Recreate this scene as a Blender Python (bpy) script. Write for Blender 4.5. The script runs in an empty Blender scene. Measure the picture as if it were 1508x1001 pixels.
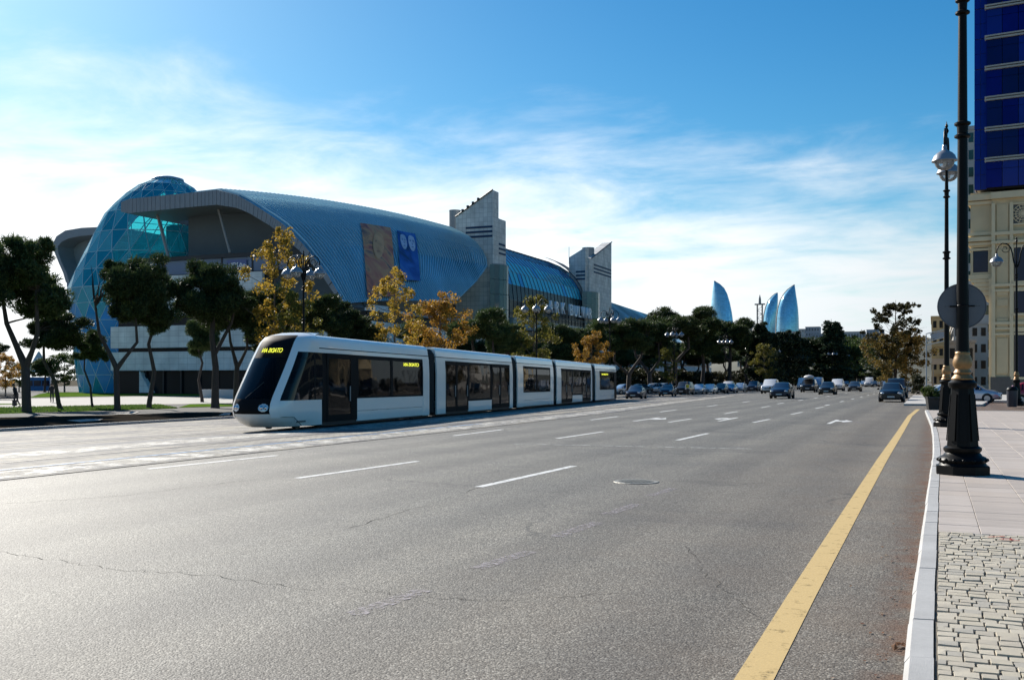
import bpy, bmesh, math, random
import numpy as np
from mathutils import Vector, Matrix

R = math.radians
sc = bpy.context.scene
COL = sc.collection

# ------------------------------------------------------------------ camera
FP, CX, HY, YAW, EYE = 1508.0, 754.0, 559.0, R(22.38), 1.7
cam_d = bpy.data.cameras.new("camera")
cam = bpy.data.objects.new("camera", cam_d)
COL.objects.link(cam)
cam.location = (0, 0, EYE)
cam.rotation_euler = (R(90), 0, YAW)
cam_d.sensor_width = 36
cam_d.lens = 36
cam_d.shift_y = (HY - 500.5) / 1508.0
cam_d.clip_start = 0.05
cam_d.clip_end = 12000
sc.camera = cam

# ------------------------------------------------------------------ sky, sun, exposure
SUN_EL, SUN_AZ = R(31), R(-56)           # azimuth from +Y, negative towards -X (front left)
w = bpy.data.worlds.new("World")
sc.world = w
w.use_nodes = True
wt = w.node_tree
wt.nodes.clear()


def wn(t, **k):
    n = wt.nodes.new(t)
    for a, b in k.items():
        setattr(n, a, b)
    return n


wl = wt.links.new
sky = wn("ShaderNodeTexSky", sky_type='NISHITA', sun_disc=False)
sky.sun_elevation = SUN_EL
sky.sun_rotation = SUN_AZ
sky.altitude = 0
sky.air_density = 1.0
sky.dust_density = 0.40
sky.ozone_density = 2.2
tc = wn("ShaderNodeTexCoord")
sep = wn("ShaderNodeSeparateXYZ")
wl(tc.outputs["Generated"], sep.inputs[0])


def wm(op, a, b=None, c=None, clamp=False):
    n = wn("ShaderNodeMath", operation=op, use_clamp=clamp)
    for i, v in enumerate((a, b, c)):
        if v is None:
            continue
        if isinstance(v, (int, float)):
            n.inputs[i].default_value = v
        else:
            wl(v, n.inputs[i])
    return n.outputs[0]


zc_ = wm('MAXIMUM', sep.outputs[2], 0.0)
den = wm('ADD', zc_, 0.10)
comb = wn("ShaderNodeCombineXYZ")
wl(wm('DIVIDE', sep.outputs[0], den), comb.inputs[0])
wl(wm('DIVIDE', sep.outputs[1], den), comb.inputs[1])
mp = wn("ShaderNodeMapping")
mp.inputs["Scale"].default_value = (0.95, 1.15, 1)
mp.inputs["Rotation"].default_value = (0, 0, R(20))
mp.inputs["Location"].default_value = (1.3, 0.55, 0)
wl(comb.outputs[0], mp.inputs[0])
n1 = wn("ShaderNodeTexNoise")
n1.inputs["Scale"].default_value = 1.7
n1.inputs["Detail"].default_value = 10
n1.inputs["Roughness"].default_value = 0.6
n1.inputs["Distortion"].default_value = 0.35
wl(mp.outputs[0], n1.inputs["Vector"])
# thicker towards the horizon and on the sun's side (front left)
side = wm('ADD', wm('MULTIPLY', sep.outputs[0], -0.8), wm('MULTIPLY', sep.outputs[1], 0.1))
low = wm('MULTIPLY', wm('SUBTRACT', wm('MULTIPLY_ADD', side, 0.15, 0.140), zc_), 10.0)
s_ = wm('ADD', wm('MULTIPLY', wm('SUBTRACT', n1.outputs["Fac"], 0.5), 2.7), low)
mr = wn("ShaderNodeMapRange", interpolation_type='SMOOTHSTEP')
mr.inputs["From Min"].default_value = -0.75
mr.inputs["From Max"].default_value = 1.15
wl(s_, mr.inputs["Value"])
tint = wn("ShaderNodeMix", data_type='RGBA', blend_type='MULTIPLY')
tint.inputs["Factor"].default_value = 1.0
tint.inputs["B"].default_value = (0.52, 0.72, 0.71, 1)
sat = wn("ShaderNodeHueSaturation")
sat.inputs["Saturation"].default_value = 1.45
wl(sky.outputs[0], sat.inputs["Color"])
wl(sat.outputs[0], tint.inputs["A"])
mx = wn("ShaderNodeMix", data_type='RGBA')
wl(wm('MULTIPLY', mr.outputs[0], 0.99), mx.inputs["Factor"])
wl(tint.outputs["Result"], mx.inputs["A"])
# cloud light: whiter near the sun, blue-grey away from it
vd = wn("ShaderNodeVectorMath", operation='DOT_PRODUCT')
wl(tc.outputs["Generated"], vd.inputs[0])
vd.inputs[1].default_value = (math.sin(SUN_AZ) * math.cos(SUN_EL), math.cos(SUN_AZ) * math.cos(SUN_EL), math.sin(SUN_EL))
cf = wn("ShaderNodeMapRange", interpolation_type='SMOOTHSTEP')
cf.inputs["From Min"].default_value = 0.25
cf.inputs["From Max"].default_value = 0.85
wl(vd.outputs["Value"], cf.inputs["Value"])
cmix = wn("ShaderNodeMix", data_type='RGBA')
cmix.inputs["A"].default_value = (3.2, 3.7, 4.0, 1)
cmix.inputs["B"].default_value = (7.6, 7.8, 7.9, 1)
wl(cf.outputs[0], cmix.inputs["Factor"])
wl(cmix.outputs["Result"], mx.inputs["B"])
bg = wn("ShaderNodeBackground")
bg.inputs["Strength"].default_value = 0.10
wl(mx.outputs["Result"], bg.inputs["Color"])
wo = wn("ShaderNodeOutputWorld")
wl(bg.outputs[0], wo.inputs[0])

sun_d = bpy.data.lights.new("sun", 'SUN')
sun = bpy.data.objects.new("sun", sun_d)
COL.objects.link(sun)
sun_d.energy = 5.0
sun_d.angle = R(0.5)
sun_d.color = (1.0, 0.94, 0.85)
_sd = Vector((math.sin(SUN_AZ) * math.cos(SUN_EL), math.cos(SUN_AZ) * math.cos(SUN_EL), math.sin(SUN_EL)))
sun.rotation_euler = _sd.to_track_quat('Z', 'Y').to_euler()
sc.view_settings.view_transform = 'Standard'
sc.view_settings.look = 'None'
sc.view_settings.exposure = 0.68
sc.view_settings.gamma = 1
sc.view_settings.use_curve_mapping = False
sc.cycles.max_bounces = 6
sc.cycles.transparent_max_bounces = 12
sc.cycles.caustics_reflective = False
sc.cycles.caustics_refractive = False

# ------------------------------------------------------------------ geometry of the view: photo pixel -> world point
cs, sn = math.cos(YAW), math.sin(YAW)


def at(px, py, zc):
    xc = (px - CX) / FP * zc
    return Vector((xc * cs - zc * sn, zc * cs + xc * sn, EYE + (HY - py) / FP * zc))


def sstep(t):
    t = max(0.0, min(1.0, t))
    return t * t * (3 - 2 * t)


def zg(x, y=0):
    return -0.38 * sstep((-x - 16) / 14)


def gp(px, py, off=0.0, flat=None):
    z = 0.0 if flat is None else flat
    for _ in range(12):
        p = at(px, py, FP * (EYE - z) / (py - HY))
        if flat is not None:
            return p
        z = zg(p.x, p.y) + off
    return p


def onX(px, py, X):
    return at(px, py, X * FP / (cs * (px - (CX + FP * sn / cs))))


def onY(px, py, Y):
    k = (px - CX) / FP
    return at(px, py, Y / (cs + k * sn))


# ------------------------------------------------------------------ materials
MATS = {}


def nt_of(name):
    m = bpy.data.materials.new(name)
    m.use_nodes = True
    t = m.node_tree
    b = t.nodes["Principled BSDF"]
    return m, t, b


def M(name, col, rough=0.6, metal=0.0, var=0.12, scale=3.0, bump=0.0, bscale=40.0, spec=0.5, coat=0.0, stretch=(1, 1, 1), var2=0.0, scale2=0.4, coord="Object"):
    """a plain surface: colour with two sizes of noise variation, optional fine relief"""
    if name in MATS:
        return MATS[name]
    m, t, b = nt_of(name)
    b.inputs["Roughness"].default_value = rough
    b.inputs["Metallic"].default_value = metal
    b.inputs["Specular IOR Level"].default_value = spec
    b.inputs["Coat Weight"].default_value = coat
    b.inputs["Coat Roughness"].default_value = 0.05
    N, L = t.nodes.new, t.links.new
    c = N("ShaderNodeTexCoord")
    mpn = N("ShaderNodeMapping")
    mpn.inputs["Scale"].default_value = stretch
    L(c.outputs[coord], mpn.inputs[0])
    n = N("ShaderNodeTexNoise")
    n.inputs["Scale"].default_value = scale
    n.inputs["Detail"].default_value = 6
    L(mpn.outputs[0], n.inputs["Vector"])
    x = N("ShaderNodeMix")
    x.data_type = 'RGBA'
    x.inputs["A"].default_value = [max(0, v * (1 - var)) for v in col] + [1]
    x.inputs["B"].default_value = [min(1, v * (1 + var)) for v in col] + [1]
    L(n.outputs["Fac"], x.inputs["Factor"])
    out = x.outputs["Result"]
    if var2:
        n2 = N("ShaderNodeTexNoise")
        n2.inputs["Scale"].default_value = scale2
        n2.inputs["Detail"].default_value = 4
        L(mpn.outputs[0], n2.inputs["Vector"])
        hs = N("ShaderNodeHueSaturation")
        mr_ = N("ShaderNodeMapRange")
        mr_.inputs["From Min"].default_value = 0.3
        mr_.inputs["From Max"].default_value = 0.7
        mr_.inputs["To Min"].default_value = 1 - var2
        mr_.inputs["To Max"].default_value = 1 + var2
        L(n2.outputs["Fac"], mr_.inputs["Value"])
        L(mr_.outputs[0], hs.inputs["Value"])
        L(out, hs.inputs["Color"])
        out = hs.outputs[0]
    L(out, b.inputs["Base Color"])
    if bump:
        nb = N("ShaderNodeTexNoise")
        nb.inputs["Scale"].default_value = bscale
        nb.inputs["Detail"].default_value = 4
        L(mpn.outputs[0], nb.inputs["Vector"])
        bp = N("ShaderNodeBump")
        bp.inputs["Strength"].default_value = bump
        bp.inputs["Distance"].default_value = 0.02
        L(nb.outputs["Fac"], bp.inputs["Height"])
        L(bp.outputs[0], b.inputs["Normal"])
    MATS[name] = m
    return m


def glass(name, tint, trans=0.4, rough=0.04, body=(0.01, 0.012, 0.015), ior=1.5):
    """tinted pane: partly see-through, mirror-like at grazing angles"""
    if name in MATS:
        return MATS[name]
    m, t, b = nt_of(name)
    N, L = t.nodes.new, t.links.new
    b.inputs["Base Color"].default_value = (*body, 1)
    b.inputs["Roughness"].default_value = rough
    b.inputs["IOR"].default_value = ior
    tr = N("ShaderNodeBsdfTransparent")
    tr.inputs[0].default_value = (*tint, 1)
    c = N("ShaderNodeTexCoord")
    n = N("ShaderNodeTexNoise")
    n.inputs["Scale"].default_value = 0.35
    L(c.outputs["Object"], n.inputs["Vector"])
    bp = N("ShaderNodeBump")
    bp.inputs["Strength"].default_value = 0.08
    bp.inputs["Distance"].default_value = 0.3
    L(n.outputs["Fac"], bp.inputs["Height"])
    L(bp.outputs[0], b.inputs["Normal"])
    mx_ = N("ShaderNodeMixShader")
    fr = N("ShaderNodeFresnel")
    fr.inputs["IOR"].default_value = ior
    ma = N("ShaderNodeMath")
    ma.operation = 'MULTIPLY_ADD'
    ma.inputs[1].default_value = -trans
    ma.inputs[2].default_value = trans
    L(fr.outputs[0], ma.inputs[0])
    L(ma.outputs[0], mx_.inputs[0])
    L(b.outputs[0], mx_.inputs[1])
    L(tr.outputs[0], mx_.inputs[2])
    L(mx_.outputs[0], t.nodes["Material Output"].inputs[0])
    MATS[name] = m
    return m


def leafmat(name, c1, c2, c3, trans=0.35, rough=0.55):
    """foliage: each leaf its own tone between three leaf colours, some light through"""
    if name in MATS:
        return MATS[name]
    m, t, b = nt_of(name)
    N, L = t.nodes.new, t.links.new
    g = N("ShaderNodeNewGeometry")
    r = N("ShaderNodeValToRGB")
    e = r.color_ramp.elements
    e[0].color = (*c1, 1)
    e[1].color = (*c3, 1)
    e.new(0.5).color = (*c2, 1)
    L(g.outputs["Random Per Island"], r.inputs[0])
    oi = N("ShaderNodeObjectInfo")
    hs = N("ShaderNodeHueSaturation")
    mr_ = N("ShaderNodeMapRange")
    mr_.inputs["To Min"].default_value = 0.75
    mr_.inputs["To Max"].default_value = 1.25
    L(oi.outputs["Random"], mr_.inputs["Value"])
    L(mr_.outputs[0], hs.inputs["Value"])
    L(r.outputs[0], hs.inputs["Color"])
    b.inputs["Roughness"].default_value = rough
    b.inputs["Specular IOR Level"].default_value = 0.25
    L(hs.outputs[0], b.inputs["Base Color"])
    tr = N("ShaderNodeBsdfTranslucent")
    L(hs.outputs[0], tr.inputs[0])
    mx_ = N("ShaderNodeMixShader")
    mx_.inputs[0].default_value = trans
    L(b.outputs[0], mx_.inputs[1])
    L(tr.outputs[0], mx_.inputs[2])
    L(mx_.outputs[0], t.nodes["Material Output"].inputs[0])
    MATS[name] = m
    return m


def asphalt_mat():
    m, t, b = nt_of("asphalt")
    N, L = t.nodes.new, t.links.new
    c = N("ShaderNodeTexCoord")

    def noise(scale, detail=3, rough=0.6, vec=None, stretch=None):
        n = N("ShaderNodeTexNoise")
        n.inputs["Scale"].default_value = scale
        n.inputs["Detail"].default_value = detail
        n.inputs["Roughness"].default_value = rough
        v = c.outputs["Object"]
        if stretch:
            q = N("ShaderNodeMapping")
            q.inputs["Scale"].default_value = stretch
            L(v, q.inputs[0])
            v = q.outputs[0]
        L(v, n.inputs["Vector"])
        return n.outputs["Fac"]

    def ramp(f, pts):
        r = N("ShaderNodeValToRGB")
        e = r.color_ramp.elements
        e[0].position, e[0].color = pts[0][0], (*pts[0][1], 1)
        e[1].position, e[1].color = pts[-1][0], (*pts[-1][1], 1)
        for p, q in pts[1:-1]:
            e.new(p).color = (*q, 1)
        L(f, r.inputs[0])
        return r.outputs[0]

    def mix(f, a, b_, mode='MIX'):
        x = N("ShaderNodeMix")
        x.data_type = 'RGBA'
        x.blend_type = mode
        for k, v in (("Factor", f), ("A", a), ("B", b_)):
            if isinstance(v, (int, float)):
                x.inputs[k].default_value = v
            elif isinstance(v, tuple):
                x.inputs[k].default_value = (*v, 1)
            else:
                L(v, x.inputs[k])
        return x.outputs["Result"]

    vor = N("ShaderNodeTexVoronoi")
    vor.inputs["Scale"].default_value = 72
    L(c.outputs["Object"], vor.inputs["Vector"])
    sepc = N("ShaderNodeSeparateColor")
    L(vor.outputs["Color"], sepc.inputs[0])
    stone = ramp(sepc.outputs[0], [(0, (0.025, 0.025, 0.023)), (0.25, (0.110, 0.107, 0.096)), (0.75, (0.195, 0.188, 0.164)), (1, (0.44, 0.42, 0.37))])
    gap = ramp(vor.outputs["Distance"], [(0.3, (1, 1, 1)), (0.75, (0.45, 0.45, 0.45))])
    base = mix(1.0, stone, gap, 'MULTIPLY')
    fine = ramp(noise(150, 2), [(0.3, (0.6, 0.6, 0.6)), (0.7, (1.35, 1.33, 1.3))])
    base = mix(0.8, base, fine, 'MULTIPLY')
    big = ramp(noise(0.35, 5), [(0.3, (0.76, 0.77, 0.79)), (0.7, (1.18, 1.16, 1.12))])
    base = mix(1.0, base, big, 'MULTIPLY')
    streak = ramp(noise(1.0, 4, 0.6, None, (1.1, 0.03, 1)), [(0.32, (0.84, 0.84, 0.84)), (0.68, (1.12, 1.12, 1.12))])
    base = mix(1.0, base, streak, 'MULTIPLY')
    # brown dirt washed towards the kerb side, ragged
    sx = N("ShaderNodeSeparateXYZ")
    L(c.outputs["Object"], sx.inputs[0])
    dm = N("ShaderNodeMapRange")
    dm.inputs["From Min"].default_value = -5.5
    dm.inputs["From Max"].default_value = 0.3
    L(sx.outputs[0], dm.inputs["Value"])
    df = N("ShaderNodeMapRange")
    df.inputs["From Min"].default_value = 0.4
    df.inputs["From Max"].default_value = 1.6
    df.inputs["To Min"].default_value = 0.8
    df.inputs["To Max"].default_value = 0.0
    L(sx.outputs[0], df.inputs["Value"])
    dd = N("ShaderNodeMath")
    dd.operation = 'MULTIPLY'
    L(dm.outputs[0], dd.inputs[0])
    L(df.outputs[0], dd.inputs[1])
    dn = N("ShaderNodeMath")
    dn.operation = 'MULTIPLY'
    L(dd.outputs[0], dn.inputs[0])
    L(noise(0.9, 6, 0.65), dn.inputs[1])
    base = mix(dn.outputs[0], base, (0.17, 0.12, 0.078))
    ke = N("ShaderNodeMapRange")
    ke.inputs["From Min"].default_value = -0.45
    ke.inputs["From Max"].default_value = -0.10
    L(sx.outputs[0], ke.inputs["Value"])
    kn = N("ShaderNodeMath")
    kn.operation = 'MULTIPLY'
    L(ke.outputs[0], kn.inputs[0])
    L(ramp(noise(3.0, 6, 0.7), [(0.42, (0, 0, 0)), (0.56, (1, 1, 1))]), kn.inputs[1])
    base = mix(kn.outputs[0], base, (0.13, 0.062, 0.03))
    # darker tar-sealed joints and old patches
    tar = ramp(noise(0.55, 3, .5, None, (.35, 1.0, 1)), [(0.60, (1, 1, 1)), (0.66, (.80, .80, .82))])
    base = mix(0.8, base, tar, 'MULTIPLY')
    lane = N("ShaderNodeTexWave")
    lane.wave_type = 'BANDS'
    lane.bands_direction = 'X'
    lane.inputs["Scale"].default_value = .175
    lane.inputs["Distortion"].default_value = .6
    lane.inputs["Detail"].default_value = 1
    L(c.outputs["Object"], lane.inputs["Vector"])
    base = mix(0.7, base, ramp(lane.outputs["Fac"], [(0.2, (.80, .80, .81)), (0.8, (1.10, 1.10, 1.09))]), 'MULTIPLY')
    # thin cracks
    vc = N("ShaderNodeTexVoronoi")
    vc.feature = 'DISTANCE_TO_EDGE'
    vc.inputs["Scale"].default_value = 0.16
    dist = N("ShaderNodeMapping")
    L(c.outputs["Object"], dist.inputs[0])
    nd = N("ShaderNodeTexNoise")
    nd.inputs["Scale"].default_value = 0.9
    nd.inputs["Detail"].default_value = 6
    L(c.outputs["Object"], nd.inputs["Vector"])
    va = N("ShaderNodeVectorMath")
    va.operation = 'MULTIPLY_ADD'
    va.inputs[1].default_value = (1.6, 1.6, 0)
    L(nd.outputs["Color"], va.inputs[0])
    L(dist.outputs[0], va.inputs[2])
    L(va.outputs[0], vc.inputs["Vector"])
    crack = ramp(vc.outputs["Distance"], [(0.0, (1, 1, 1)), (0.006, (0, 0, 0))])
    cm = N("ShaderNodeMath")
    cm.operation = 'MULTIPLY'
    L(crack, cm.inputs[0])
    L(ramp(noise(0.23, 2), [(0.5, (0, 0, 0)), (0.6, (0.8, 0.8, 0.8))]), cm.inputs[1])
    base = mix(cm.outputs[0], base, (0.02, 0.02, 0.02))
    L(base, b.inputs["Base Color"])
    b.inputs["Roughness"].default_value = 0.72
    b.inputs["Specular IOR Level"].default_value = 0.4
    bp = N("ShaderNodeBump")
    bp.inputs["Strength"].default_value = 0.7
    bp.inputs["Distance"].default_value = 0.006
    L(vor.outputs["Distance"], bp.inputs["Height"])
    bp.invert = True
    L(bp.outputs[0], b.inputs["Normal"])
    return m


def paint_mat(name, col, keep=0.5, scale=9.0):
    """worn road paint: paint broken by the asphalt showing through"""
    m, t, b = nt_of(name)
    N, L = t.nodes.new, t.links.new
    c = N("ShaderNodeTexCoord")
    n = N("ShaderNodeTexNoise")
    n.inputs["Scale"].default_value = scale
    n.inputs["Detail"].default_value = 8
    n.inputs["Roughness"].default_value = 0.75
    L(c.outputs["Object"], n.inputs["Vector"])
    r = N("ShaderNodeValToRGB")
    r.color_ramp.elements[0].position = keep - 0.08
    r.color_ramp.elements[1].position = keep + 0.08
    L(n.outputs["Fac"], r.inputs[0])
    n2 = N("ShaderNodeTexNoise")
    n2.inputs["Scale"].default_value = 60
    L(c.outputs["Object"], n2.inputs["Vector"])
    x = N("ShaderNodeMix")
    x.data_type = 'RGBA'
    x.inputs["A"].default_value = [v * 0.78 for v in col] + [1]
    x.inputs["B"].default_value = [min(1, v * 1.15) for v in col] + [1]
    L(n2.outputs["Fac"], x.inputs["Factor"])
    L(x.outputs["Result"], b.inputs["Base Color"])
    b.inputs["Roughness"].default_value = 0.7
    tr = N("ShaderNodeBsdfTransparent")
    ms = N("ShaderNodeMixShader")
    L(r.outputs[0], ms.inputs[0])
    L(b.outputs[0], ms.inputs[1])
    L(tr.outputs[0], ms.inputs[2])
    L(ms.outputs[0], t.nodes["Material Output"].inputs[0])
    return m


def gridmat(name, col, line, sx, sy, wid=0.06, rough=0.5, metal=0.0, coord_axes=(1, 2), var=0.14, spec=0.5):
    """stone cladding too far off to pick apart: fine joints and tone changes from tile to tile"""
    m, t, b = nt_of(name)
    N, L = t.nodes.new, t.links.new
    c = N("ShaderNodeTexCoord")
    sp = N("ShaderNodeSeparateXYZ")
    L(c.outputs["Object"], sp.inputs[0])
    add = N("ShaderNodeMath")
    add.operation = 'ADD'
    L(sp.outputs[0], add.inputs[0])
    L(sp.outputs[1], add.inputs[1])
    cb = N("ShaderNodeCombineXYZ")
    L(add.outputs[0], cb.inputs[0])
    L(sp.outputs[2], cb.inputs[1])
    br = N("ShaderNodeTexBrick")
    br.offset = 0.0
    br.inputs["Scale"].default_value = 1.0
    br.inputs["Brick Width"].default_value = sx
    br.inputs["Row Height"].default_value = sy
    br.inputs["Mortar Size"].default_value = wid
    br.inputs["Mortar Smooth"].default_value = 0.2
    br.inputs["Bias"].default_value = 0
    br.inputs["Color1"].default_value = [v * (1 - var) for v in col] + [1]
    br.inputs["Color2"].default_value = [min(1, v * (1 + var)) for v in col] + [1]
    br.inputs["Mortar"].default_value = (*line, 1)
    L(cb.outputs[0], br.inputs["Vector"])
    n = N("ShaderNodeTexNoise")
    n.inputs["Scale"].default_value = 0.5
    n.inputs["Detail"].default_value = 6
    L(c.outputs["Object"], n.inputs["Vector"])
    r = N("ShaderNodeMapRange")
    r.inputs["From Min"].default_value = 0.3
    r.inputs["From Max"].default_value = 0.7
    r.inputs["To Min"].default_value = 0.82
    r.inputs["To Max"].default_value = 1.12
    L(n.outputs["Fac"], r.inputs["Value"])
    hs = N("ShaderNodeHueSaturation")
    L(br.outputs[0], hs.inputs["Color"])
    L(r.outputs[0], hs.inputs["Value"])
    L(hs.outputs[0], b.inputs["Base Color"])
    b.inputs["Roughness"].default_value = rough
    b.inputs["Metallic"].default_value = metal
    b.inputs["Specular IOR Level"].default_value = spec
    return m


# ------------------------------------------------------------------ mesh builder and object helpers
class MB:
    def __init__(s):
        s.v, s.f, s.mi = [], [], []

    def add(s, vs, fs, mi=0):
        o = len(s.v)
        s.v += [tuple(v) for v in vs]
        s.f += [tuple(i + o for i in f) for f in fs]
        s.mi += [mi] * len(fs)
        return s

    def box(s, x0, x1, y0, y1, z0, z1, mi=0, bev=0.0):
        if bev <= 0:
            vs = [(x, y, z) for x in (x0, x1) for y in (y0, y1) for z in (z0, z1)]
            fs = [(0, 1, 3, 2), (4, 6, 7, 5), (0, 4, 5, 1), (2, 3, 7, 6), (0, 2, 6, 4), (1, 5, 7, 3)]
            return s.add(vs, fs, mi)
        b = bev
        lo = [(x0 + b, y0 + b), (x1 - b, y0 + b), (x1 - b, y1 - b), (x0 + b, y1 - b)]
        ou = [(x0, y0), (x1, y0), (x1, y1), (x0, y1)]
        vs = [(x, y, z0) for x, y in ou] + [(x, y, z1 - b) for x, y in ou] + [(x, y, z1) for x, y in lo]
        fs = [(3, 2, 1, 0), (8, 9, 10, 11)]
        for k in (0, 4):
            for i in range(4):
                j = (i + 1) % 4
                fs.append((k + i, k + j, k + 4 + j, k + 4 + i))
        return s.add(vs, fs, mi)

    def prism(s, pts, d, mi=0):
        """closed polygon (3-D points) swept by vector d"""
        n = len(pts)
        d = Vector(d)
        a = [Vector(p) for p in pts]
        vs = a + [p + d for p in a]
        fs = [tuple(range(n))[::-1], tuple(range(n, 2 * n))]
        fs += [(i, (i + 1) % n, n + (i + 1) % n, n + i) for i in range(n)]
        return s.add(vs, fs, mi)

    def tube(s, pts, rad, n=8, mi=0, cap=True):
        pts = [Vector(p) for p in pts]
        if isinstance(rad, (int, float)):
            rad = [rad] * len(pts)
        vs, fs = [], []
        prev = None
        for i, p in enumerate(pts):
            d = (pts[min(i + 1, len(pts) - 1)] - pts[max(i - 1, 0)])
            if d.length < 1e-9:
                d = Vector((0, 0, 1))
            d.normalize()
            if prev is None:
                u = d.orthogonal().normalized()
            else:
                u = (prev - d * prev.dot(d))
                u = u.normalized() if u.length > 1e-6 else d.orthogonal().normalized()
            prev = u
            v = d.cross(u)
            for k in range(n):
                a = 2 * math.pi * k / n
                vs.append(p + (u * math.cos(a) + v * math.sin(a)) * rad[i])
        for i in range(len(pts) - 1):
            for k in range(n):
                fs.append((i * n + k, i * n + (k + 1) % n, (i + 1) * n + (k + 1) % n, (i + 1) * n + k))
        if cap:
            fs.append(tuple(range(n))[::-1])
            fs.append(tuple((len(pts) - 1) * n + k for k in range(n)))
        return s.add(vs, fs, mi)

    def lathe(s, prof, n=16, mi=0, c=(0, 0, 0), axis='z', ph=0.0):
        vs, fs = [], []
        for r, z in prof:
            for k in range(n):
                a = 2 * math.pi * k / n + ph
                x, y = r * math.cos(a), r * math.sin(a)
                q = (x, y, z) if axis == 'z' else ((x, z, y) if axis == 'y' else (z, x, y))
                vs.append((q[0] + c[0], q[1] + c[1], q[2] + c[2]))
        for i in range(len(prof) - 1):
            for k in range(n):
                fs.append((i * n + k, i * n + (k + 1) % n, (i + 1) * n + (k + 1) % n, (i + 1) * n + k))
        fs.append(tuple(range(n))[::-1])
        fs.append(tuple((len(prof) - 1) * n + k for k in range(n)))
        return s.add(vs, fs, mi)

    def grid(s, rows, mi=0, close=False):
        """rows of equal-length point lists -> quads"""
        n = len(rows[0])
        vs = [p for r in rows for p in r]
        fs = []
        for i in range(len(rows) - 1):
            for k in range(n if close else n - 1):
                fs.append((i * n + k, i * n + (k + 1) % n, (i + 1) * n + (k + 1) % n, (i + 1) * n + k))
        return s.add(vs, fs, mi)

    def mesh(s, name, mats, smooth=None):
        me = bpy.data.meshes.new(name)
        me.from_pydata([tuple(v) for v in s.v], [], s.f)
        for m in (mats if isinstance(mats, (list, tuple)) else [mats]):
            me.materials.append(m)
        if any(s.mi):
            me.polygons.foreach_set("material_index", s.mi)
        bm = bmesh.new()
        bm.from_mesh(me)
        bmesh.ops.recalc_face_normals(bm, faces=bm.faces)
        bm.to_mesh(me)
        bm.free()
        if smooth is not None:
            me.polygons.foreach_set("use_smooth", [True] * len(me.polygons))
            me.set_sharp_from_angle(angle=R(smooth))
        me.update()
        return me

    def build(s, name, mats, parent=None, smooth=None, world=True, **props):
        """one mesh object; with a parent and world=True the vertices are world points"""
        me = s.mesh(name, mats, smooth)
        return link(name, me, parent, world, **props)


def link(name, me, parent=None, world=False, **props):
    o = bpy.data.objects.new(name, me)
    COL.objects.link(o)
    if parent is not None:
        o.parent = parent
        if world:
            off = Vector((0, 0, 0))
            p = parent
            while p is not None:
                off += p.location
                p = p.parent
            o.location = -off
    for k, v in props.items():
        o[k] = v
    return o


def thing(name, label, cat, loc=(0, 0, 0), rz=0.0, group=None):
    o = bpy.data.objects.new(name, None)
    COL.objects.link(o)
    o.location = loc
    o.rotation_euler = (0, 0, rz)
    o.empty_display_size = 0.3
    o["label"], o["category"] = label, cat
    if group:
        o["group"] = group
    return o


def tag(o, label, cat, group=None):
    o["label"], o["category"] = label, cat
    if group:
        o["group"] = group
    return o


KIDS = {}


def dup(root, label, loc, rz=0.0, scale=None, group=None):
    """a copy of a thing with copies of its parts and sub-parts (mesh data shared)"""
    def kids(o):
        if o.name not in KIDS:
            KIDS[o.name] = [c for c in o.children]
        return KIDS[o.name]
    r = root.copy()
    COL.objects.link(r)
    r.location, r.rotation_euler = loc, (0, 0, rz)
    if scale is not None:
        r.scale = scale
    r["label"] = label
    if group:
        r["group"] = group

    def rec(src, dst):
        for ch in kids(src):
            c = ch.copy()
            COL.objects.link(c)
            c.parent = dst
            rec(ch, c)
    rec(root, r)
    return r


def text_mesh(txt, size, extr=0.0, mirror=False, spacing=1.0):
    cu = bpy.data.curves.new("lettering", 'FONT')
    cu.body = txt
    cu.size = size
    cu.extrude = extr
    cu.align_x = 'CENTER'
    cu.space_character = spacing
    ob = bpy.data.objects.new("lettering", cu)
    COL.objects.link(ob)
    dg = bpy.context.evaluated_depsgraph_get()
    me = bpy.data.meshes.new_from_object(ob.evaluated_get(dg))
    bpy.data.objects.remove(ob)
    if mirror:
        me.transform(Matrix.Scale(-1, 4, (1, 0, 0)))
        me.flip_normals()
    return me


def put_text(name, txt, size, mat, origin, xdir, zdir, parent, extr=0.02, mirror=False, width=None, spacing=1.0):
    me = text_mesh(txt, size, extr, mirror, spacing)
    X = Vector(xdir).normalized()
    Z = Vector(zdir).normalized()
    N = X.cross(Z)
    if width:
        xs = [v.co.x for v in me.vertices]
        k = width / (max(xs) - min(xs))
        me.transform(Matrix.Scale(k, 4, (1, 0, 0)))
    mt = Matrix(((X.x, Z.x, N.x, origin[0]), (X.y, Z.y, N.y, origin[1]), (X.z, Z.z, N.z, origin[2]), (0, 0, 0, 1)))
    me.transform(mt)
    me.materials.clear()
    me.materials.append(mat)
    return link(name, me, parent, True)


def lerp(a, b, t):
    return a + (b - a) * t


def polyx(pts, y):
    """x on a polyline [(y, x), ...] at y"""
    if y <= pts[0][0]:
        return pts[0][1]
    for (y0, x0), (y1, x1) in zip(pts, pts[1:]):
        if y <= y1:
            return lerp(x0, x1, (y - y0) / (y1 - y0))
    return pts[-1][1]


rng = random.Random(7)

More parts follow.
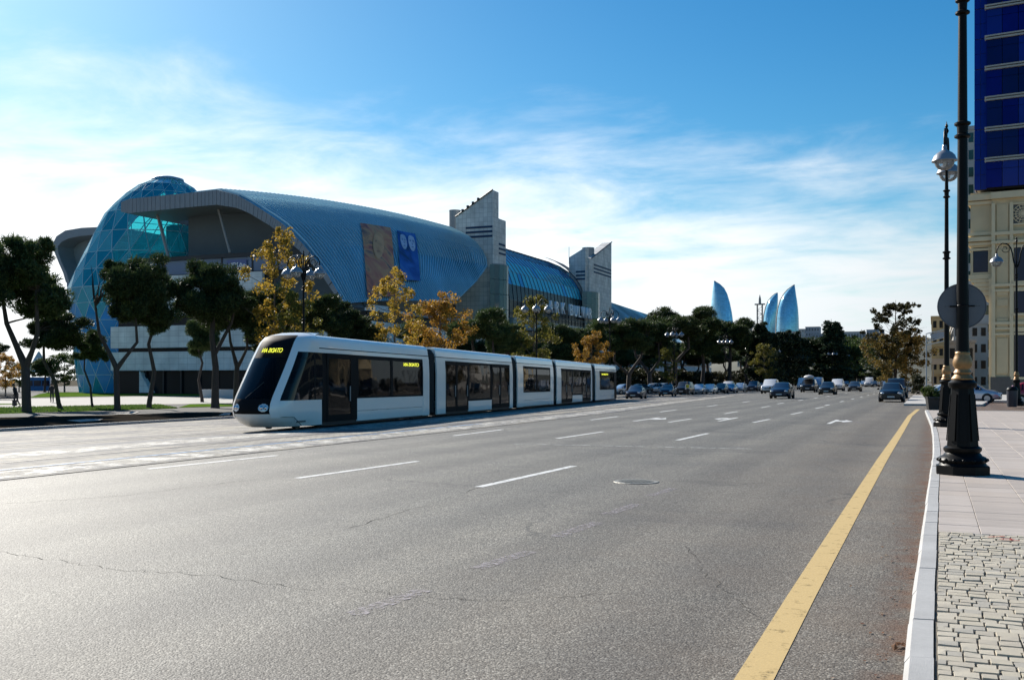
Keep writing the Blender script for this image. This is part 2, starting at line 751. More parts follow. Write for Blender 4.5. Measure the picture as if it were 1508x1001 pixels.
# ------------------------------------------------------------------ common materials
m_asphalt = asphalt_mat()
m_white = M("white_enamel", (0.80, 0.80, 0.82), 0.28, var=0.03, coat=0.4)
m_black = M("black_iron_paint", (0.006, 0.006, 0.006), 0.42, var=0.3, scale=8, bump=0.05, spec=0.12)
m_gold = M("gold_paint", (0.30, 0.17, 0.065), 0.45, 0.3, var=0.5, scale=14)
m_rubber = M("rubber", (0.018, 0.018, 0.018), 0.85)
m_darkmetal = M("dark_metal", (0.03, 0.031, 0.034), 0.45, 0.3)
m_grey = M("grey_metal", (0.32, 0.33, 0.34), 0.45, 0.2)
m_chrome = M("chrome", (0.6, 0.6, 0.62), 0.15, 1.0, var=0.05)

# ================================================================== SETTING: ground, road, track bed, pavement
def sheet(name, near, far, off, mat, y0, y1, ny, nx, parent=None, follow=True, **props):
    """a ground sheet between two polylines x(y) (lists of (y, x))"""
    rows = []
    for i in range(ny + 1):
        y = lerp(y0, y1, i / ny)
        a, b = polyx(near, y), polyx(far, y)
        rows.append([(lerp(a, b, k / nx), y, (zg(lerp(a, b, k / nx)) if follow else 0) + off) for k in range(nx + 1)])
    return MB().grid(rows).build(name, mat, parent, 60, **props)


m_soil = M("dry_soil", (0.13, 0.115, 0.09), 0.9, spec=0.0, var=0.3, scale=0.2, var2=0.2, scale2=0.02)
MB().add([(-4500, -300, -0.55), (4500, -300, -0.55), (4500, 9000, -0.55), (-4500, 9000, -0.55)], [(0, 1, 2, 3)]).build("ground", m_soil, kind="structure")
_rx = [-36 + .5 * k for k in range(45)] + [-13, -8, 0, 20, 60, 140]
road = MB().grid([[(x, y, zg(x)) for x in _rx] for y in (-12, 0, 20, 60, 150, 300, 500)]).build("road", m_asphalt, kind="structure")

BED_N = [(-12, -14.4), (30, -14.6), (52, -15.3), (72, -17.0), (112, -19.8), (150, -24)]
BED_F = [(-12, -33.8), (20, -34.2), (45, -34.8), (75, -33.2), (100, -32.6), (150, -34)]


def sett_mat():
    m, t, b = nt_of("pale_setts")
    N, L = t.nodes.new, t.links.new
    c = N("ShaderNodeTexCoord")
    br = N("ShaderNodeTexBrick")
    br.inputs["Scale"].default_value = 1
    br.inputs["Brick Width"].default_value = 0.22
    br.inputs["Row Height"].default_value = 0.14
    br.inputs["Mortar Size"].default_value = 0.008
    br.inputs["Color1"].default_value = (0.31, 0.295, 0.262, 1)
    br.inputs["Color2"].default_value = (0.19, 0.188, 0.19, 1)
    br.inputs["Mortar"].default_value = (0.10, 0.10, 0.10, 1)
    q = N("ShaderNodeMapping")
    q.inputs["Rotation"].default_value = (0, 0, R(6))
    L(c.outputs["Object"], q.inputs[0])
    L(q.outputs[0], br.inputs["Vector"])
    out = br.outputs[0]
    for sc_, st, lo, hi in ((0.9, (1, 0.35, 1), (0.50, 0.52, 0.60), (1.45, 1.40, 1.26)), (3.0, (1, 0.5, 1), (0.72, 0.72, 0.76), (1.2, 1.2, 1.18)), (0.5, (1.6, 0.05, 1), (0.62, 0.66, 0.78), (1.32, 1.26, 1.12))):
        mpn = N("ShaderNodeMapping")
        mpn.inputs["Scale"].default_value = st
        L(q.outputs[0], mpn.inputs[0])
        n = N("ShaderNodeTexNoise")
        n.inputs["Scale"].default_value = sc_
        n.inputs["Detail"].default_value = 7
        n.inputs["Roughness"].default_value = 0.65
        L(mpn.outputs[0], n.inputs["Vector"])
        r = N("ShaderNodeValToRGB")
        r.color_ramp.elements[0].position = 0.35
        r.color_ramp.elements[0].color = (*lo, 1)
        r.color_ramp.elements[1].position = 0.65
        r.color_ramp.elements[1].color = (*hi, 1)
        L(n.outputs["Fac"], r.inputs[0])
        x = N("ShaderNodeMix")
        x.data_type = 'RGBA'
        x.blend_type = 'MULTIPLY'
        x.inputs["Factor"].default_value = 1
        L(out, x.inputs["A"])
        L(r.outputs[0], x.inputs["B"])
        out = x.outputs["Result"]
    L(out, b.inputs["Base Color"])
    b.inputs["Specular IOR Level"].default_value = 0.1
    b.inputs["Roughness"].default_value = 0.75
    return m


bed = sheet("track_bed", BED_N, BED_F, 0.012, sett_mat(), -12, 150, 60, 44, kind="structure")
m_rail = M("rail_steel", (0.022, 0.022, 0.024), 0.6, 0.0, var=0.3, spec=.2)
m_pale = M("pale_concrete_strip", (0.5, 0.49, 0.46), 0.8, var=0.12)

TA, TB = Vector((-21.6, 35.2, 0)), Vector((-30.0, 101.2, 0))      # near side of the tram, foot line
TU = (TB - TA).normalized()
TV = Vector((-TU.y, TU.x, 0))                                         # across, away from the camera


def ray_u(px):
    k = (px - CX) / FP
    dx, dy = k * cs - sn, cs + k * sn
    det = dx * (-TU.y) - dy * (-TU.x)
    s = (TA.x * (-TU.y) - TA.y * (-TU.x)) / det
    return (Vector((dx * s, dy * s, 0)) - TA).dot(TU)


def centre_line():
    pts = []
    c0 = TA + TV * 1.05
    for y, x in ((-10, -33.0), (5, -29.4), (14, -26.9), (22, -24.8), (28, -23.55)):
        pts.append(Vector((x, y, 0)))
    for u in range(-1, 125, 6):
        pts.append(c0 + TU * u)
    return pts


def rail(pts, side, parent):
    vs = []
    rows = []
    for i, p in enumerate(pts):
        d = (pts[min(i + 1, len(pts) - 1)] - pts[max(0, i - 1)]).normalized()
        nrm = Vector((-d.y, d.x, 0))
        a, b = p + nrm * (side - 0.065), p + nrm * (side + 0.065)
        za, zb = zg(a.x) + 0.018, zg(b.x) + 0.018
        rows.append([(a.x, a.y, za - .03), (a.x, a.y, za), (b.x, b.y, zb), (b.x, b.y, zb - .03)])
    return MB().grid(rows).build("rail", m_rail, parent)


def fine(pts, step=1.5):
    out = []
    for a, b in zip(pts, pts[1:]):
        n = max(1, int((b - a).length / step))
        out += [a.lerp(b, k / n) for k in range(n)]
    return out + [pts[-1]]


cl = fine(centre_line())
for s_side in (-0.72, 0.72):
    rail(cl, s_side, bed)
tr2 = fine([Vector((polyx([(-12, -16.5), (30, -17.1), (60, -18.7), (110, -23), (150, -28)], y), y, 0)) for y in (-12, 0, 15, 30, 45, 60, 80, 110, 150)])
for s_side in (-0.72, 0.72):
    rail(tr2, s_side, bed)

# faded white and blue guide lines along the near edge of the track bed
m_line = paint_mat("worn_white_paint", (0.62, 0.62, 0.60), 0.60, 5)
m_faint = paint_mat("faint_white_paint", (0.31, 0.275, 0.285), 0.47, 14)
m_yellow = paint_mat("yellow_paint", (0.54, 0.38, 0.15), 0.64, 6)
m_blue = paint_mat("blue_line_paint", (0.10, 0.24, 0.45), 0.55, 3)


def strip(name, pts, wid, mat, off, parent):
    rows = []
    for i, p in enumerate(pts):
        d = (pts[min(i + 1, len(pts) - 1)] - pts[max(0, i - 1)]).normalized()
        nrm = Vector((-d.y, d.x, 0))
        a, b = p - nrm * wid / 2, p + nrm * wid / 2
        rows.append([(a.x, a.y, zg(a.x) + off), (b.x, b.y, zg(b.x) + off)])
    return MB().grid(rows).build(name, mat, parent)


strip("blue_line", fine([Vector((-16.1, y, 0)) for y in (10, 20, 36)]), 0.16, m_blue, 0.018, bed)
m_palestreak = paint_mat("pale_worn_streak", (0.50, 0.48, 0.43), 0.49, 1.6)
strip("pale_streak", fine([Vector((polyx(BED_N, y) - 0.75, y, 0)) for y in (-10, 10, 30, 45, 60, 80, 110)]), 1.1, m_palestreak, 0.017, bed)
strip("pale_streak", fine([Vector((polyx(BED_N, y) - 5.2, y, 0)) for y in (-10, 10, 30, 45, 60, 80, 110)]), 1.8, m_palestreak, 0.017, bed)
# lane dashes, arrows, stop line, yellow edge line: sheets 4 mm above the asphalt
def dash(px0, py0, px1, py1, wid, mat=m_line):
    a, b = gp(px0, py0), gp(px1, py1)
    a.z = b.z = 0
    strip("lane_dash", [a, b], wid, mat, 0.004, road)


LX = {"A": -6.62, "B": -10.15, "C": -13.75, "D": -3.85}
# the dashes of the lane lines, one after the other along the road
for px0, py0, px1, py1 in ((705, 717, 845, 686), (998, 648, 1042, 638), (1109, 622, 1133, 617.2), (1165, 610, 1181, 606.8), (1201, 601.3, 1213, 599)):
    dash(px0, py0, px1, py1, 0.15)
for k in range(7):
    y = 70 + 12 * k
    strip("lane_dash", [Vector((-6.6 - .02 * k, y, 0)), Vector((-6.6 - .02 * k, y + 3.2, 0))], 0.16, m_line, 0.004, road)
for px0, py0, px1, py1 in ((437, 704, 615, 679), (820, 645.5, 888, 635.5), (985, 621.5, 1018, 616.5), (1067, 609, 1086, 605.8), (1121, 600, 1134, 597.8)):
    dash(px0, py0, px1, py1, 0.14)
for k in range(6):
    y = 74 + 12 * k
    strip("lane_dash", [Vector((-10.2, y, 0)), Vector((-10.2, y + 3.2, 0))], 0.16, m_line, 0.004, road)
for px0, py0, px1, py1 in ((217, 690.5, 408, 670.5), (668, 641.5, 740, 632.3), (870, 618.2, 910, 613), (972, 606.5, 996, 603.2), (1042, 598.5, 1056, 596.4), (1093, 592.5, 1104, 590.8)):
    dash(px0, py0, px1, py1, 0.14)
for px0, py0, px1, py1 in ((520, 905, 625, 868), (702, 837, 780, 812), (818, 790, 880, 769), (893, 757, 940, 742), (957, 730, 992, 719)):
    dash(px0, py0, px1, py1, 0.17, m_faint)
dash(1240, 621.5, 1275, 621.6, 0.5, m_faint)
a, b = gp(745, 653.5), gp(1108, 661)
strip("stop_line", [Vector((a.x, a.y, 0)), Vector((b.x, b.y, 0))], 0.16, paint_mat("stop_line_paint", (0.40, 0.40, 0.38), 0.52, 4), 0.008, road)


def arrow(x, y, L, turn):
    """a painted lane arrow: shaft and side head, lying on the road"""
    z = 0.006
    s = turn
    m = MB()
    m.add([(x - .08, y, z), (x + .08, y, z), (x + .08, y + L, z), (x - .08, y + L, z)], [(0, 1, 2, 3)])
    m.add([(x + .08 * s, y + L * .55, z), (x + .08 * s, y + L * .78, z), (x + .34 * s, y + L * .80, z), (x + .34 * s, y + L * .97, z), (x + .72 * s, y + L * .62, z), (x + .34 * s, y + L * .40, z), (x + .34 * s, y + L * .57, z)], [tuple(range(7))])
    return m.build("direction_arrow", m_line, road)


for px, py, tn in ((952, 617.5, 1), (1072, 617.5, -1), (1227, 621.0, 1)):
    p = gp(px, py)
    arrow(p.x, p.y - 2.0, 4.2, tn)

yl = [gp(*q) for q in ((1075, 1060), (1110, 1001), (1180, 878), (1249.5, 760), (1272, 722), (1299, 677), (1325, 637), (1340, 612.5), (1352, 602.5))]
strip("yellow_edge_line", fine([Vector((p.x, p.y, 0)) for p in yl], 1.0), 0.21, m_yellow, 0.004, road)
m_crack = M("crack_dark", (0.075, 0.072, 0.066), .95, spec=0.0)  # dark grey of the thin asphalt cracks
rc_ = random.Random(9)
for pix, wd in (([(0, 812), (90, 826), (170, 838), (300, 846), (480, 872)], .016), ([(520, 868), (640, 880), (760, 884), (905, 872), (960, 880)], .014), ([(420, 676), (560, 690), (700, 697), (830, 690)], .022), ([(1010, 800), (1040, 846), (1075, 880), (1130, 916)], .012), ([(870, 690), (760, 700), (640, 740), (500, 782)], .02), ([(0, 742), (180, 730), (420, 700)], .022)):
    pts = [gp(*q) for q in pix]
    out = []
    for a, b in zip(pts, pts[1:]):
        for k in range(10):
            p = a.lerp(b, k / 10)
            out.append(Vector((p.x + rc_.uniform(-.05, .05), p.y + rc_.uniform(-.05, .05), 0)))
    rows = []
    for i, p in enumerate(out):
        d = (out[min(i + 1, len(out) - 1)] - out[max(0, i - 1)]).normalized()
        h = Vector((-d.y, d.x, 0)) * wd * rc_.uniform(.04, .28)
        rows.append([(p.x - h.x, p.y - h.y, zg(p.x) + .003), (p.x + h.x, p.y + h.y, zg(p.x) + .003)])
    MB().grid(rows).build("crack", m_crack, road)
# manhole cover: rim and studded plate
p = gp(937, 709.5)
mh = thing("manhole_cover", "round studded iron manhole cover set in the grey asphalt", "manhole cover", (p.x, p.y, 0))
m_iron = M("worn_iron", (0.24, 0.23, 0.20), 0.6, 0.4, var=0.4, scale=20)
MB().lathe([(.30, .004), (.30, .012), (.37, .012), (.38, .004)], 24).build("rim", m_iron, mh, world=False)
mm = MB()
for i in range(-4, 5):
    for j in range(-4, 5):
        if i * i + j * j < 17:
            mm.box(i * .06 - .02, i * .06 + .02, j * .06 - .02, j * .06 + .02, .006, .016)
mm.build("stud", m_iron, mh, world=False, kind="stuff")
MB().lathe([(.0, .009), (.29, .009), (.295, .004)], 24).build("plate", M("plate_iron", (0.14, 0.135, 0.12), 0.6, 0.4, var=0.3), mh, world=False)

# ---- kerb and pavement on the right
KPX = [(1376.5, 1080), (1376.8, 1001), (1376.5, 896), (1380.5, 800), (1383.3, 703), (1385.5, 663.6), (1381.6, 637), (1377.8, 624), (1366.8, 603.5)]
KERB = [(q.y, q.x) for q in (gp(px, py, flat=0.12) for px, py in KPX)]
KERB = [(-6, KERB[0][1])] + KERB
KEND = KERB[-1][0]
m_kerb = M("kerb_granite", (0.37, 0.365, 0.355), 0.75, var=0.12, scale=30, bump=0.25, bscale=120, var2=0.12, scale2=1.5)
pave_under = []
m_joint = M("joint_sand", (0.13, 0.115, 0.09), 0.95, var=0.3, scale=30)
pavement = sheet("pavement", KERB, [(-6, 3.2), (30, 9), (KEND, 16)], 0.108, m_joint, -6, KEND, 50, 4, follow=False, kind="structure")
y = 0.3
while y < KEND - 0.4:
    L = 1.0 if y < 40 else 2.0
    ya, yb = y, min(y + L, KEND)
    a, b = polyx(KERB, ya), polyx(KERB, yb)
    j = rng.uniform(-.004, .004)
    m = MB()
    g = 0.006
    x0, x1 = a + j, b + j
    ws = 0.13
    vs = []
    for yy, xx in ((ya + g, x0), (yb - g, x1)):
        vs += [(xx - ws - .035, yy, -.05), (xx - ws - .03, yy, .075), (xx - ws, yy, .118 + j), (xx - .004, yy, .122 + j), (xx - .004, yy, -.05)]
    m.add(vs, [(0, 1, 6, 5), (1, 2, 7, 6), (2, 3, 8, 7), (3, 4, 9, 8), (0, 4, 3, 2, 1), (5, 6, 7, 8, 9)])
    m.build("kerb_stone", m_kerb, pavement)
    y += L
# end kerb where the pavement meets the side street
m = MB()
m.box(KERB[-1][1] - .1, 16, KEND, KEND + .2, -.03, .12)
m.build("kerb_stone", m_kerb, pavement)

# pale setts in the foreground, each stone by itself
m_sett = []
for i, c in enumerate(((0.45, 0.40, 0.31), (0.41, 0.365, 0.29), (0.48, 0.43, 0.34), (0.37, 0.34, 0.285))):
    m_sett.append(M("sett_stone_tone" + "abcd"[i], c, 0.8, var=0.14, scale=22, bump=0.3, bscale=70))
pav_mesh = []
for i in range(16):
    q = MB()
    hx, hy = 0.5, 0.5
    t = rng.uniform
    e = 0.022
    z = 0.034
    bot = [(-.5, -.5, -.05), (.5, -.5, -.05), (.5, .5, -.05), (-.5, .5, -.05)]
    mid = [(-.5 + t(0, .05), -.5 + t(0, .05), z - .012), (.5 - t(0, .05), -.5 + t(0, .05), z - .012), (.5 - t(0, .05), .5 - t(0, .05), z - .012), (-.5 + t(0, .05), .5 - t(0, .05), z - .012)]
    top = [(a_[0] * (1 - 2 * e), a_[1] * (1 - 2 * e), z + t(-.003, .003)) for a_ in mid]
    q.add(bot + mid + top, [(8, 9, 10, 11)] + [(k + i_, k + (i_ + 1) % 4, k + 4 + (i_ + 1) % 4, k + 4 + i_) for k in (0, 4) for i_ in range(4)])
    pav_mesh.append(q.mesh("paver", m_sett[i % 4]))
PY0, PY1 = 5.6, 11.55
y = PY0
while y < PY1 - .05:
    dy = rng.uniform(.104, .130)
    xk = polyx(KERB, y) + .012
    x = xk
    xmax = 0.44 + (y - 5.8) * 0.085 + 0.09
    first = True
    while x < xmax:
        dx = rng.uniform(.085, .155) if not first else rng.uniform(.05, .14)
        first = False
        o = link("paver", rng.choice(pav_mesh), pavement)
        o.location = (x + dx / 2, y + dy / 2, .085 + rng.uniform(-.004, .004))
        o.scale = (dx - .004, dy - .0045, 1)
        o.rotation_euler = (rng.uniform(-.012, .012), rng.uniform(-.012, .012), rng.uniform(-.02, .02))
        x += dx
    y += dy
# the same setts nearer than the frame and further right: one mass
mm = MB()
y = 0.5
while y < PY1:
    inside = y >= PY0
    x = (0.44 + (y - 5.8) * 0.085 + 0.20) if inside else polyx(KERB, y) + .012
    while x < 3.0:
        dx = rng.uniform(.11, .17)
        mm.box(x, x + dx - .004, y, y + .130, .04, .118 + rng.uniform(-.003, .003))
        x += dx
    y += .135
mm.build("paver_field", m_sett[0], pavement, kind="stuff")
# pinkish slabs beyond
m_slab = []
for i, c in enumerate(((0.40, 0.345, 0.30), (0.43, 0.375, 0.33), (0.375, 0.325, 0.285), (0.42, 0.36, 0.31))):
    m_slab.append(M("slab_stone_tone" + "abcd"[i], c, 0.7, var=0.08, scale=9, bump=0.08, bscale=120, stretch=(0.4, 2.2, 1), var2=0.10, scale2=2.0))
slab_mesh = []
for i in range(4):
    q = MB().box(-.5, .5, -.5, .5, -.05, .034, bev=0.006)
    slab_mesh.append(q.mesh("paving_slab", m_slab[i]))
y = PY1
far_slabs = MB()
n_sl = 0
while y < KEND - .62:
    x = polyx(KERB, y) + .006
    first = True
    xmax = 1.1 + (y - 11) * 0.09
    while x < xmax + .6:
        dx = .62 if not first else (.45 - x if .45 - x > .2 else .62)
        first = False
        if n_sl < 240 and x < xmax:
            o = link("paving_slab", slab_mesh[rng.randrange(4)], pavement)
            o.location = (x + dx / 2, y + .31, .085 + rng.uniform(-.0015, .0015))
            o.scale = (dx - .006, .614, 1)
            n_sl += 1
        else:
            far_slabs.box(x, x + dx - .008, y, y + .612, .04, .117 + rng.uniform(-.001, .001))
        x += dx
    y += .62
far_slabs.build("slab_field", m_slab[0], pavement, kind="stuff")
# red spray marks on the setts
m_red = paint_mat("red_spray_paint", (0.45, 0.06, 0.04), 0.6, 12)
for (x0, y0, x1, y1) in ((.50, 11.30, .66, 11.42), (.60, 11.18, .78, 11.16), (.62, 11.28, .74, 11.24), (.70, 11.15, .71, 11.28)):
    pts = [Vector((x0, y0, 0)), Vector((x1, y1, 0))]
    d = (pts[1] - pts[0]).normalized()
    nrm = Vector((-d.y, d.x, 0)) * .012
    MB().add([(*(pts[0] - nrm).xy, .128), (*(pts[0] + nrm).xy, .128), (*(pts[1] + nrm).xy, .128), (*(pts[1] - nrm).xy, .128)], [(0, 1, 2, 3)]).build("spray_mark", m_red, pavement)

# corner island and plaza across the side street
m_plaza = M("plaza_stone", (0.42, 0.40, 0.37), 0.8, var=0.1, scale=3, var2=0.1, scale2=0.4)
i0, i1, i2, i3 = gp(1331, 597), gp(1345, 583.5), gp(1376, 583.0), gp(1372, 597.5)
isl = MB().prism([(i0.x, i0.y, -.02), (i3.x + 3, i3.y, -.02), (i2.x + 6, i2.y, -.02), (i1.x, i1.y, -.02)], (0, 0, .15)).build("traffic_island", m_plaza, kind="structure")
for a, b in ((i0, i3 + Vector((3, 0, 0))),):
    n = 8
    for k in range(n):
        p, q = a.lerp(b, k / n), a.lerp(b, (k + 1) / n - .01)
        MB().prism([(p.x, p.y - .16, -.02), (q.x, q.y - .16, -.02), (q.x, q.y, -.02), (p.x, p.y, -.02)], (0, 0, .14)).build("kerb_stone", m_kerb, isl)
MB().box(4, 60, 86, 260, -.03, .12).build("plaza", m_plaza, kind="structure")

# ---- park side on the left
m_walk = M("park_paving", (0.17, 0.165, 0.155), 0.9, spec=0.05, var=0.12, scale=2.0, var2=0.12, scale2=0.3)
m_lawn = M("lawn", (0.085, 0.15, 0.022), 0.9, spec=0.0, var=0.45, scale=1.5, bump=0.4, bscale=30, var2=0.25, scale2=0.15)
m_path = M("park_path", (0.42, 0.40, 0.36), 0.85, spec=0.1, var=0.1, scale=1.0, var2=0.08, scale2=0.2)
sheet("park_ground", BED_F, [(-12, -260), (520, -260)], -0.012, m_walk, -12, 520, 60, 8, kind="structure")
# kerb between track bed and pavement
yy = -8.0
kside = thing("kerb_line", "low grey kerb between the track bed and the shaded park pavement", "kerb", (-34, 30, -.4))
while yy < 130:
    a, b = polyx(BED_F, yy), polyx(BED_F, yy + 1.96)
    MB().prism([(a - .0, yy, -.4), (b - .0, yy + 1.96, -.4), (b - .16, yy + 1.96, -.4), (a - .16, yy, -.4)], (0, 0, .15)).build("kerb_stone", m_kerb, kside)
    yy += 2.0


def patch(name, pix, off, mat, **props):
    pts = [gp(px, py) for px, py in pix]
    m = MB()
    m.add([(p.x, p.y, -0.38 + off) for p in pts], [tuple(range(len(pts)))])
    return m.build(name, mat, None, kind="structure", **props)


patch("lawn", [(-60, 610.5), (0, 609), (60, 607), (150, 604.5), (262, 601), (235, 595.5), (160, 596.5), (95, 599.5), (20, 600.5), (-60, 601)], 0.010, m_lawn)
patch("path", [(-80, 600.5), (20, 599.8), (95, 598.8), (160, 596), (262, 595), (360, 593), (520, 592), (520, 586), (330, 586.5), (210, 583.5), (60, 586.5), (-80, 590)], 0.006, m_path)
patch("lawn", [(44, 585.2), (120, 583.6), (210, 582.6), (300, 583), (420, 582), (420, 579.5), (150, 577.2), (75, 577.5), (58, 580)], 0.010, m_lawn)
patch("lawn", [(-70, 596.8), (20, 595.6), (45, 594.4), (-10, 594.2), (-70, 595)], 0.010, m_lawn)
patch("lawn", [(262, 600), (345, 598), (345, 594.5), (280, 595)], 0.010, m_lawn)
m_shadestrip = M("painted_tree_shade", (0.030, 0.026, 0.021), 0.95, spec=0.0, var=0.4, scale=2.5, bump=.5, bscale=20)  # near-black sheet over the paving: tree shade put into the colour
patch("painted_shade_strip", [(-60, 634), (150, 627), (300, 617), (352, 611.5), (352, 607), (262, 608), (170, 611), (60, 613.5), (-60, 616)], 0.014, m_shadestrip)
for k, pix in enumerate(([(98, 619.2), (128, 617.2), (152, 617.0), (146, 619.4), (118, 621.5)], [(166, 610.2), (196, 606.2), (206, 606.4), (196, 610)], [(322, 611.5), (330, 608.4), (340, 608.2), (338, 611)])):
    patch("painted_sun_patch", pix, 0.020, m_path)  # sunlit spots painted as pale patches on the dark strip
patch("lawn", [(-62, 610.5), (-62, 601), (-700, 609), (-700, 626)], 0.010, m_lawn)
patch("painted_shade_strip", [(-62, 634), (-62, 616), (-500, 634), (-500, 664)], 0.014, m_shadestrip)
# uneven grass blades over the near lawn
def grass_tufts():
    vs, fs = [], []
    r = random.Random(3)
    quad = [gp(*q) for q in ((-60, 610), (262, 601), (235, 596), (-60, 601.5))]
    for _ in range(9000):
        u, v = r.random(), r.random()
        p = quad[0].lerp(quad[1], u).lerp(quad[3].lerp(quad[2], u), v)
        a = r.uniform(0, 6.3)
        d = Vector((math.cos(a), math.sin(a), 0)) * .05
        h = r.uniform(.05, .13)
        o = len(vs)
        vs += [(p.x - d.x, p.y - d.y, -.37), (p.x + d.x, p.y + d.y, -.37), (p.x + d.y, p.y - d.x, -.37 + h)]
        fs.append((o, o + 1, o + 2))
    me = bpy.data.meshes.new("grass")
    me.from_pydata(vs, [], fs)
    me.materials.append(leafmat("grass_blades", (0.06, 0.11, 0.02), (0.09, 0.16, 0.03), (0.13, 0.19, 0.05)))
    return link("grass", me, None, kind="stuff")


grass_tufts()

# ================================================================== TRAM
def tp(u, v, z):
    q = TA + TU * u + TV * v
    q.z = lerp(-0.15, -0.38, u / 66.5) + z
    return q


TW = 2.1
TRZ = math.atan2(TU.y, TU.x)
tram = thing("tram", "long white five-section tram with black windows and yellow destination displays", "tram", tp(0, TW / 2, 0.02))
m_tw = M("tram_white", (0.90, 0.86, 0.81), 0.26, var=0.02, coat=0.5)
m_tglass = glass("tram_glass", (0.34, 0.35, 0.33), 0.6, 0.03, (0.012, 0.012, 0.013), 1.35)
m_tblack = M("tram_black", (0.011, 0.011, 0.012), 0.6, var=0.1, spec=.05)
m_tscreen = glass("tram_windscreen", (0.40, 0.42, 0.42), 0.62, 0.03, (0.010, 0.010, 0.011), 1.33)
m_bellow = M("bellows_rubber", (0.02, 0.02, 0.021), 0.8)
m_seam = M("seam_black", (0.02, 0.02, 0.02), 0.6)
m_floor = M("tram_floor", (0.10, 0.10, 0.11), 0.6)
m_seat = M("seat_fabric", (0.10, 0.12, 0.16), 0.8)
m_led = M("led_yellow", (0.9, 0.9, 0.1), 0.5)
_b = m_led.node_tree.nodes["Principled BSDF"]
_b.inputs["Emission Color"].default_value = (0.95, 0.95, 0.06, 1)
_b.inputs["Emission Strength"].default_value = 0.8


def tbox(m, u0, u1, v0, v1, z0, z1, mi=0):
    vs = [tp(u, v, z) for u in (u0, u1) for v in (v0, v1) for z in (z0, z1)]
    return m.add(vs, [(0, 1, 3, 2), (4, 6, 7, 5), (0, 4, 5, 1), (2, 3, 7, 6), (0, 2, 6, 4), (1, 5, 7, 3)], mi)


def tsec(u0, u1, prof, m, mi=0):
    """closed (v, z) outline swept from u0 to u1"""
    n = len(prof)
    vs = [tp(u, v, z) for u in (u0, u1) for v, z in prof]
    return m.add(vs, [tuple(range(n))[::-1], tuple(range(n, 2 * n))] + [(i, (i + 1) % n, n + (i + 1) % n, n + i) for i in range(n)], mi)


def both(prof):
    return prof, [(TW - v, z) for v, z in prof]


ZS, ZW0, ZW1, ZL, ZT = 0.16, 1.10, 2.86, 3.02, 3.52
# side wall outline at a height: slight tumblehome towards the roof
def vin(z):
    return 0.0 if z < 2.2 else 0.10 * ((z - 2.2) / 1.3) ** 1.6


def wall(u0, u1, z0, z1, name, mat, par, out=0.0, thick=0.06, bulge=0.0):
    for side in (0, 1):
        zs = [lerp(z0, z1, k / 4) for k in range(5)]
        pr = [(vin(z) - out, z) for z in zs] + [(vin(z) + thick, z) for z in zs[::-1]]
        if side:
            pr = [(TW - v, z) for v, z in pr]
        m = MB()
        tsec(u0, u1, pr, m)
        o = m.build(name, mat, par)
    return o


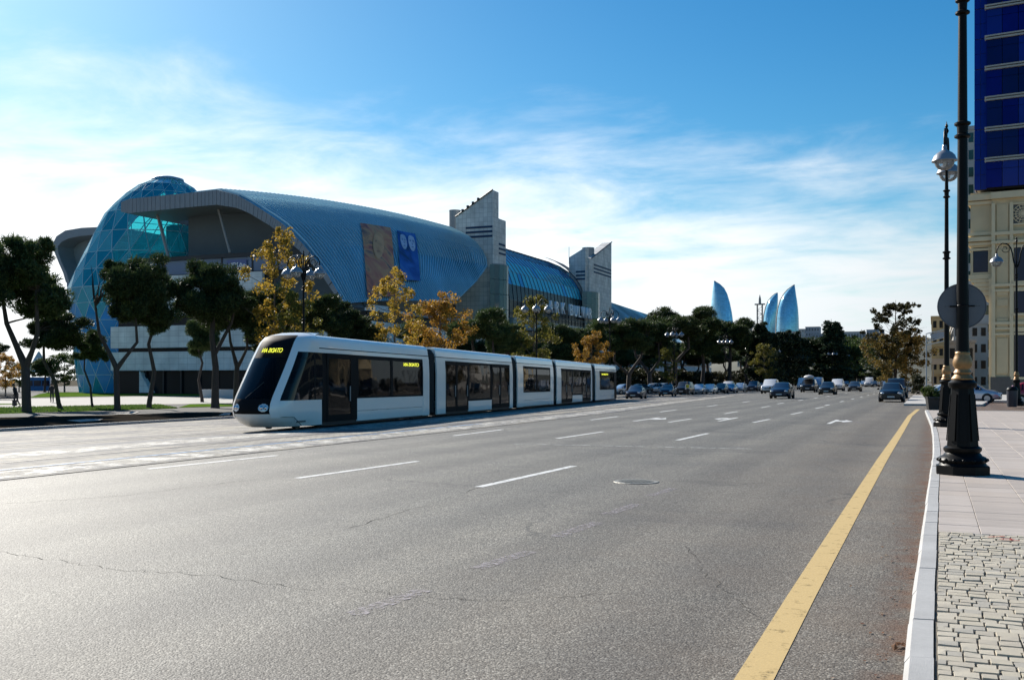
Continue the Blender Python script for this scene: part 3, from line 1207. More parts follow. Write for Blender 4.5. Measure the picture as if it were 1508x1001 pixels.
def module(u0, u1, pil0, pil1, items, nose=False, tail=False):
    # roof body with a rounded top edge and a dark joint below the fairing
    par = tram
    ed = [(vin(ZL) + .005, ZL + .03), (vin(3.3) + .02, 3.3), (vin(3.45) + .05, 3.44), (.30, ZT), (TW - .30, ZT), (TW - .15, 3.44), (TW - .12, 3.3), (TW - vin(ZL) - .005, ZL + .03)]
    ur = u0 if not nose else -2.4
    nseg = max(1, int((u1 - u0) / 4))
    for k in range(nseg):
        a, b = lerp(ur, u1, k / nseg), lerp(ur, u1, (k + 1) / nseg)
        m = MB()
        tsec(a + .012, b - .012, ed, m)
        m.build("roof_fairing", m_tw, par, 50)
    m = MB()
    tsec(ur + .02, u1 - .02, [(vin(ZL) + .03, ZL - .01), (TW - vin(ZL) - .03, ZL - .01), (TW - vin(ZL) - .03, ZL + .03), (vin(ZL) + .03, ZL + .03)], m)
    m.build("roof_seam", m_seam, par)
    wall(ur, u1, ZW1, ZL - .01, "cant_rail", m_tw, par)
    # floor
    m = MB()
    tbox(m, u0, u1, .05, TW - .05, .30, .36)
    m.build("floor", m_floor, par)
    if pil0:
        wall(u0, u0 + pil0, ZS, ZW1, "end_pillar", m_tw, par, 0.012)
    if pil1:
        wall(u1 - pil1, u1, ZS, ZW1, "end_pillar", m_tw, par, 0.012)
    for kind, a, b in items:
        if kind == "win":
            low = wall(a, b, ZS + .02, ZW0 - .52, "side_panel", m_tw, par)
            wall(a, b, ZW0 - .505, ZW0, "side_panel", m_tw, par)
            fr = wall(a, b, ZW0, ZW0 + .07, "window_frame", m_tblack, par, .004)
            wall(a, b, ZW1 - .16, ZW1, "window_frame", m_tblack, par, .004)
            wall(a, a + .14, ZW0 + .07, ZW1 - .16, "window_frame", m_tblack, par, .004)
            wall(b - .14, b, ZW0 + .07, ZW1 - .16, "window_frame", m_tblack, par, .004)
            wall(a + .14, b - .14, ZW0 + .07, ZW1 - .16, "window_pane", m_tglass, par, -.01, .03)
        elif kind == "win_low":
            wall(a, b, ZS + .02, .74, "side_panel", m_tw, par, .006)
            wall(a, b, .74, .86, "window_frame", m_tblack, par, .004)
            wall(a, b, ZW1 - .12, ZW1, "window_frame", m_tblack, par, .004)
            wall(a, a + .18, .86, ZW1 - .12, "window_frame", m_tblack, par, .004)
            wall(b - .18, b, .86, ZW1 - .12, "window_frame", m_tblack, par, .004)
            wall(a + .18, b - .18, .86, ZW1 - .12, "window_pane", m_tglass, par, -.01, .03)
        elif kind == "door":
            for side in (0, 1):
                d = MB()
                v0, v1 = (-.006, .05) if not side else (TW - .05, TW + .006)
                w_ = .16 + .0 * (b - a)
                for (q0, q1, z0, z1) in ((a + .02, b - .02, .24, .50), (a + .02, b - .02, ZW1 - .20, ZW1), (a + .02, a + w_, .50, ZW1 - .20), (b - w_, b - .02, .50, ZW1 - .20)):
                    tbox(d, q0, q1, v0, v1, z0, z1)
                do = d.build("door", m_tblack, par)
                g = MB()
                tbox(g, a + w_, b - w_, v0 + .014, v1 - .014, .50, ZW1 - .20)
                g.build("pane", m_tglass, do)
                h = MB()
                tbox(h, b - w_ - .12, b - w_ - .07, v0 - .03 if not side else v1, v0 if not side else v1 + .03, 1.0, 1.6)
                h.build("handle", m_grey, do)
        elif kind == "black":
            wall(a, b, ZS + .08, ZW1, "black_panel", m_tblack, par, .002)
    m = MB()
    tbox(m, (u0 if not nose else U(474)) + .05, u1 - .05, .04, TW - .04, .10, .30)
    m.build("underframe", m_seam, par)


U = ray_u
# --- section boundaries read off the side of the tram
a1 = U(632)
module(U(440), a1, 0, U(632) - U(623), [("black", U(475), U(481)), ("door", U(481), U(519)), ("black", U(519), U(526)), ("win", U(526), U(577)), ("win", U(577), U(623))], nose=True)
b0, b1 = U(643), U(755)
module(b0, b1, U(656) - b0, b1 - U(750.5), [("door", U(656), U(672.5)), ("door", U(672.5), U(690)), ("win_low", U(690), U(724)), ("door", U(724), U(737)), ("door", U(737), U(750.5))])
c0, c1 = U(762), U(815)
module(c0, c1, U(770.5) - c0, c1 - U(810.5), [("win", U(770.5), U(790.5)), ("win", U(790.5), U(810.5))])
d0, d1 = U(820), U(872)
module(d0, d1, U(826.5) - d0, d1 - U(870), [("door", U(826.5), U(835)), ("door", U(835), U(843)), ("win_low", U(843), U(857.5)), ("door", U(857.5), U(864)), ("door", U(864), U(870))])
e0, e1 = U(877), U(908)
module(e0, e1, U(883) - e0, 0, [("win", U(883), U(904.5)), ("black", U(904.5), U(908))])
# tail: rounded end
rows = []
for (z, r) in ((.18, .9), (.9, 1.3), (1.6, 1.2), (2.4, .8), (3.0, .1), (3.3, -.5), (3.5, -1.2)):
    row = []
    for k in range(13):
        t = k / 12 * 2 - 1
        c = 1 - abs(t) ** 3
        row.append(tp(e1 + (r * c if r > 0 else r * c), TW / 2 - t * (TW / 2 - vin(z)), z))
    rows.append(row)
MB().grid(rows).build("tail_shell", m_tw, tram, 60)
rows2 = []
for (z, r) in ((1.1, 1.315), (1.6, 1.215), (2.4, .82), (2.85, .36)):
    rows2.append([tp(e1 + r * (1 - abs(t) ** 3) + .012, TW / 2 - t * TW / 2 * 1.002, z) for t in [k / 10 * 1.96 - .98 for k in range(11)]])
MB().grid(rows2).build("rear_window", m_tscreen, tram, 60)
# bellows
for q0, q1 in ((a1, b0), (b1, c0), (c1, d0), (d1, e0)):
    m = MB()
    n = 6
    for k in range(n):
        for h, (x0, x1, ins) in enumerate(((0, .5, .10), (.5, 1.0, .17))):
            u0, u1 = lerp(q0, q1, (k + x0) / n), lerp(q0, q1, (k + x1) / n)
            tsec(u0, u1, [(ins, .25), (ins, 3.15), (ins + .2, 3.40), (TW - ins - .2, 3.40), (TW - ins, 3.15), (TW - ins, .25)], m)
    m.build("bellows", m_bellow, tram)
# interiors: seats and grab poles seen through the glass
for q0, q1 in ((U(526), a1), (U(690), U(724)), (c0 + 1, c1 - 1), (U(843), U(857)), (e0 + 1, e1 - 1)):
    u = q0 + .8
    while u < q1 - .9:
        for v in (.14, TW - .62):
            m = MB()
            tbox(m, u, u + .46, v, v + .46, .62, .74)
            tbox(m, u + .38, u + .50, v, v + .46, .74, 1.42)
            m.build("seat", m_seat, tram)
        u += 1.55
for q in (U(500), U(550), U(600), U(664), U(707), U(737), U(790), U(835), U(864), U(893)):
    m = MB()
    m.tube([tp(q, TW * .38, .36), tp(q, TW * .38, 2.9)], .022, 6)
    m.build("grab_pole", m_chrome, tram)
# --- nose
NZ = [(.16, .75), (.30, .36), (.50, .10), (.75, 0), (1.0, .08), (1.25, .26), (1.5, .48), (1.9, .84), (2.3, 1.19), (2.7, 1.54), (3.0, 1.80), (3.22, 2.0), (3.40, 2.26), (3.50, 2.55), (3.58, 2.95), (3.62, 3.4)]
U0 = -5.9
UR = -2.4                                              # where the cab roof meets the first roof fairing


def nose_f(z):
    for (z0, f0), (z1, f1) in zip(NZ, NZ[1:]):
        if z <= z1:
            break
    return lerp(f0, f1, max(0, min(1, (z - z0) / (z1 - z0))))


def nose_half(z):
    rnd = 0.0 if z < 3.3 else .42 * ((z - 3.3) / .32) ** 2
    return TW / 2 - vin(min(z, 3.3)) - (0.28 * max(0, (.5 - z) / .5)) - rnd


def nose_dep(z):
    return lerp(1.35, 1.0, min(1, max(0, z - .5) / 2.4))


def nose_pt(z, t, out=0.0):
    a = abs(t) * math.pi / 2
    uu = U0 + nose_f(z) + nose_dep(z) * (1 - max(0, math.cos(a)) ** .88) - out * math.cos(a)
    vv = TW / 2 - math.copysign(nose_half(z) * math.sin(a) ** .88 + out * math.sin(a), t)
    return tp(uu, vv, z)


def u_side(z):
    return U0 + nose_f(z) + nose_dep(z)


ts = [k / 14 * 2 - 1 for k in range(29)]
ts = [k / 14 - 1 for k in range(29)]
zsn = [.16, .30, .45, .56, .75, 1.0, 1.10, 1.25, 1.5, 1.9, 2.3, 2.7, 2.86]
MB().grid([[nose_pt(z, t) for t in ts] for z in zsn if z < 1.2]).build("nose_shell", m_tw, tram, 60)
for sg in (-1, 1):
    MB().grid([[nose_pt(z, sg * t) for t in (.42, .48, .54, .60)] for z in zsn if z > 1.05]).build("nose_shell", m_tw, tram, 60)
MB().grid([[nose_pt(z, t) for t in ts] for z in (2.60, 2.7, 2.86)]).build("nose_shell", m_tblack, tram, 60)
# cab roof: the same outline carried back to the first roof fairing
rows = []
for z in (2.86, 3.0, 3.22, 3.30, 3.40, 3.50, 3.58, 3.62):
    h = nose_half(z)
    rows.append([tp(UR, TW / 2 + h, z)] + [nose_pt(z, t) for t in ts] + [tp(UR, TW / 2 - h, z)])
m = MB()
m.grid(rows)
m.add(rows[-1], [tuple(range(len(rows[-1])))])
m.add([p for r in rows for p in (r[0], r[-1])], [(2 * i, 2 * i + 1, 2 * i + 3, 2 * i + 2) for i in range(len(rows) - 1)])
m.build("cab_roof", m_tw, tram, 50)
for side in (0, 1):
    sg = 1 if side == 0 else -1

    def back(u, z, out=0.0):
        return tp(u, (vin(z) - out) if side == 0 else TW - vin(z) + out, z)
    lowz = [.16, .30, .45, .75, 1.0, 1.10]
    MB().grid([[nose_pt(z, sg)] + [back(u, z) for u in (U(462), U(474))] for z in lowz]).build("cab_side_panel", m_tw, tram, 60)
    mz = [1.10, 1.5, 1.9, 2.3, 2.7, 2.86]
    MB().grid([[nose_pt(z, sg * t, .003) for t in (.60, .70, .80, .90, 1.0)] + [back(U(463), z, .003)] for z in mz]).build("cab_window", m_tscreen, tram, 60)
    MB().grid([[back(U(463), z, .006), back(U(465), z, .006)] for z in mz]).build("cab_window_post", m_tblack, tram, 60)
    MB().grid([[back(U(465), z, .003), back(U(475), z, .003)] for z in mz]).build("cab_window", m_tscreen, tram, 60)
    rows = []
    for z in [.50, .75, 1.0, 1.25, 1.5, 1.9, 2.3, 2.7, 3.0, 3.22, 3.40]:
        rows.append([nose_pt(z, sg * q, .016) for q in (.42, .47, .52, .57, .61)])
    MB().grid(rows).build("windscreen_pillar", m_tw, tram, 60)
    # joint of the bumper shell
    MB().tube([nose_pt(.52, sg * .45, .006), nose_pt(.52, sg * .75, .006), nose_pt(.50, sg * .98, .006), back(u_side(.5) + .5, .18, .006)], .012, 4).build("bumper_joint", m_seam, tram)
# windscreen (black mask and glass)
tw_ = [k / 16 * .84 - .42 for k in range(17)]
ws = MB().grid([[nose_pt(z, t, .012) for t in tw_] for z in (1.16, 1.25, 1.5, 1.9, 2.3, 2.62)]).build("windscreen", m_tscreen, tram, 60)
MB().grid([[nose_pt(z, t, .012) for t in tw_] for z in (2.62, 2.7, 3.0, 3.22, 3.40, 3.48)]).build("display_mask", m_tblack, tram, 60)
MB().grid([[nose_pt(z, t, .012) for t in tw_] for z in (.64, .70, .75, .85, 1.0, 1.16)]).build("front_mask", m_tblack, tram, 60)
# dashboard and cab bulkhead
m = MB()
tbox(m, U0 + 1.3, U0 + 2.0, .35, TW - .35, .9, 1.12)
m.build("dashboard", m_floor, tram)
m = MB()
tbox(m, U(476), U(478), .1, .7, .3, 2.9)
tbox(m, U(476), U(478), 1.4, TW - .1, .3, 2.9)
tbox(m, U(476), U(478), .7, 1.4, 2.2, 2.9)
m.build("cab_bulkhead", m_floor, tram)
m = MB()
tbox(m, U0 + 2.3, U0 + 2.8, TW / 2 - .25, TW / 2 + .25, .75, .9)
tbox(m, U0 + 2.75, U0 + 2.9, TW / 2 - .25, TW / 2 + .25, .9, 1.7)
m.build("driver_seat", m_seat, tram)
m = MB()
tbox(m, U0 + 1.4, U(475), .12, TW - .12, .30, .36)
m.build("floor", m_floor, tram)
# headlights, wiper, bumper joint
for sg in (1, -1):
    hl = MB()
    rows = []
    for z_, wid in ((.72, .05), (.78, .16), (.86, .19), (.94, .16), (1.0, .05)):
        rows.append([nose_pt(z_, sg * (.29 + wid * .55 * k / 4), .030) for k in (-4, -3, -2, -1, 0, 1, 2, 3, 4)])
    h = hl.grid(rows).build("headlight", M("lamp_housing", (0.62, 0.62, 0.63), 0.2, 0.3), tram, 70)
    for dt in (-.045, .035):
        c = nose_pt(.86, sg * (.29 + dt), .045)
        lm = MB()
        lm.lathe([(.0, -.03), (.055, -.02), (.075, .0), (.055, .012), (0, .018)], 12, c=c, axis='y')
        lm.build("lens", m_chrome, h, 50)
m = MB()
m.tube([nose_pt(1.18, -.1, .03), nose_pt(1.75, .12, .04)], .014, 6)
m.build("wiper", m_seam, tram)
# front display, lettering mirrored as in the photograph
zdir = nose_pt(3.0, 0, 0) - nose_pt(2.7, 0, 0)
put_text("destination_text", "CITADIS AN", .30, m_led, nose_pt(2.82, 0, .05) - TV * .05, -TV, zdir, tram, .004, True, .80)
# side displays
for px, wpx in ((606, 22), (891, 9)):
    u = U(px)
    o = tp(u, -.012 + vin(2.6), 2.50)
    put_text("destination_text", "CITADIS AN", .22, m_led, o, TU, (0, 0, 1), tram, .004, True, (U(px + wpx / 2) - U(px - wpx / 2)))
# bogies
m_tyre = M("wheel_steel", (0.10, 0.10, 0.10), 0.5, 0.5)
for u in (U(470), U(610), U(700), U(790), U(845), U(895)):
    for du in (-.9, .9):
        for v in (.5, TW - .5):
            m = MB()
            c = tp(u + du, v, .32)
            prof = [(0, -.06), (.30, -.06), (.30, .06), (0, .06)]
            # wheel disc across the track
            k = 14
            vs = []
            for s in (-.06, .06):
                for i in range(k):
                    a = 2 * math.pi * i / k
                    vs.append(c + TU * (.30 * math.cos(a)) + Vector((0, 0, .30 * math.sin(a))) + TV * s)
            m.add(vs, [tuple(range(k))[::-1], tuple(range(k, 2 * k))] + [(i, (i + 1) % k, k + (i + 1) % k, k + i) for i in range(k)])
            m.build("wheel", m_tyre, tram)

# ================================================================== SHOPPING CENTRE
mall = thing("shopping_centre", "vast shopping centre with ribbed blue vaulted roof, egg-shaped glass dome and slanted stone towers", "shopping centre", (-85, 170, -0.4))
m_roof = M("standing_seam_metal", (0.27, 0.48, 0.57), 0.38, 0.5, spec=.4, var=0.25, scale=0.25, var2=0.5, scale2=0.07, stretch=(1, 2.2, .35))
m_fascia = M("fascia_metal", (0.22, 0.24, 0.26), 0.5, 0.4, var=0.12, scale=1.0)
m_conc = M("grey_concrete", (0.24, 0.25, 0.26), 0.8, var=0.15, scale=0.6, var2=0.1, scale2=0.1)
m_wht = gridmat("white_cladding", (0.76, 0.75, 0.72), (0.40, 0.40, 0.39), 1.6, 0.8, 0.02, 0.6, var=0.05)
m_dark = M("dark_glazing", (0.012, 0.015, 0.018), 0.25, var=0.3, scale=0.4, spec=0.15)
m_stone = gridmat("beige_stone", (0.66, 0.64, 0.60), (0.42, 0.41, 0.39), 0.85, 0.85, 0.035, 0.7, var=0.10)
m_blue_stripe = M("blue_stripe_tiles", (0.03, 0.055, 0.11), 0.6, var=0.15, spec=.2)
m_egg = glass("teal_glass", (0.40, 0.92, 0.95), 0.85, 0.03, (0.06, 0.48, 0.62))
m_egg2 = glass("blue_glass", (0.14, 0.50, 0.80), 0.35, 0.03, (0.05, 0.42, 0.82))
m_egg3 = glass("pale_teal_glass", (0.55, 0.92, 0.94), 0.7, 0.05, (0.20, 0.62, 0.72))
m_vglass = glass("vault_glass", (0.15, 0.5, 0.72), 0.30, 0.05, (0.10, 0.66, 0.85))
m_vglass2 = glass("vault_glass_deep", (0.06, 0.28, 0.6), 0.25, 0.05, (0.03, 0.34, 0.68))
m_tube = glass("pale_green_glass", (0.55, 0.72, 0.70), 0.45, 0.05, (0.22, 0.32, 0.32))
m_lat = M("lattice_steel", (0.05, 0.075, 0.10), 0.4, 0.5)
m_lat2 = M("lattice_steel_light", (0.42, 0.60, 0.66), 0.8, 0.0, spec=.1)
m_sign = M("sign_white", (0.90, 0.88, 0.88), 0.4, var=0.05)
m_band = glass("shopfront_glass", (0.4, 0.5, 0.6), 0.25, 0.03, (0.16, 0.24, 0.38))

Y0 = 116.0
NO = [(178, 298), (190, 293), (229, 289), (280, 284), (319, 279.5), (348, 287), (368, 297.5), (400, 318), (417, 330), (445, 358), (480, 400), (508, 447)]
NI = [(178, 312), (190, 314), (229, 310), (280, 305), (319, 301.6), (348, 306), (367, 314), (397, 332), (413, 344), (441, 369), (475, 407), (503, 449)]
no = [onY(*p, Y0) for p in NO]
ni = [onY(*p, Y0) for p in NI]
FX = {4: (668, 337, -81), 5: (692, 349, -78.5), 6: (704, 359, -77), 7: (712, 370, -76), 8: (717, 381, -75.2), 9: (718, 392, -74.8), 10: (702, 414, -73.5), 11: (668, 447, -72.3)}
f4 = onX(*FX[4])
ff = []
for i in range(12):
    if i < 4:
        ff.append(Vector((f4.x + (no[i].x - no[4].x), f4.y, f4.z - (0.4 if i == 0 else 0))))
    else:
        ff.append(onX(*FX[i]))


def shell_pt(s, i, extra=0.0):
    p = no[i].lerp(ff[i], s)
    p.z += 1.5 * 4 * s * (1 - s) * (0.7 if i < 9 else .3) + extra
    return p


NS = 44
MB().grid([[shell_pt(k / NS, i) for i in range(12)] for k in range(NS + 1)]).build("roof", m_roof, mall, 60)
seam = MB()
nse = 66
for k in range(1, nse):
    s = k / nse
    ds = 0.075 / (ff[6] - no[6]).length
    rowa, rowb, rowc, rowd = [], [], [], []
    for i in range(3, 12):
        p, q = shell_pt(s - ds, i), shell_pt(s + ds, i)
        n = Vector((0.75 if i > 5 else .2, 0, 0.66 if i > 5 else 1)).normalized() * .24
        if i > 9:
            n = Vector((1, 0, .1)).normalized() * .16
        rowa.append(p); rowb.append(p + n); rowc.append(q + n); rowd.append(q)
    seam.grid([rowa, rowb, rowc, rowd])
m_seamr = M("seam_metal_highlit", (0.50, 0.68, 0.74), 0.35, 0.45, spec=.4, var=.1)  # ribs paler than the roof: reflected highlights put into their colour
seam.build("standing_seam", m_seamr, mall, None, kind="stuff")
# fascia: the thick edge of the shell, vertical panels
for a in range(11):
    nn = 5 if a < 9 else 3
    if a == 3 or a == 2 or a == 1:
        nn = 7
    for k in range(nn):
        t0, t1 = k / nn, (k + .93) / nn
        q = [no[a].lerp(no[a + 1], t0), no[a].lerp(no[a + 1], t1), ni[a].lerp(ni[a + 1], t1), ni[a].lerp(ni[a + 1], t0)]
        MB().prism(q, (0, .25, 0)).build("fascia_panel", m_fascia, mall)
MB().grid([[p + Vector((0, .15, 0)) for p in no], [p + Vector((0, .15, 0)) for p in ni]]).build("fascia", m_darkmetal, mall)
# rounded left end of the fascia, soffit and recessed wall below the shell
MB().grid([[no[0], no[0] + Vector((-.2, 3, 0)), no[0] + Vector((0, 30, 0))], [ni[0], ni[0] + Vector((-.2, 3, 0)), ni[0] + Vector((0, 30, 0))]]).build("fascia", m_fascia, mall)
MB().grid([[p + Vector((0, d, 0)) for p in ni] for d in (.2, 4, 9)]).build("soffit", m_fascia, mall, 50)
yb = Y0 + 7.0
wall_pts = [p + Vector((0, 7.0, 0.3)) for p in ni[2:]]
zb = onY(330, 380, Y0 + 4).z
poly = wall_pts[:-2] + [Vector((wall_pts[-3].x, yb, zb - 1)), Vector((wall_pts[0].x, yb, zb - 1))]
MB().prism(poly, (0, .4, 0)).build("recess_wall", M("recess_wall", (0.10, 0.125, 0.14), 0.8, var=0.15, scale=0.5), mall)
for (p0, p1) in (((230, 310), (248, 378)), ((321, 305), (339, 372))):
    MB().tube([onY(*p0, Y0 + 3.2), onY(*p1, Y0 + 3.2)], .20, 10).build("slanted_column", M("column_grey", (0.26, 0.26, 0.26), 0.5), mall, 60)
# glass band with posts
yg = Y0 + 4.0
gx = [205, 243, 284, 327, 372, 410, 450]
zg0, zg1 = onY(330, 401, yg).z, onY(330, 380, yg).z
for a, b in zip(gx, gx[1:]):
    x0, x1 = onY(a, 400, yg).x, onY(b, 400, yg).x
    MB().box(x0 + .12, x1 - .12, yg, yg + .08, zg0, zg1).build("glass_pane", m_band, mall)
    MB().box(x0 - .12, x0 + .12, yg - .1, yg + .2, zg0, zg1).build("mullion", m_darkmetal, mall)
x0, x1 = onY(200, 400, yg).x, onY(455, 400, yg).x
MB().box(x0, x1, yg - .4, yg + 3, zg1, zg1 + .55).build("ledge", m_darkmetal, mall)
MB().box(x0, x1, yg + 2.6, yg + 2.9, zg0 - .2, zg1).build("inner_wall", m_conc, mall)
# arched shop sign
sg_ = onY(348, 390.5, yg - .3)
sgn = bpy.data.objects.new("shop_sign", None)
COL.objects.link(sgn)
sgn.parent = mall
sgn.location = Vector((sg_.x, sg_.y, sg_.z)) - mall.location
for i, ch in enumerate("HAPPYLAND"):
    t = (i - 4) / 4
    o = sg_ + Vector((t * 1.42, 0, -.32 * t * t + .02))
    put_text("letter", ch, 1.0, m_sign, o - Vector((0, 0, .3)), (1, 0, -.28 * t), (.0 + .2 * t, 0, 1), sgn, .05)
for i in range(18):
    t = (i - 8.5) / 8.5
    o = sg_ + Vector((t * 1.4, 0.05, -.32 * t * t - .46))
    MB().box(o.x - .06, o.x + .06, o.y - .02, o.y, o.z, o.z + .10).build("lamp_dot", M("red_dots", (0.45, 0.05, 0.06), 0.5), sgn)
MB().box(sg_.x - 1.7, sg_.x + 1.7, sg_.y + .06, sg_.y + .14, sg_.z - .75, sg_.z + .78).build("sign_panel", M("sign_blue", (0.10, 0.13, 0.30), 0.4), sgn)

# podium facing the park: white bands with dark strips between, dark set-back ground floor
yp = Y0 + 2.5
xl, xr = onY(163, 500, yp).x, -70.0
ra = [p + Vector((0, 6.0, .25)) for p in ni[6:]]
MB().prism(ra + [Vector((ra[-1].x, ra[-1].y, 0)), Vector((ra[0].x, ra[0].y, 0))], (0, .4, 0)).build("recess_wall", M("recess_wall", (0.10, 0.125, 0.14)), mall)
bands = [(onY(330, 463, yp).z, onY(330, 402, yp).z, m_wht), (onY(300, 511, yp).z, onY(300, 478, yp).z, m_wht), (onY(300, 545, yp).z, onY(300, 517, yp).z, m_wht)]
for z0, z1, mm_ in bands:
    n = 16
    for k in range(n):
        a, b = lerp(xl, xr, k / n), lerp(xl, xr, (k + 1) / n)
        if z0 > 7 and (onY(200, 400, yp).x > a or onY(398, 400, yp).x < b):
            continue
        MB().box(a, b - .03, yp, yp + .5, z0, z1).build("cladding_panel", mm_, mall)
    # the same bands along the street
    n = 46
    for k in range(n):
        a, b = lerp(yp, 346, k / n), lerp(yp, 346, (k + 1) / n)
        MB().box(xr, xr + .5, a + .02, b, z0, min(z1, 11.3)).build("cladding_panel", mm_, mall)
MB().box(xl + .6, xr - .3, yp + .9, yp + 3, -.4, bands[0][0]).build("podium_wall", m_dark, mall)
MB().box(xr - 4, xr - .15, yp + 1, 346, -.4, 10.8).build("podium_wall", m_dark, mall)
MB().box(xr - 6, xr + .6, yp + 12, 346, 10.85, 11.25).build("podium_roof", m_conc, mall)
# sloping side of the ground-floor recess
p0, p1, p2 = onY(205, 546, yp), onY(222, 578, yp), onY(205, 578, yp)
MB().prism([p0, p1, p2], (0, 3, 0)).build("slanted_wall", m_wht, mall)
for k in range(9):
    q = onY(215 + k * 26, 560, yp + .7)
    MB().box(q.x - .12, q.x + .12, yp + .6, yp + .88, -.4, bands[2][0]).build("post", m_darkmetal, mall)
# bulk of the building behind
MB().box(-106, -86, Y0 + 13, 330, -.4, 22).build("core", m_conc, mall)

# ---- glass egg
EL = [(578, 207, 83), (552, 207, 87), (526, 207, 90), (500, 207.5, 93), (476, 208, 96), (452, 210, 102), (430, 213, 105), (405, 217, 99), (380, 222, 92), (350, 228, 84), (320, 234, 74), (305, 238, 65), (290, 242, 54), (277, 245, 40), (265, 247, 18)]
EZ, NSEG = 168.0, 22
rings = []
for li, (py, c, r) in enumerate(EL):
    p = at(c, py, EZ)
    rad = r * EZ / FP
    rings.append([p + Vector((math.cos(2 * math.pi * (k + .5 * (li % 2)) / NSEG), math.sin(2 * math.pi * (k + .5 * (li % 2)) / NSEG), 0)) * rad for k in range(NSEG)])
egg_back = MB()
struts = MB()
egg_c = at(215, 450, EZ)
gcount = 0
for li in range(len(rings) - 1):
    A, B = rings[li], rings[li + 1]
    for k in range(NSEG):
        k1 = (k + 1) % NSEG
        if li % 2 == 0:
            tris = ((A[k], A[k1], B[k]), (A[k1], B[k1], B[k]))
            edges = ((A[k], B[k]), (A[k1], B[k]), (A[k], A[k1]))
        else:
            tris = ((A[k], B[k1], B[k]), (A[k], A[k1], B[k1]))
            edges = ((A[k], B[k]), (A[k], B[k1]), (A[k], A[k1]))
        for a, b in edges:
            struts.tube([a, b], .075, 4, cap=False)
        for t in tris:
            cen = (t[0] + t[1] + t[2]) / 3
            toc = Vector((-cen.x, -cen.y, 0))
            facing = (cen - egg_c).xy.dot(toc.xy) > -1.0 * toc.length
            zz = cen.z
            gm = m_egg2 if zz < 13 else m_egg
            if rng.random() < .22:
                gm = m_egg3 if zz > 10 else m_egg
            t2 = [cen + (q - cen) * .965 for q in t]
            if facing and gcount < 300:
                nrm = (t2[1] - t2[0]).cross(t2[2] - t2[0]).normalized() * .05
                MB().prism(t2, nrm).build("glass_pane", gm, mall)
                gcount += 1
            else:
                egg_back.add(t2, [(0, 1, 2)])
egg_back.build("dome_glazing", m_egg, mall, kind="stuff")
struts.build("dome_lattice", m_lat2, mall, kind="stuff")
capc = at(247, 262, EZ)
MB().lathe([(2.6, -.5), (2.5, -.2), (1.2, .15), (0, .25)], 22, c=capc).build("dome_cap", M("cap_metal", (0.45, 0.5, 0.52), 0.35, 0.6), mall, 60)
# floors and a lift core seen through the glass
for py in (380, 430, 478, 526):
    p = at(222, py, EZ)
    MB().lathe([(0, 0), (6.0, 0), (6.0, .35), (0, .35)], 20, c=p + Vector((2.5, 2.5, 0))).build("dome_floor", m_conc, mall)
MB().lathe([(2.6, -.4), (2.6, 27)], 12, c=(egg_c.x + 4, egg_c.y + 4, 0)).build("lift_core", m_conc, mall)

# ---- back wing to the left of the dome
yw = 152.0
WO = [(168, 333), (150, 334), (120, 335.5), (96, 339.5), (83, 348), (78, 358), (80, 371), (86, 386), (93, 402), (97, 416)]
WI = [(168, 344), (149, 345), (118, 347.5), (101, 351), (90, 356.5), (85, 363), (86, 373), (91, 387), (98, 402), (102, 416)]
wo = [onY(*p, yw) for p in WO]
wi = [onY(*p, yw) for p in WI]
MB().grid([wo, wi]).build("fascia", m_fascia, mall)
MB().grid([[p + Vector((0, d, 0)) for p in wo] for d in (0, 12, 30)]).build("wing_roof", m_roof, mall, 50)
MB().grid([[p + Vector((0, d, 0)) for p in wi] for d in (0, 4)]).build("soffit", m_fascia, mall, 50)
poly = [p + Vector((0, 4, 0)) for p in wi]
poly += [Vector((poly[-1].x + 1, yw + 4, -.4)), Vector((poly[0].x, yw + 4, -.4))]
MB().prism(poly, (0, .5, 0)).build("recess_wall", m_conc, mall)
p0, p1 = onY(100, 403, yw + 3.9), onY(160, 420, yw + 3.9)
MB().box(p0.x, p1.x, yw + 3.6, yw + 3.9, p1.z, p0.z).build("glass_band", m_band, mall)

# ---- first stone tower (between shell and vault)
def tower_stripes(face, z, lo, hi, const, n=3, step=.85, h=.38):
    for k in range(n):
        zz = z - k * step
        m = MB()
        if face == 'y':
            m.box(lo, hi, const - .06, const, zz - h, zz)
        else:
            m.box(const, const + .06, lo, hi, zz - h, zz)
        m.build("stripe", m_blue_stripe, mall)


YT = 171.5
xL, xR = onY(671, 400, YT).x, onY(726, 400, YT).x
zL, zR = onY(671, 320, YT).z, onY(725, 280, YT).z
MB().prism([(xL, YT, 0), (xR, YT, 0), (xR, YT, zR), (xL, YT, zL)], (0, 2.6, 0)).build("tower_slab", m_stone, mall)
z2 = onX(738, 323, xR).z
MB().box(xL + 1, xR - .05, YT + 2.6, YT + 6.2, 0, z2).build("tower_slab", m_stone, mall)
m = MB()
m.tube([(xL, YT - .1, zL + .1), (xR, YT - .1, zR + .1)], .13, 6)
m.build("coping", m_darkmetal, mall)
for k in range(4):
    t = .2 + k * .14
    q = Vector((lerp(xL, xR, t), YT - .1, lerp(zL, zR, t)))
    MB().box(q.x - .18, q.x + .18, YT - .4, YT, q.z, q.z + .45).build("floodlight", m_darkmetal, mall)
tower_stripes('y', onY(710, 333, YT).z, onY(686, 333, YT).x, xR - .1, YT)
tower_stripes('x', onX(733, 357, xR).z, YT + 2.8, YT + 6.0, xR - .05)
cy = onY(670, 320, YT + 4)
MB().lathe([(1.1, 20), (1.1, onY(670, 312, YT + 4).z), (1.15, onY(670, 310, YT + 4).z), (0, onY(670, 310, YT + 4).z + .05)], 16, c=(cy.x, cy.y, 0)).build("round_vent", m_fascia, mall, 50)
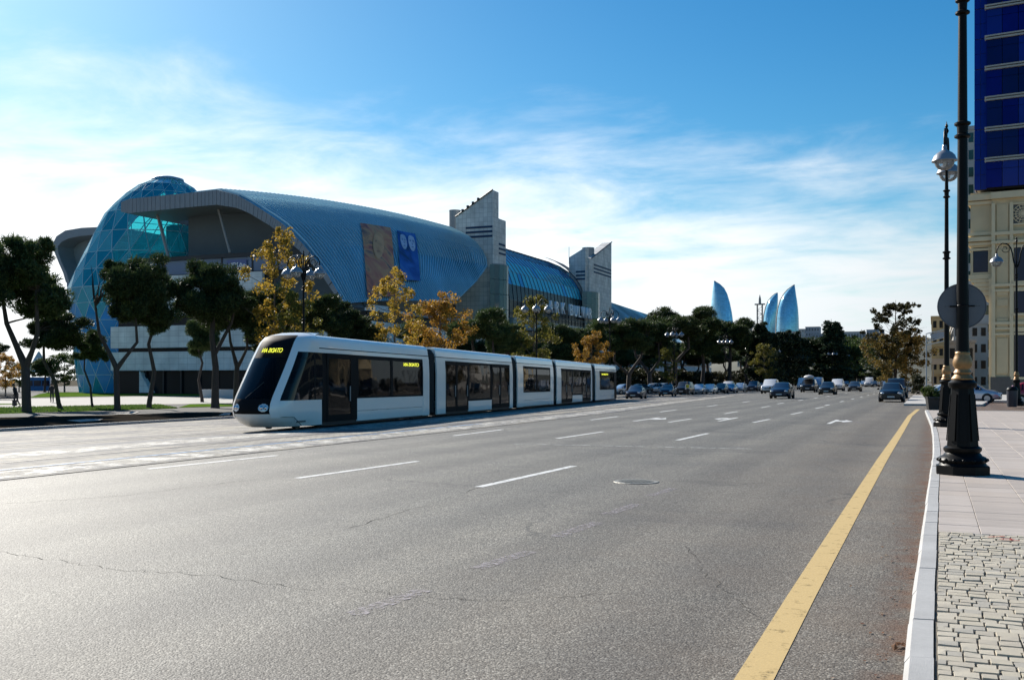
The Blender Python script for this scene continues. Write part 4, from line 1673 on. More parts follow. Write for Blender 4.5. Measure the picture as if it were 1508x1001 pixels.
# glazed stair tube at its foot
def tube_glass(px, ytop, ybot, X, r):
    p = onX(px, ytop, X)
    q = onX(px, ybot, X)
    n = 8
    for lev in range(4):
        z0, z1 = lerp(q.z, p.z, lev / 4), lerp(q.z, p.z, (lev + .97) / 4)
        for k in range(n):
            a0, a1 = math.pi * (k / n) - math.pi / 2, math.pi * ((k + .95) / n) - math.pi / 2
            m = MB()
            A = [Vector((p.x + r * math.cos(a) - .6, p.y + r * 1.5 * math.sin(a), 0)) for a in (a0, a1)]
            m.prism([Vector((A[0].x, A[0].y, z0)), Vector((A[1].x, A[1].y, z0)), Vector((A[1].x, A[1].y, z1)), Vector((A[0].x, A[0].y, z1))], Vector((-.06, 0, 0)))
            m.build("glass_pane", m_tube, mall)
    MB().lathe([(r * .9, p.z), (r * .9, p.z + .2)], 16, c=(p.x - .6, p.y, 0)).build("tube_cap", m_grey, mall)


tube_glass(736, 391, 478, xR + .6, 2.0)

# ---- glass vault between the towers
VX = [(-74.6, 13.4), (-74.6, 17.0), (-74.9, 20.0), (-75.8, 22.6), (-77.3, 24.8), (-79.4, 26.8), (-82.0, 28.5), (-85.0, 29.8), (-88.5, 30.6), (-92.5, 31.0)]
VY0, VY1, NVY = 177.8, 229.0, 24
latt = MB()
for k in range(NVY):
    y0, y1 = lerp(VY0, VY1, k / NVY), lerp(VY0, VY1, (k + 1) / NVY)
    for i in range(len(VX) - 1):
        (x0, z0), (x1, z1) = VX[i], VX[i + 1]
        a, b, c, d = Vector((x0, y0 + .06, z0)), Vector((x0, y1 - .06, z0)), Vector((x1, y1 - .06, z1)), Vector((x1, y0 + .06, z1))
        gm = m_dark if i < 2 else m_vglass if i < 4 else m_vglass2
        if i > 1 and rng.random() < .2:
            gm = m_vglass if gm is m_vglass2 else m_egg2
        MB().prism([a, b, c, d], (-.07, 0, -.03)).build("glass_pane", gm, mall)
for k in range(NVY + 1):
    y = lerp(VY0, VY1, k / NVY)
    latt.tube([(x + .02, y, z + .02) for x, z in VX], .09, 4)
    if k % 2 == 0 and k < NVY:
        for sgn_ in (1, -1):
            pts = []
            for i, (x, z) in enumerate(VX):
                pts.append((x - .28, lerp(VY0, VY1, max(0, min(NVY, k + sgn_ * i * .55)) / NVY), z - .1))
            latt.tube(pts, .16, 5)
for i in range(1, 10, 2):
    latt.tube([(VX[i][0] - .05, VY0, VX[i][1]), (VX[i][0] - .05, VY1, VX[i][1])], .08, 4)
latt.build("vault_lattice", m_lat, mall, kind="stuff")
MB().box(-84, -83.5, VY0, VY1, 0, 26).build("inner_wall", M("inner_wall_blue", (0.10, 0.34, 0.45), 0.7, var=.3, scale=.3), mall)
for z in (17, 22):
    MB().box(-83, -77.5, VY0, VY1, z, z + .5).build("gallery_floor", m_conc, mall)
# canopy beam with the sign letters
zb0, zb1 = 10.9, 13.3
MB().box(-76, -72.6, VY0 - 1, VY1 + 2, zb0, zb1).build("canopy_beam", M("canopy_grey_green", (0.24, 0.29, 0.28), 0.6, var=.12, scale=.8), mall)
MB().box(-72.6, -72.4, VY0 - 1, VY1 + 2, zb1 - .35, zb1 + .04).build("canopy_edge", m_grey, mall)
for k in range(18):
    y = lerp(VY0, VY1, k / 17)
    MB().tube([(-72.9, y, zb1), (-72.9, y, zb1 + 1.4)], .06, 5).build("railing_post", m_darkmetal, mall)
MB().tube([(-72.9, VY0, zb1 + 1.4), (-72.9, VY1, zb1 + 1.4)], .09, 5).build("railing", m_darkmetal, mall)
sgn2 = bpy.data.objects.new("roof_sign", None)
COL.objects.link(sgn2)
sgn2.parent = mall
XS = -71.9
pa, pb = onX(806, 459, XS), onX(832, 463, XS)
letters = [("P", 801.5, 458.5), ("A", 811, 460), ("R", 820, 461.5), ("K", 829, 462.5), ("B", 840.5, 464.5), ("U", 847, 466), ("L", 853, 467), ("V", 858.5, 467.5), ("A", 864, 468.5), ("R", 868.5, 469.5)]
for ch, px, py in letters:
    p = onX(px, py, XS)
    put_text("letter", ch, 3.5, m_sign, (XS, p.y, p.z), (0, 1, 0), (0, 0, 1), sgn2, .22, width=(1.9 if ch != "L" else 1.5))
# ---- second stone tower
xT = -74.2
yc, yd = onX(870.5, 400, xT).y, onX(900.5, 400, xT).y
YS = yc - 4.0
sl, sr = onY(838, 400, YS), onY(862, 400, YS)
MB().prism([(sl.x, YS, 0), (sr.x, YS, 0), (sr.x, YS, onY(862, 364, YS).z), (sl.x, YS, onY(838, 379, YS).z)], (0, 2.4, 0)).build("tower_slab", m_stone, mall)
MB().box(sr.x - 3, sr.x + .6, YS + 1.2, yc + .4, 0, onY(866, 379, YS).z).build("tower_slab", m_stone, mall)
zc1, zd = onX(870.5, 381, xT).z, onX(900.5, 357, xT).z
MB().prism([(xT, yc, 0), (xT, yd, 0), (xT, yd, zd), (xT, yc, zc1)], (-2.4, 0, 0)).build("tower_slab", m_stone, mall)
MB().tube([(xT + .1, yc, zc1 + .1), (xT + .1, yd, zd + .1)], .14, 6).build("coping", m_darkmetal, mall)
tower_stripes('y', onY(850, 399, YS).z, onY(848, 399, YS).x, sr.x - .05, YS)
tower_stripes('x', onX(885, 392, xT).z, yc + .3, yd - .3, xT)
q = onX(866, 365, xT - 2)
MB().lathe([(1.5, 22), (1.5, q.z), (0, q.z + .05)], 14, c=(q.x, q.y, 0)).build("round_vent", m_fascia, mall, 50)
q = onX(838, 370, xT - 3)
MB().tube([(q.x, q.y, q.z - 3), (q.x, q.y, q.z + 1)], .06, 5).build("mast", m_darkmetal, mall)
# dark curved rim where the vault meets this tower
MB().grid([[(x + .5, yy, z + .7) for x, z in VX[2:8]] for yy in (VY1 - 5, VY1 + 1)]).build("vault_rim", M("rim_dark", (0.03, 0.035, 0.04), 0.6), mall, 60)
tube_glass(869, 431, 470, xT + .5, 2.6)

# ---- right-hand wing sloping down towards the far end
WP = [(-96, 1.0), (-90, 1.0), (-84, .93), (-79, .78), (-75.5, .58), (-73.5, .36), (-73, .2)]
rows = []
NW = 24
for k in range(NW + 1):
    s = k / NW
    y = lerp(yd - 1, 342, s)
    top = lerp(26.0, 23.2, s) - 3.0 * max(0, s - .85) / .15 * .6
    sq = 1 - .28 * max(0, (s - .75) / .25) ** 2
    rows.append([(x, y + (6 * (1 - f)) * s, top * f * sq) for x, f in WP])
MB().grid(rows).build("roof", m_roof, mall, 60)
seam = MB()
for k in range(1, 60):
    s = k / 60 * NW
    i = min(int(s), NW - 1)
    t = s - i
    r0 = [Vector(a).lerp(Vector(b), t) for a, b in zip(rows[i], rows[i + 1])]
    up = Vector((.12, 0, .12))
    dy = Vector((0, .07, 0))
    seam.grid([[p - dy for p in r0], [p - dy + up for p in r0], [p + dy + up for p in r0], [p + dy for p in r0]])
seam.build("standing_seam", m_roof, mall, kind="stuff")
MB().grid([rows[-1], [(x, y, 0) for x, y, z in rows[-1]]]).build("end_wall", m_conc, mall)
# rooflights on its slope
for s0, s1 in ((.60, .66), (.68, .74), (.76, .82)):
    a, b = int(s0 * NW), int(s1 * NW) + 1
    up = Vector((.25, 0, .25))
    MB().grid([[Vector(p) + up for p in rows[k][3:6]] for k in (a, b)]).build("rooflight", M("rooflight_glass", (0.20, 0.32, 0.48), 0.1, 0.5), mall)

# ---- two big printed banners on the shell
def banner_mat(name, cols, scale, seed):
    m, t, b = nt_of(name)
    N, L = t.nodes.new, t.links.new
    c = N("ShaderNodeTexCoord")
    q = N("ShaderNodeMapping")
    q.inputs["Location"].default_value = (seed, seed * .7, 0)
    L(c.outputs["Object"], q.inputs[0])
    n = N("ShaderNodeTexNoise")
    n.inputs["Scale"].default_value = scale
    n.inputs["Detail"].default_value = 5
    n.inputs["Distortion"].default_value = .8
    L(q.outputs[0], n.inputs["Vector"])
    r = N("ShaderNodeValToRGB")
    e = r.color_ramp.elements
    e[0].position, e[0].color = .32, (*cols[0], 1)
    e[1].position, e[1].color = .68, (*cols[-1], 1)
    for i, cc in enumerate(cols[1:-1]):
        e.new(.32 + .36 * (i + 1) / (len(cols) - 1)).color = (*cc, 1)
    L(n.outputs["Fac"], r.inputs[0])
    L(r.outputs[0], b.inputs["Base Color"])
    b.inputs["Roughness"].default_value = .5
    return m


def on_shell(s, v):
    i = min(int(v), 10)
    p = shell_pt(s, i).lerp(shell_pt(s, i + 1), v - i)
    return p + Vector((.30, 0, .24))


def s_for(px, v):
    lo, hi = 0.0, 1.0
    for _ in range(40):
        md = (lo + hi) / 2
        p = on_shell(md, v)
        zc = p.y * cs - p.x * sn
        x = CX + FP * (p.x * cs + p.y * sn) / zc
        if x < px:
            lo = md
        else:
            hi = md
    return lo


def banner(name, px0, px1, v0, v1, mat, parent):
    rows = []
    for j in range(11):
        v = lerp(v0, v1, j / 10)
        a, b = s_for(px0(j / 10), v), s_for(px1(j / 10), v)
        rows.append([on_shell(lerp(a, b, k / 6), v) for k in range(7)])
    return MB().grid(rows).build(name, mat, parent, 60)


bn1 = thing("banner", "tall brown printed banner with a faint face hung on the ribbed roof", "banner", onX(555, 400, -76))
bn2 = thing("banner", "blue printed banner with two pale faces hung on the ribbed roof", "banner", onX(600, 385, -76))
banner("banner_sheet", lambda t: 530 + 11 * t, lambda t: 575 + 8 * t, 7.05, 10.9, banner_mat("banner_print_brown", [(0.14, 0.03, 0.02), (0.60, 0.15, 0.06), (0.70, 0.30, 0.10), (0.16, 0.06, 0.05)], .30, 3), bn1)
banner("banner_sheet", lambda t: 584 + 6 * t, lambda t: 611 + 8 * t, 7.3, 10.3, banner_mat("banner_print_blue", [(0.008, 0.02, 0.10), (0.015, 0.06, 0.30), (0.02, 0.10, 0.42), (0.06, 0.16, 0.45)], .3, 8), bn2)


def face(parent, v, px, hv, wpx, mat, lift, turn=0.0):
    """a plain blurred face shape printed on the banner: oval with shaded eyes, nose and mouth"""
    def pt(a, b, up):
        vv = v + hv * b
        p = on_shell(s_for(px + wpx * a + turn * b, vv), vv)
        return p + Vector((up, 0, up * .8))
    m = MB()
    ring = [pt(math.cos(t), math.sin(t), lift) for t in [2 * math.pi * k / 18 for k in range(18)]]
    m.add(ring, [tuple(range(18))])
    fo = m.build("printed_face", mat[0], parent)
    for (a, b, ra, rb) in ((-.4, -.15, .26, .10), (.4, -.15, .26, .10), (.02, .2, .14, .16), (0, .55, .34, .07)):
        m = MB()
        m.add([pt(a + ra * math.cos(t), b + rb * math.sin(t), lift + .03) for t in [2 * math.pi * k / 10 for k in range(10)]], [tuple(range(10))])
        m.build("printed_feature", mat[1], fo)


fa = (M("print_skin", (0.72, 0.33, 0.14), .6, var=.45, scale=.8), M("print_dark", (0.46, 0.19, 0.08), .6, var=.3, scale=.8))
fb = (M("print_pale_blue", (0.42, 0.52, 0.72), .6, var=.5, scale=.8), M("print_navy", (0.16, 0.24, 0.46), .6, var=.3, scale=.8))
face(bn1, 8.75, 557, .75, 8.5, fa, .05)
face(bn2, 8.35, 594, .55, 4.6, fb, .05, 2)
face(bn2, 8.35, 606, .60, 5.0, fb, .05, 2)
# white notice at the foot of the brown banner
p0, p1 = onX(544, 448, -71.4), onX(570, 462, -71.4)
MB().box(-71.4, -71.2, p0.y, p1.y, min(p1.z, p0.z) + .1, p0.z).build("notice_board", M("notice_white", (0.6, 0.63, 0.64), .5, var=.35, scale=2.5), bn1)

# ================================================================== RIGHT-HAND BUILDINGS
m_cream = M("cream_stone", (0.60, 0.48, 0.29), 0.75, var=0.08, scale=1.2, var2=0.10, scale2=0.25, bump=0.1, bscale=12)
m_cream2 = M("cream_trim", (0.66, 0.54, 0.34), 0.7, var=0.08, scale=1.5)
m_cobalt = M("cobalt_glass", (0.002, 0.008, 0.15), 0.06, var=0.5, scale=0.25, spec=0.10, var2=.25, scale2=.12)
m_cob_a = m_cobalt
m_cob_b = M("cobalt_glass_deep", (0.001, 0.004, 0.075), 0.05, var=0.5, scale=0.25, spec=0.2)
m_cob_c = M("cobalt_glass_light", (0.004, 0.014, 0.19), 0.07, var=0.4, scale=0.25, spec=0.25)
m_cobalt2 = M("cobalt_glass_side", (0.003, 0.022, 0.24), 0.06, var=0.3, scale=0.2, spec=0.15)
m_wind = M("dark_blue_window", (0.004, 0.012, 0.04), 0.05, var=0.5, scale=0.6, spec=0.3)
m_base = M("dark_granite", (0.07, 0.065, 0.06), 0.4, var=0.25, scale=3)

hq = thing("office_tower", "blue glass office tower with white bands standing on a cream stone base", "office building", (5.7, 100, 0))
ZC = 110.0
C0 = at(1460, 559, ZC)
FXV = Vector((math.cos(R(-7)), math.sin(R(-7)), 0))     # along the front, to the right
FYV = Vector((math.sin(R(2)), math.cos(R(2)), 0))       # along the street side, away


def hp(s, d, z):
    """s along the front from the corner, d inward, z up"""
    q = C0 + FXV * s + Vector((-FXV.y, FXV.x, 0)) * d
    return Vector((q.x, q.y, z))


def hbox(m, s0, s1, d0, d1, z0, z1, mi=0):
    vs = [hp(s, d, z) for s in (s0, s1) for d in (d0, d1) for z in (z0, z1)]
    return m.add(vs, [(0, 1, 3, 2), (4, 6, 7, 5), (0, 4, 5, 1), (2, 3, 7, 6), (0, 2, 6, 4), (1, 5, 7, 3)], mi)


def hpart(name, mat, *boxes, parent=None):
    m = MB()
    for b in boxes:
        hbox(m, *b)
    return m.build(name, mat, parent or hq)


def zpx(py, zc=ZC):
    return EYE + (HY - py) / FP * zc


S1 = 15.0
zTop = zpx(283)
# cream base: wall, plinth, piers, cornices
hpart("wall", m_cream, (0, S1, .5, 30, 0, zTop))
hpart("plinth", m_base, (-.1, S1, .25, .5, 0, 2.0))
for s in (0.0, 1.75):
    hpart("pier", m_cream2, (s, s + .35, .2, .5, 2.0, zTop - 1.2))
for a, b in ((.37, 1.73),):
    for z0, z1 in ((2.3, zpx(497)), (zpx(484), zpx(468)), (zpx(452), zpx(440)), (zpx(436), zpx(428)), (zpx(424), zpx(366)), (zpx(356), zpx(300))):
        hpart("stone_panel", m_cream, (a + .12, b - .12, .36, .5, z0 + .08, z1 - .08))
for py, th, pr in ((288, .7, .55), (344, .35, .33), (357, .3, .38), (420, .3, .34), (428, .25, .25), (476, .3, .34), (484, .22, .24), (492, .22, .27)):
    hpart("string_course", m_cream2, (-.05, S1, .5 - pr, .5, zpx(py) - th / 2, zpx(py) + th / 2))
# windows of the base, panes set back in frames
for y0, y1 in ((415, 366), (462, 428), (555, 489)):
    for s0, s1 in ((2.15, 5.4), (6.2, 9.4), (10.2, 13.4)):
        fr = hpart("window_frame", m_cream2, (s0 - .2, s1 + .2, .28, .5, zpx(y1), zpx(y1) + .28), (s0 - .2, s0, .3, .5, zpx(y0), zpx(y1)), (s1, s1 + .2, .3, .5, zpx(y0), zpx(y1)), (s0 - .3, s1 + .3, .2, .5, zpx(y0) - .25, zpx(y0)))
        n = 3
        for k in range(n):
            a, b = lerp(s0, s1, k / n), lerp(s0, s1, (k + 1) / n)
            hpart("window_pane", m_wind, (a + .04, b - .04, .42, .47, zpx(y0) + .03, zpx(y1) - .03), parent=fr)
# pierced star grille
s0, s1, z0, z1 = 1.95, 4.1, zpx(331), zpx(303)
hpart("grille_recess", m_base, (s0, s1, .44, .49, z0, z1))
gm_ = MB()
cx_, cz_ = (s0 + s1) / 2, (z0 + z1) / 2
rr = (s1 - s0) / 2
for k in range(8):
    a = math.pi * k / 8
    d = (math.cos(a) * rr * .98, math.sin(a) * rr * .95)
    gm_.tube([hp(cx_ - d[0], .40, cz_ - d[1]), hp(cx_ + d[0], .40, cz_ + d[1])], .045, 4)
for q in (.35, .68, .98):
    gm_.tube([hp(cx_ + rr * q * math.cos(t), .39, cz_ + rr * q * .95 * math.sin(t)) for t in [2 * math.pi * (k + .5 * (q > .5)) / 8 for k in range(9)]], .045, 4)
gm_.build("star_grille", m_cream2, hq)
hpart("grille_frame", m_cream2, (s0 - .16, s0, .3, .5, z0 - .16, z1 + .16), (s1, s1 + .16, .3, .5, z0 - .16, z1 + .16), (s0, s1, .3, .5, z1, z1 + .16), (s0, s1, .3, .5, z0 - .16, z0))
# street-side wall with tall narrow openings between piers
for k in range(9):
    d = .5 + k * 3.1
    hpart("pier", m_cream2, (-.30, 0, d, d + .9, 0, 12.6))
    hpart("spandrel", m_cream2, (-.2, 0, d + .9, d + 3.1, zpx(478) - .2, zpx(468) + .3))
    for z0, z1 in ((1.0, zpx(480)), (zpx(462), 12.3)):
        hpart("window_pane", m_wind, (-.06, -.01, d + 1.0, d + 3.0, z0, z1))
# bay projecting over the street: brackets, cornices, window
bw = 2.15
zb0, zb1 = zpx(432), zTop + .2
hpart("bay_wall", m_cream, (-bw, 0, 1.0, 9.0, zpx(402), zpx(399)), (-bw, 0, 1.0, 9.0, zpx(362), zb1), (-bw + 1.75, 0, 1.0, 9.0, zpx(399), zpx(362)), (-bw, -bw + .25, 1.0, 9.0, zpx(399), zpx(362)))
hpart("bay_window", m_wind, (-bw + .25, -bw + 1.75, 1.15, 1.25, zpx(400), zpx(364)))
for k, (py0, py1, ins) in enumerate(((409, 402, -.25), (414, 409, 0), (420, 414, .3), (426, 420, .6), (434, 426, .95), (440, 434, 1.4))):
    hpart("bracket_course", m_cream2, (-bw + ins, 0, 1.0 + ins * .3, 9.0, zpx(py0), zpx(py1) - .02))
for py, th, pr in ((288, .6, .45), (296, .35, .22), (342, .35, .25), (350, .45, .5), (357, .3, .25), (365, .25, .12)):
    hpart("cornice", m_cream2, (-bw - pr, -.02, 1.0 - pr, 9.2, zpx(py) - th / 2, zpx(py) + th / 2))
for k in range(7):
    hpart("dentil", m_cream2, (-bw - .38, -bw + .1, 1.3 + k * 1.1, 1.7 + k * 1.1, zpx(356), zpx(352)))
# blue glass shaft above: panes between the floor bands
ST, sg0 = 3.28, -.5
zf = zTop + .45
nfl = 9
hpart("shaft_core", m_base, (-1.55, S1 + .6, 1.05, 26, zf, zf + ST * nfl))
for fl in range(nfl):
    z0 = zf + ST * fl
    n = 10
    for k in range(n):
        a, b = lerp(sg0, S1, k / n), lerp(sg0, S1, (k + 1) / n)
        zz = z0 + .06
        m_cobalt = (m_cob_a, m_cob_b, m_cob_c)[rng.choice((0, 0, 1, 1, 2))]
        hpart("glass_pane", m_cobalt, (a + .03, b - .03, -.02, .05, zz, z0 + ST * .60))
        hpart("glass_pane", m_cobalt, (a + .03, b - .03, -.02, .05, z0 + ST * .60 + .04, z0 + ST - .5))
    bz = z0 + ST - .48
    bd = hpart("floor_band", M("band_grey", (0.36, 0.35, 0.31), 0.5, var=.1), (sg0 - .15, S1 + .4, -.28, .3, bz, bz + .18), (sg0 - .15, S1 + .4, -.28, .3, bz + .30, bz + .46))
    hpart("band_shadow_gap", m_base, (sg0 - .05, S1 + .4, -.1, .3, bz + .18, bz + .30), parent=bd)
    # recessed near side of the bay shaft
    for k in range(2):
        a, b = lerp(-1.75, sg0, k / 2), lerp(-1.75, sg0, (k + 1) / 2)
        hpart("glass_pane", m_cobalt2, (a + .02, b - .02, .9, .98, z0 + .05, z0 + ST * .5))
        hpart("glass_pane", m_cobalt2, (a + .02, b - .02, .9, .98, z0 + ST * .5 + .04, z0 + ST - .03))
    for k in range(6):
        d0 = 1.0 + k * 1.5
        hpart("glass_pane", m_cobalt2, (-1.76, -1.68, d0 + .03, d0 + 1.47, z0 + .05, z0 + ST - .04))
hpart("pier_glass_edge", m_cobalt, (sg0 - .02, sg0 + .06, -.02, 1.0, zf, zf + ST * nfl))


def block(name, label, cat, px0, px1, pytop, zc, depth, mat, floors, cols, wmat, group=None, base_py=None, rot=R(-22.38), roofmat=None, balc=False, win_w=.55, win_h=.5):
    """a distant block of flats: walls, window openings one by one, roof slab, parapet"""
    a, b = at(px0, 559, zc), at(px1, 559, zc)
    z1 = EYE + (HY - pytop) / FP * zc
    z0 = 0.0 if base_py is None else EYE + (HY - base_py) / FP * zc
    t = thing(name, label, cat, (a.x, a.y, 0), group=group)
    d = (b - a)
    d.z = 0
    L = d.length
    d.normalize()
    d = Vector((d.x * math.cos(rot) - d.y * math.sin(rot), d.x * math.sin(rot) + d.y * math.cos(rot), 0))
    nn = Vector((-d.y, d.x, 0))

    def bp(s, q, z):
        v = a + d * s + nn * q
        return Vector((v.x, v.y, z))

    def bb(m, s0, s1, q0, q1, za, zb):
        vs = [bp(s, q, z) for s in (s0, s1) for q in (q0, q1) for z in (za, zb)]
        m.add(vs, [(0, 1, 3, 2), (4, 6, 7, 5), (0, 4, 5, 1), (2, 3, 7, 6), (0, 2, 6, 4), (1, 5, 7, 3)])
        return m
    bb(MB(), 0, L, 0, depth, z0, z1).build("wall", mat, t)
    bb(MB(), -.2, L + .2, -.2, depth + .2, z1, z1 + max(.4, (z1 - z0) * .015)).build("roof", roofmat or mat, t)
    fh = (z1 - z0) / floors
    cw = L / cols
    for f in range(floors):
        for c in range(cols):
            s0 = c * cw + cw * (1 - win_w) / 2
            za = z0 + fh * f + fh * .28
            bb(MB(), s0, s0 + cw * win_w, -.06, .0, za, za + fh * win_h).build("window", wmat, t)
        if balc:
            bb(MB(), 0.1, L - .1, -1.0, 0, z0 + fh * f - .12, z0 + fh * f + .12).build("balcony", mat, t)
    # street side windows
    nside = max(2, int(depth / max(cw, 1.5) / 1.3))
    for f in range(floors):
        for c in range(nside):
            q0 = depth * (c + .25) / nside
            za = z0 + fh * f + fh * .28
            bb(MB(), -.06, 0, q0, q0 + depth * .5 / nside, za, za + fh * win_h).build("window", wmat, t)
    return t


m_palewall = M("pale_render", (0.42, 0.40, 0.37), 0.85, var=0.1, scale=.4, var2=.1, scale2=.1)
m_greywall = M("grey_render", (0.27, 0.26, 0.25), 0.85, var=0.12, scale=.4)
m_greenw = M("green_window", (0.02, 0.06, 0.05), 0.1, var=.4, scale=.4)
block("apartment_tower", "tall pale apartment tower with green windows behind the blue office tower", "apartment building", 1424, 1500, 192, 190, 30, m_palewall, 15, 7, m_greenw, win_w=.6, win_h=.55)
block("flat_block", "low grey flat-roofed block behind the second lamp post", "building", 1396, 1432, 505, 150, 30, m_greywall, 2, 3, m_dark)
block("flat_block", "grey block with dark openings rising above the low grey block", "building", 1404, 1450, 478, 178, 30, m_palewall, 4, 4, m_dark)
block("stone_house", "yellow stone house half hidden by the brown plane tree", "house", 1372, 1398, 468, 225, 30, M("yellow_stone", (0.44, 0.35, 0.20), .8, var=.15, scale=.5), 5, 3, m_dark, balc=True)
# awning and shopfront strip under the low block
aw = thing("shop_canopy", "white shop canopy beside the second lamp post", "canopy", at(1372, 559, 140))
p, q = at(1372, 528, 140), at(1404, 536, 140)
MB().box(p.x, q.x + 2, p.y, p.y + 3, q.z, p.z).build("canopy_board", m_palewall, aw)
for k in range(3):
    x = lerp(p.x + .2, q.x + 1.8, k / 2)
    MB().box(x - .08, x + .08, p.y + .3, p.y + .46, 0, q.z).build("post", m_grey, aw)

# ================================================================== FAR CITY: flame towers, mast, hillside blocks
m_flame = gridmat("flame_glass", (0.24, 0.55, 0.74), (0.32, 0.60, 0.76), 9, 4.2, 0.35, 0.12, 0.25, var=.10)
hill_m = M("hill_scrub", (0.12, 0.12, 0.09), 0.95, var=0.3, scale=.01)


def hill(px, zc, rx, ry, h):
    c = at(px, 559, zc)
    rows = []
    n = 16
    for k in range(n + 1):
        r = k / n
        rows.append([(c.x + rx * r * math.cos(a), c.y + ry * r * math.sin(a), h * (0.5 + .5 * math.cos(math.pi * r)) * (1 + .06 * math.sin(5 * a + 3 * r)) - .6) for a in [2 * math.pi * j / 40 for j in range(41)]])
    return MB().grid(rows).build("hill", hill_m, None, 80, kind="structure")


hill(1130, 1750, 520, 420, 66)
hill(1290, 1500, 420, 300, 64)


def flame(label, outline, zc, dep, lean):
    """outline: list of (py, left px, right px) from the base up; section is a lens with a sharp front edge"""
    c = at((outline[0][1] + outline[0][2]) / 2, 559, zc)
    t = thing("flame_tower", label, "skyscraper", (c.x, c.y, 60), group="three flame-shaped glass skyscrapers on the hill")
    rt = Vector((cs, sn, 0))
    fw = Vector((-sn, cs, 0))
    rows = []
    for py, a, b in outline:
        p, q = at(a, py, zc), at(b, py, zc)
        w_ = (q - p).length
        row = []
        for k in range(20):
            th = 2 * math.pi * k / 20
            u = .5 + .5 * math.cos(th)
            v = math.sin(th)
            v = math.copysign(abs(v) ** .8, v)
            row.append(p + rt * (u * w_) + fw * (v * dep * .5 * (w_ / max(1e-3, (outline[0][2] - outline[0][1]) * zc / FP)) + lean * (u - .5) * w_))
        rows.append(row)
    MB().grid(rows, close=True).build("glass_skin", m_flame, t, 40)
    # pale fin along the sharp edge
    k = 10 if lean > 0 else 0
    MB().tube([r[k] for r in rows], [1.1] * len(rows), 5).build("edge_fin", m_palewall, t, 60)
    # crown: open frame plate at the tip
    top = rows[-1][0]
    MB().tube([rows[-1][0], rows[-1][10]], .6, 5).build("tip_beam", m_palewall, t)
    return t


flame("slim flame-shaped glass tower standing alone, its tip leaning left", [(500, 1047.5, 1079), (478, 1047, 1078.3), (460, 1047.5, 1076), (445, 1048.5, 1073), (433, 1049.5, 1069.5), (425, 1050.2, 1065.5), (419, 1050.9, 1059.5), (415.5, 1051.3, 1054), (414, 1051.2, 1052.2)], 1560, 36, -.3)
flame("smallest flame-shaped glass tower, between the mast and the broad flame tower", [(505, 1121, 1141), (482, 1122.5, 1143), (465, 1124, 1144.5), (452, 1127, 1145.3), (443, 1131, 1145.6), (437, 1136, 1145.7), (433, 1141, 1145.6), (431.5, 1144.5, 1145.4)], 1640, 30, .3)
flame("broad flame-shaped glass tower, rightmost of three, tip leaning right", [(505, 1141, 1176), (485, 1141.5, 1177), (468, 1142.5, 1176.5), (454, 1144.5, 1175.5), (443, 1148, 1174), (434, 1153, 1172.5), (427, 1159, 1171.5), (422, 1166, 1170.7), (419.5, 1169.6, 1170.3)], 1500, 38, .3)

mast = thing("radio_mast", "steel lattice radio mast with a drum platform between the glass towers", "mast", (*at(1119, 559, 1100).xy, 60))
c = at(1119, 490, 1100)
z480, z450, z432 = (at(1119, y, 1100).z for y in (482, 448, 430))
for dx in (-2.6, 2.6):
    for dy in (-2.6, 2.6):
        MB().tube([(c.x + dx, c.y + dy, c.z - 25), (c.x + dx, c.y + dy, z450)], .5, 5).build("leg", m_greywall, mast)
br_ = MB()
z = c.z - 20
k = 0
while z < z450 - 4:
    s = 1 if k % 2 else -1
    br_.tube([(c.x - 2.6 * s, c.y - 2.6, z), (c.x + 2.6 * s, c.y - 2.6, z + 4)], .28, 4)
    br_.tube([(c.x - 2.6, c.y - 2.6, z), (c.x + 2.6, c.y - 2.6, z)], .28, 4)
    z += 4
    k += 1
br_.build("bracing", m_greywall, mast, kind="stuff")
MB().tube([(c.x - 5.5, c.y, z450), (c.x + 5.5, c.y, z450)], .8, 6).build("cross_arm", m_greywall, mast)
MB().tube([(c.x, c.y, z450), (c.x, c.y, at(1119, 440, 1100).z), (c.x, c.y, z432 - 3)], [1.6, 1.3, .3], 6).build("spire", m_greywall, mast)
MB().lathe([(7.5, c.z - 4), (8, c.z), (8, z480 - 2), (7, z480)], 14, c=(c.x, c.y, 0)).build("platform_drum", m_greywall, mast, 50)
m_citywin = M("city_window", (0.08, 0.10, 0.12), .2, var=.3)
m_city = M("city_limestone", (0.40, 0.39, 0.38), .85, var=.1, scale=.05)
m_city2 = M("city_grey", (0.26, 0.29, 0.33), .8, var=.1, scale=.05)
for lab, px0, px1, py, zc, fl, co, mt in (
        ("pale block on the far hill left of the radio mast", 1086, 1099, 474, 1300, 8, 4, m_city),
        ("low pale block on the far hill under the mast platform", 1104, 1116, 480, 1340, 6, 4, m_city),
        ("pale wide block at the foot of the broad flame tower", 1152, 1180, 489, 1250, 5, 7, m_city),
        ("pale stepped block right of the broad flame tower", 1176, 1192, 485, 1300, 7, 4, m_city),
        ("blue-grey office block on the far hill with flat roof", 1186, 1206, 482, 1200, 8, 5, m_city2),
        ("wide grey block above the conifers on the far hill", 1196, 1232, 492, 1120, 6, 8, m_city2),
        ("distant pale terrace on the hill behind the plane tree", 1240, 1272, 489, 1150, 4, 8, m_city),
        ("distant grey terrace on the hill beside the plane tree", 1276, 1300, 486, 1180, 4, 6, m_city2)):
    block("hillside_block", lab, "apartment building", px0, px1, py, zc, 18, mt, fl, co, m_citywin, base_py=540, group="blocks on the far hill")

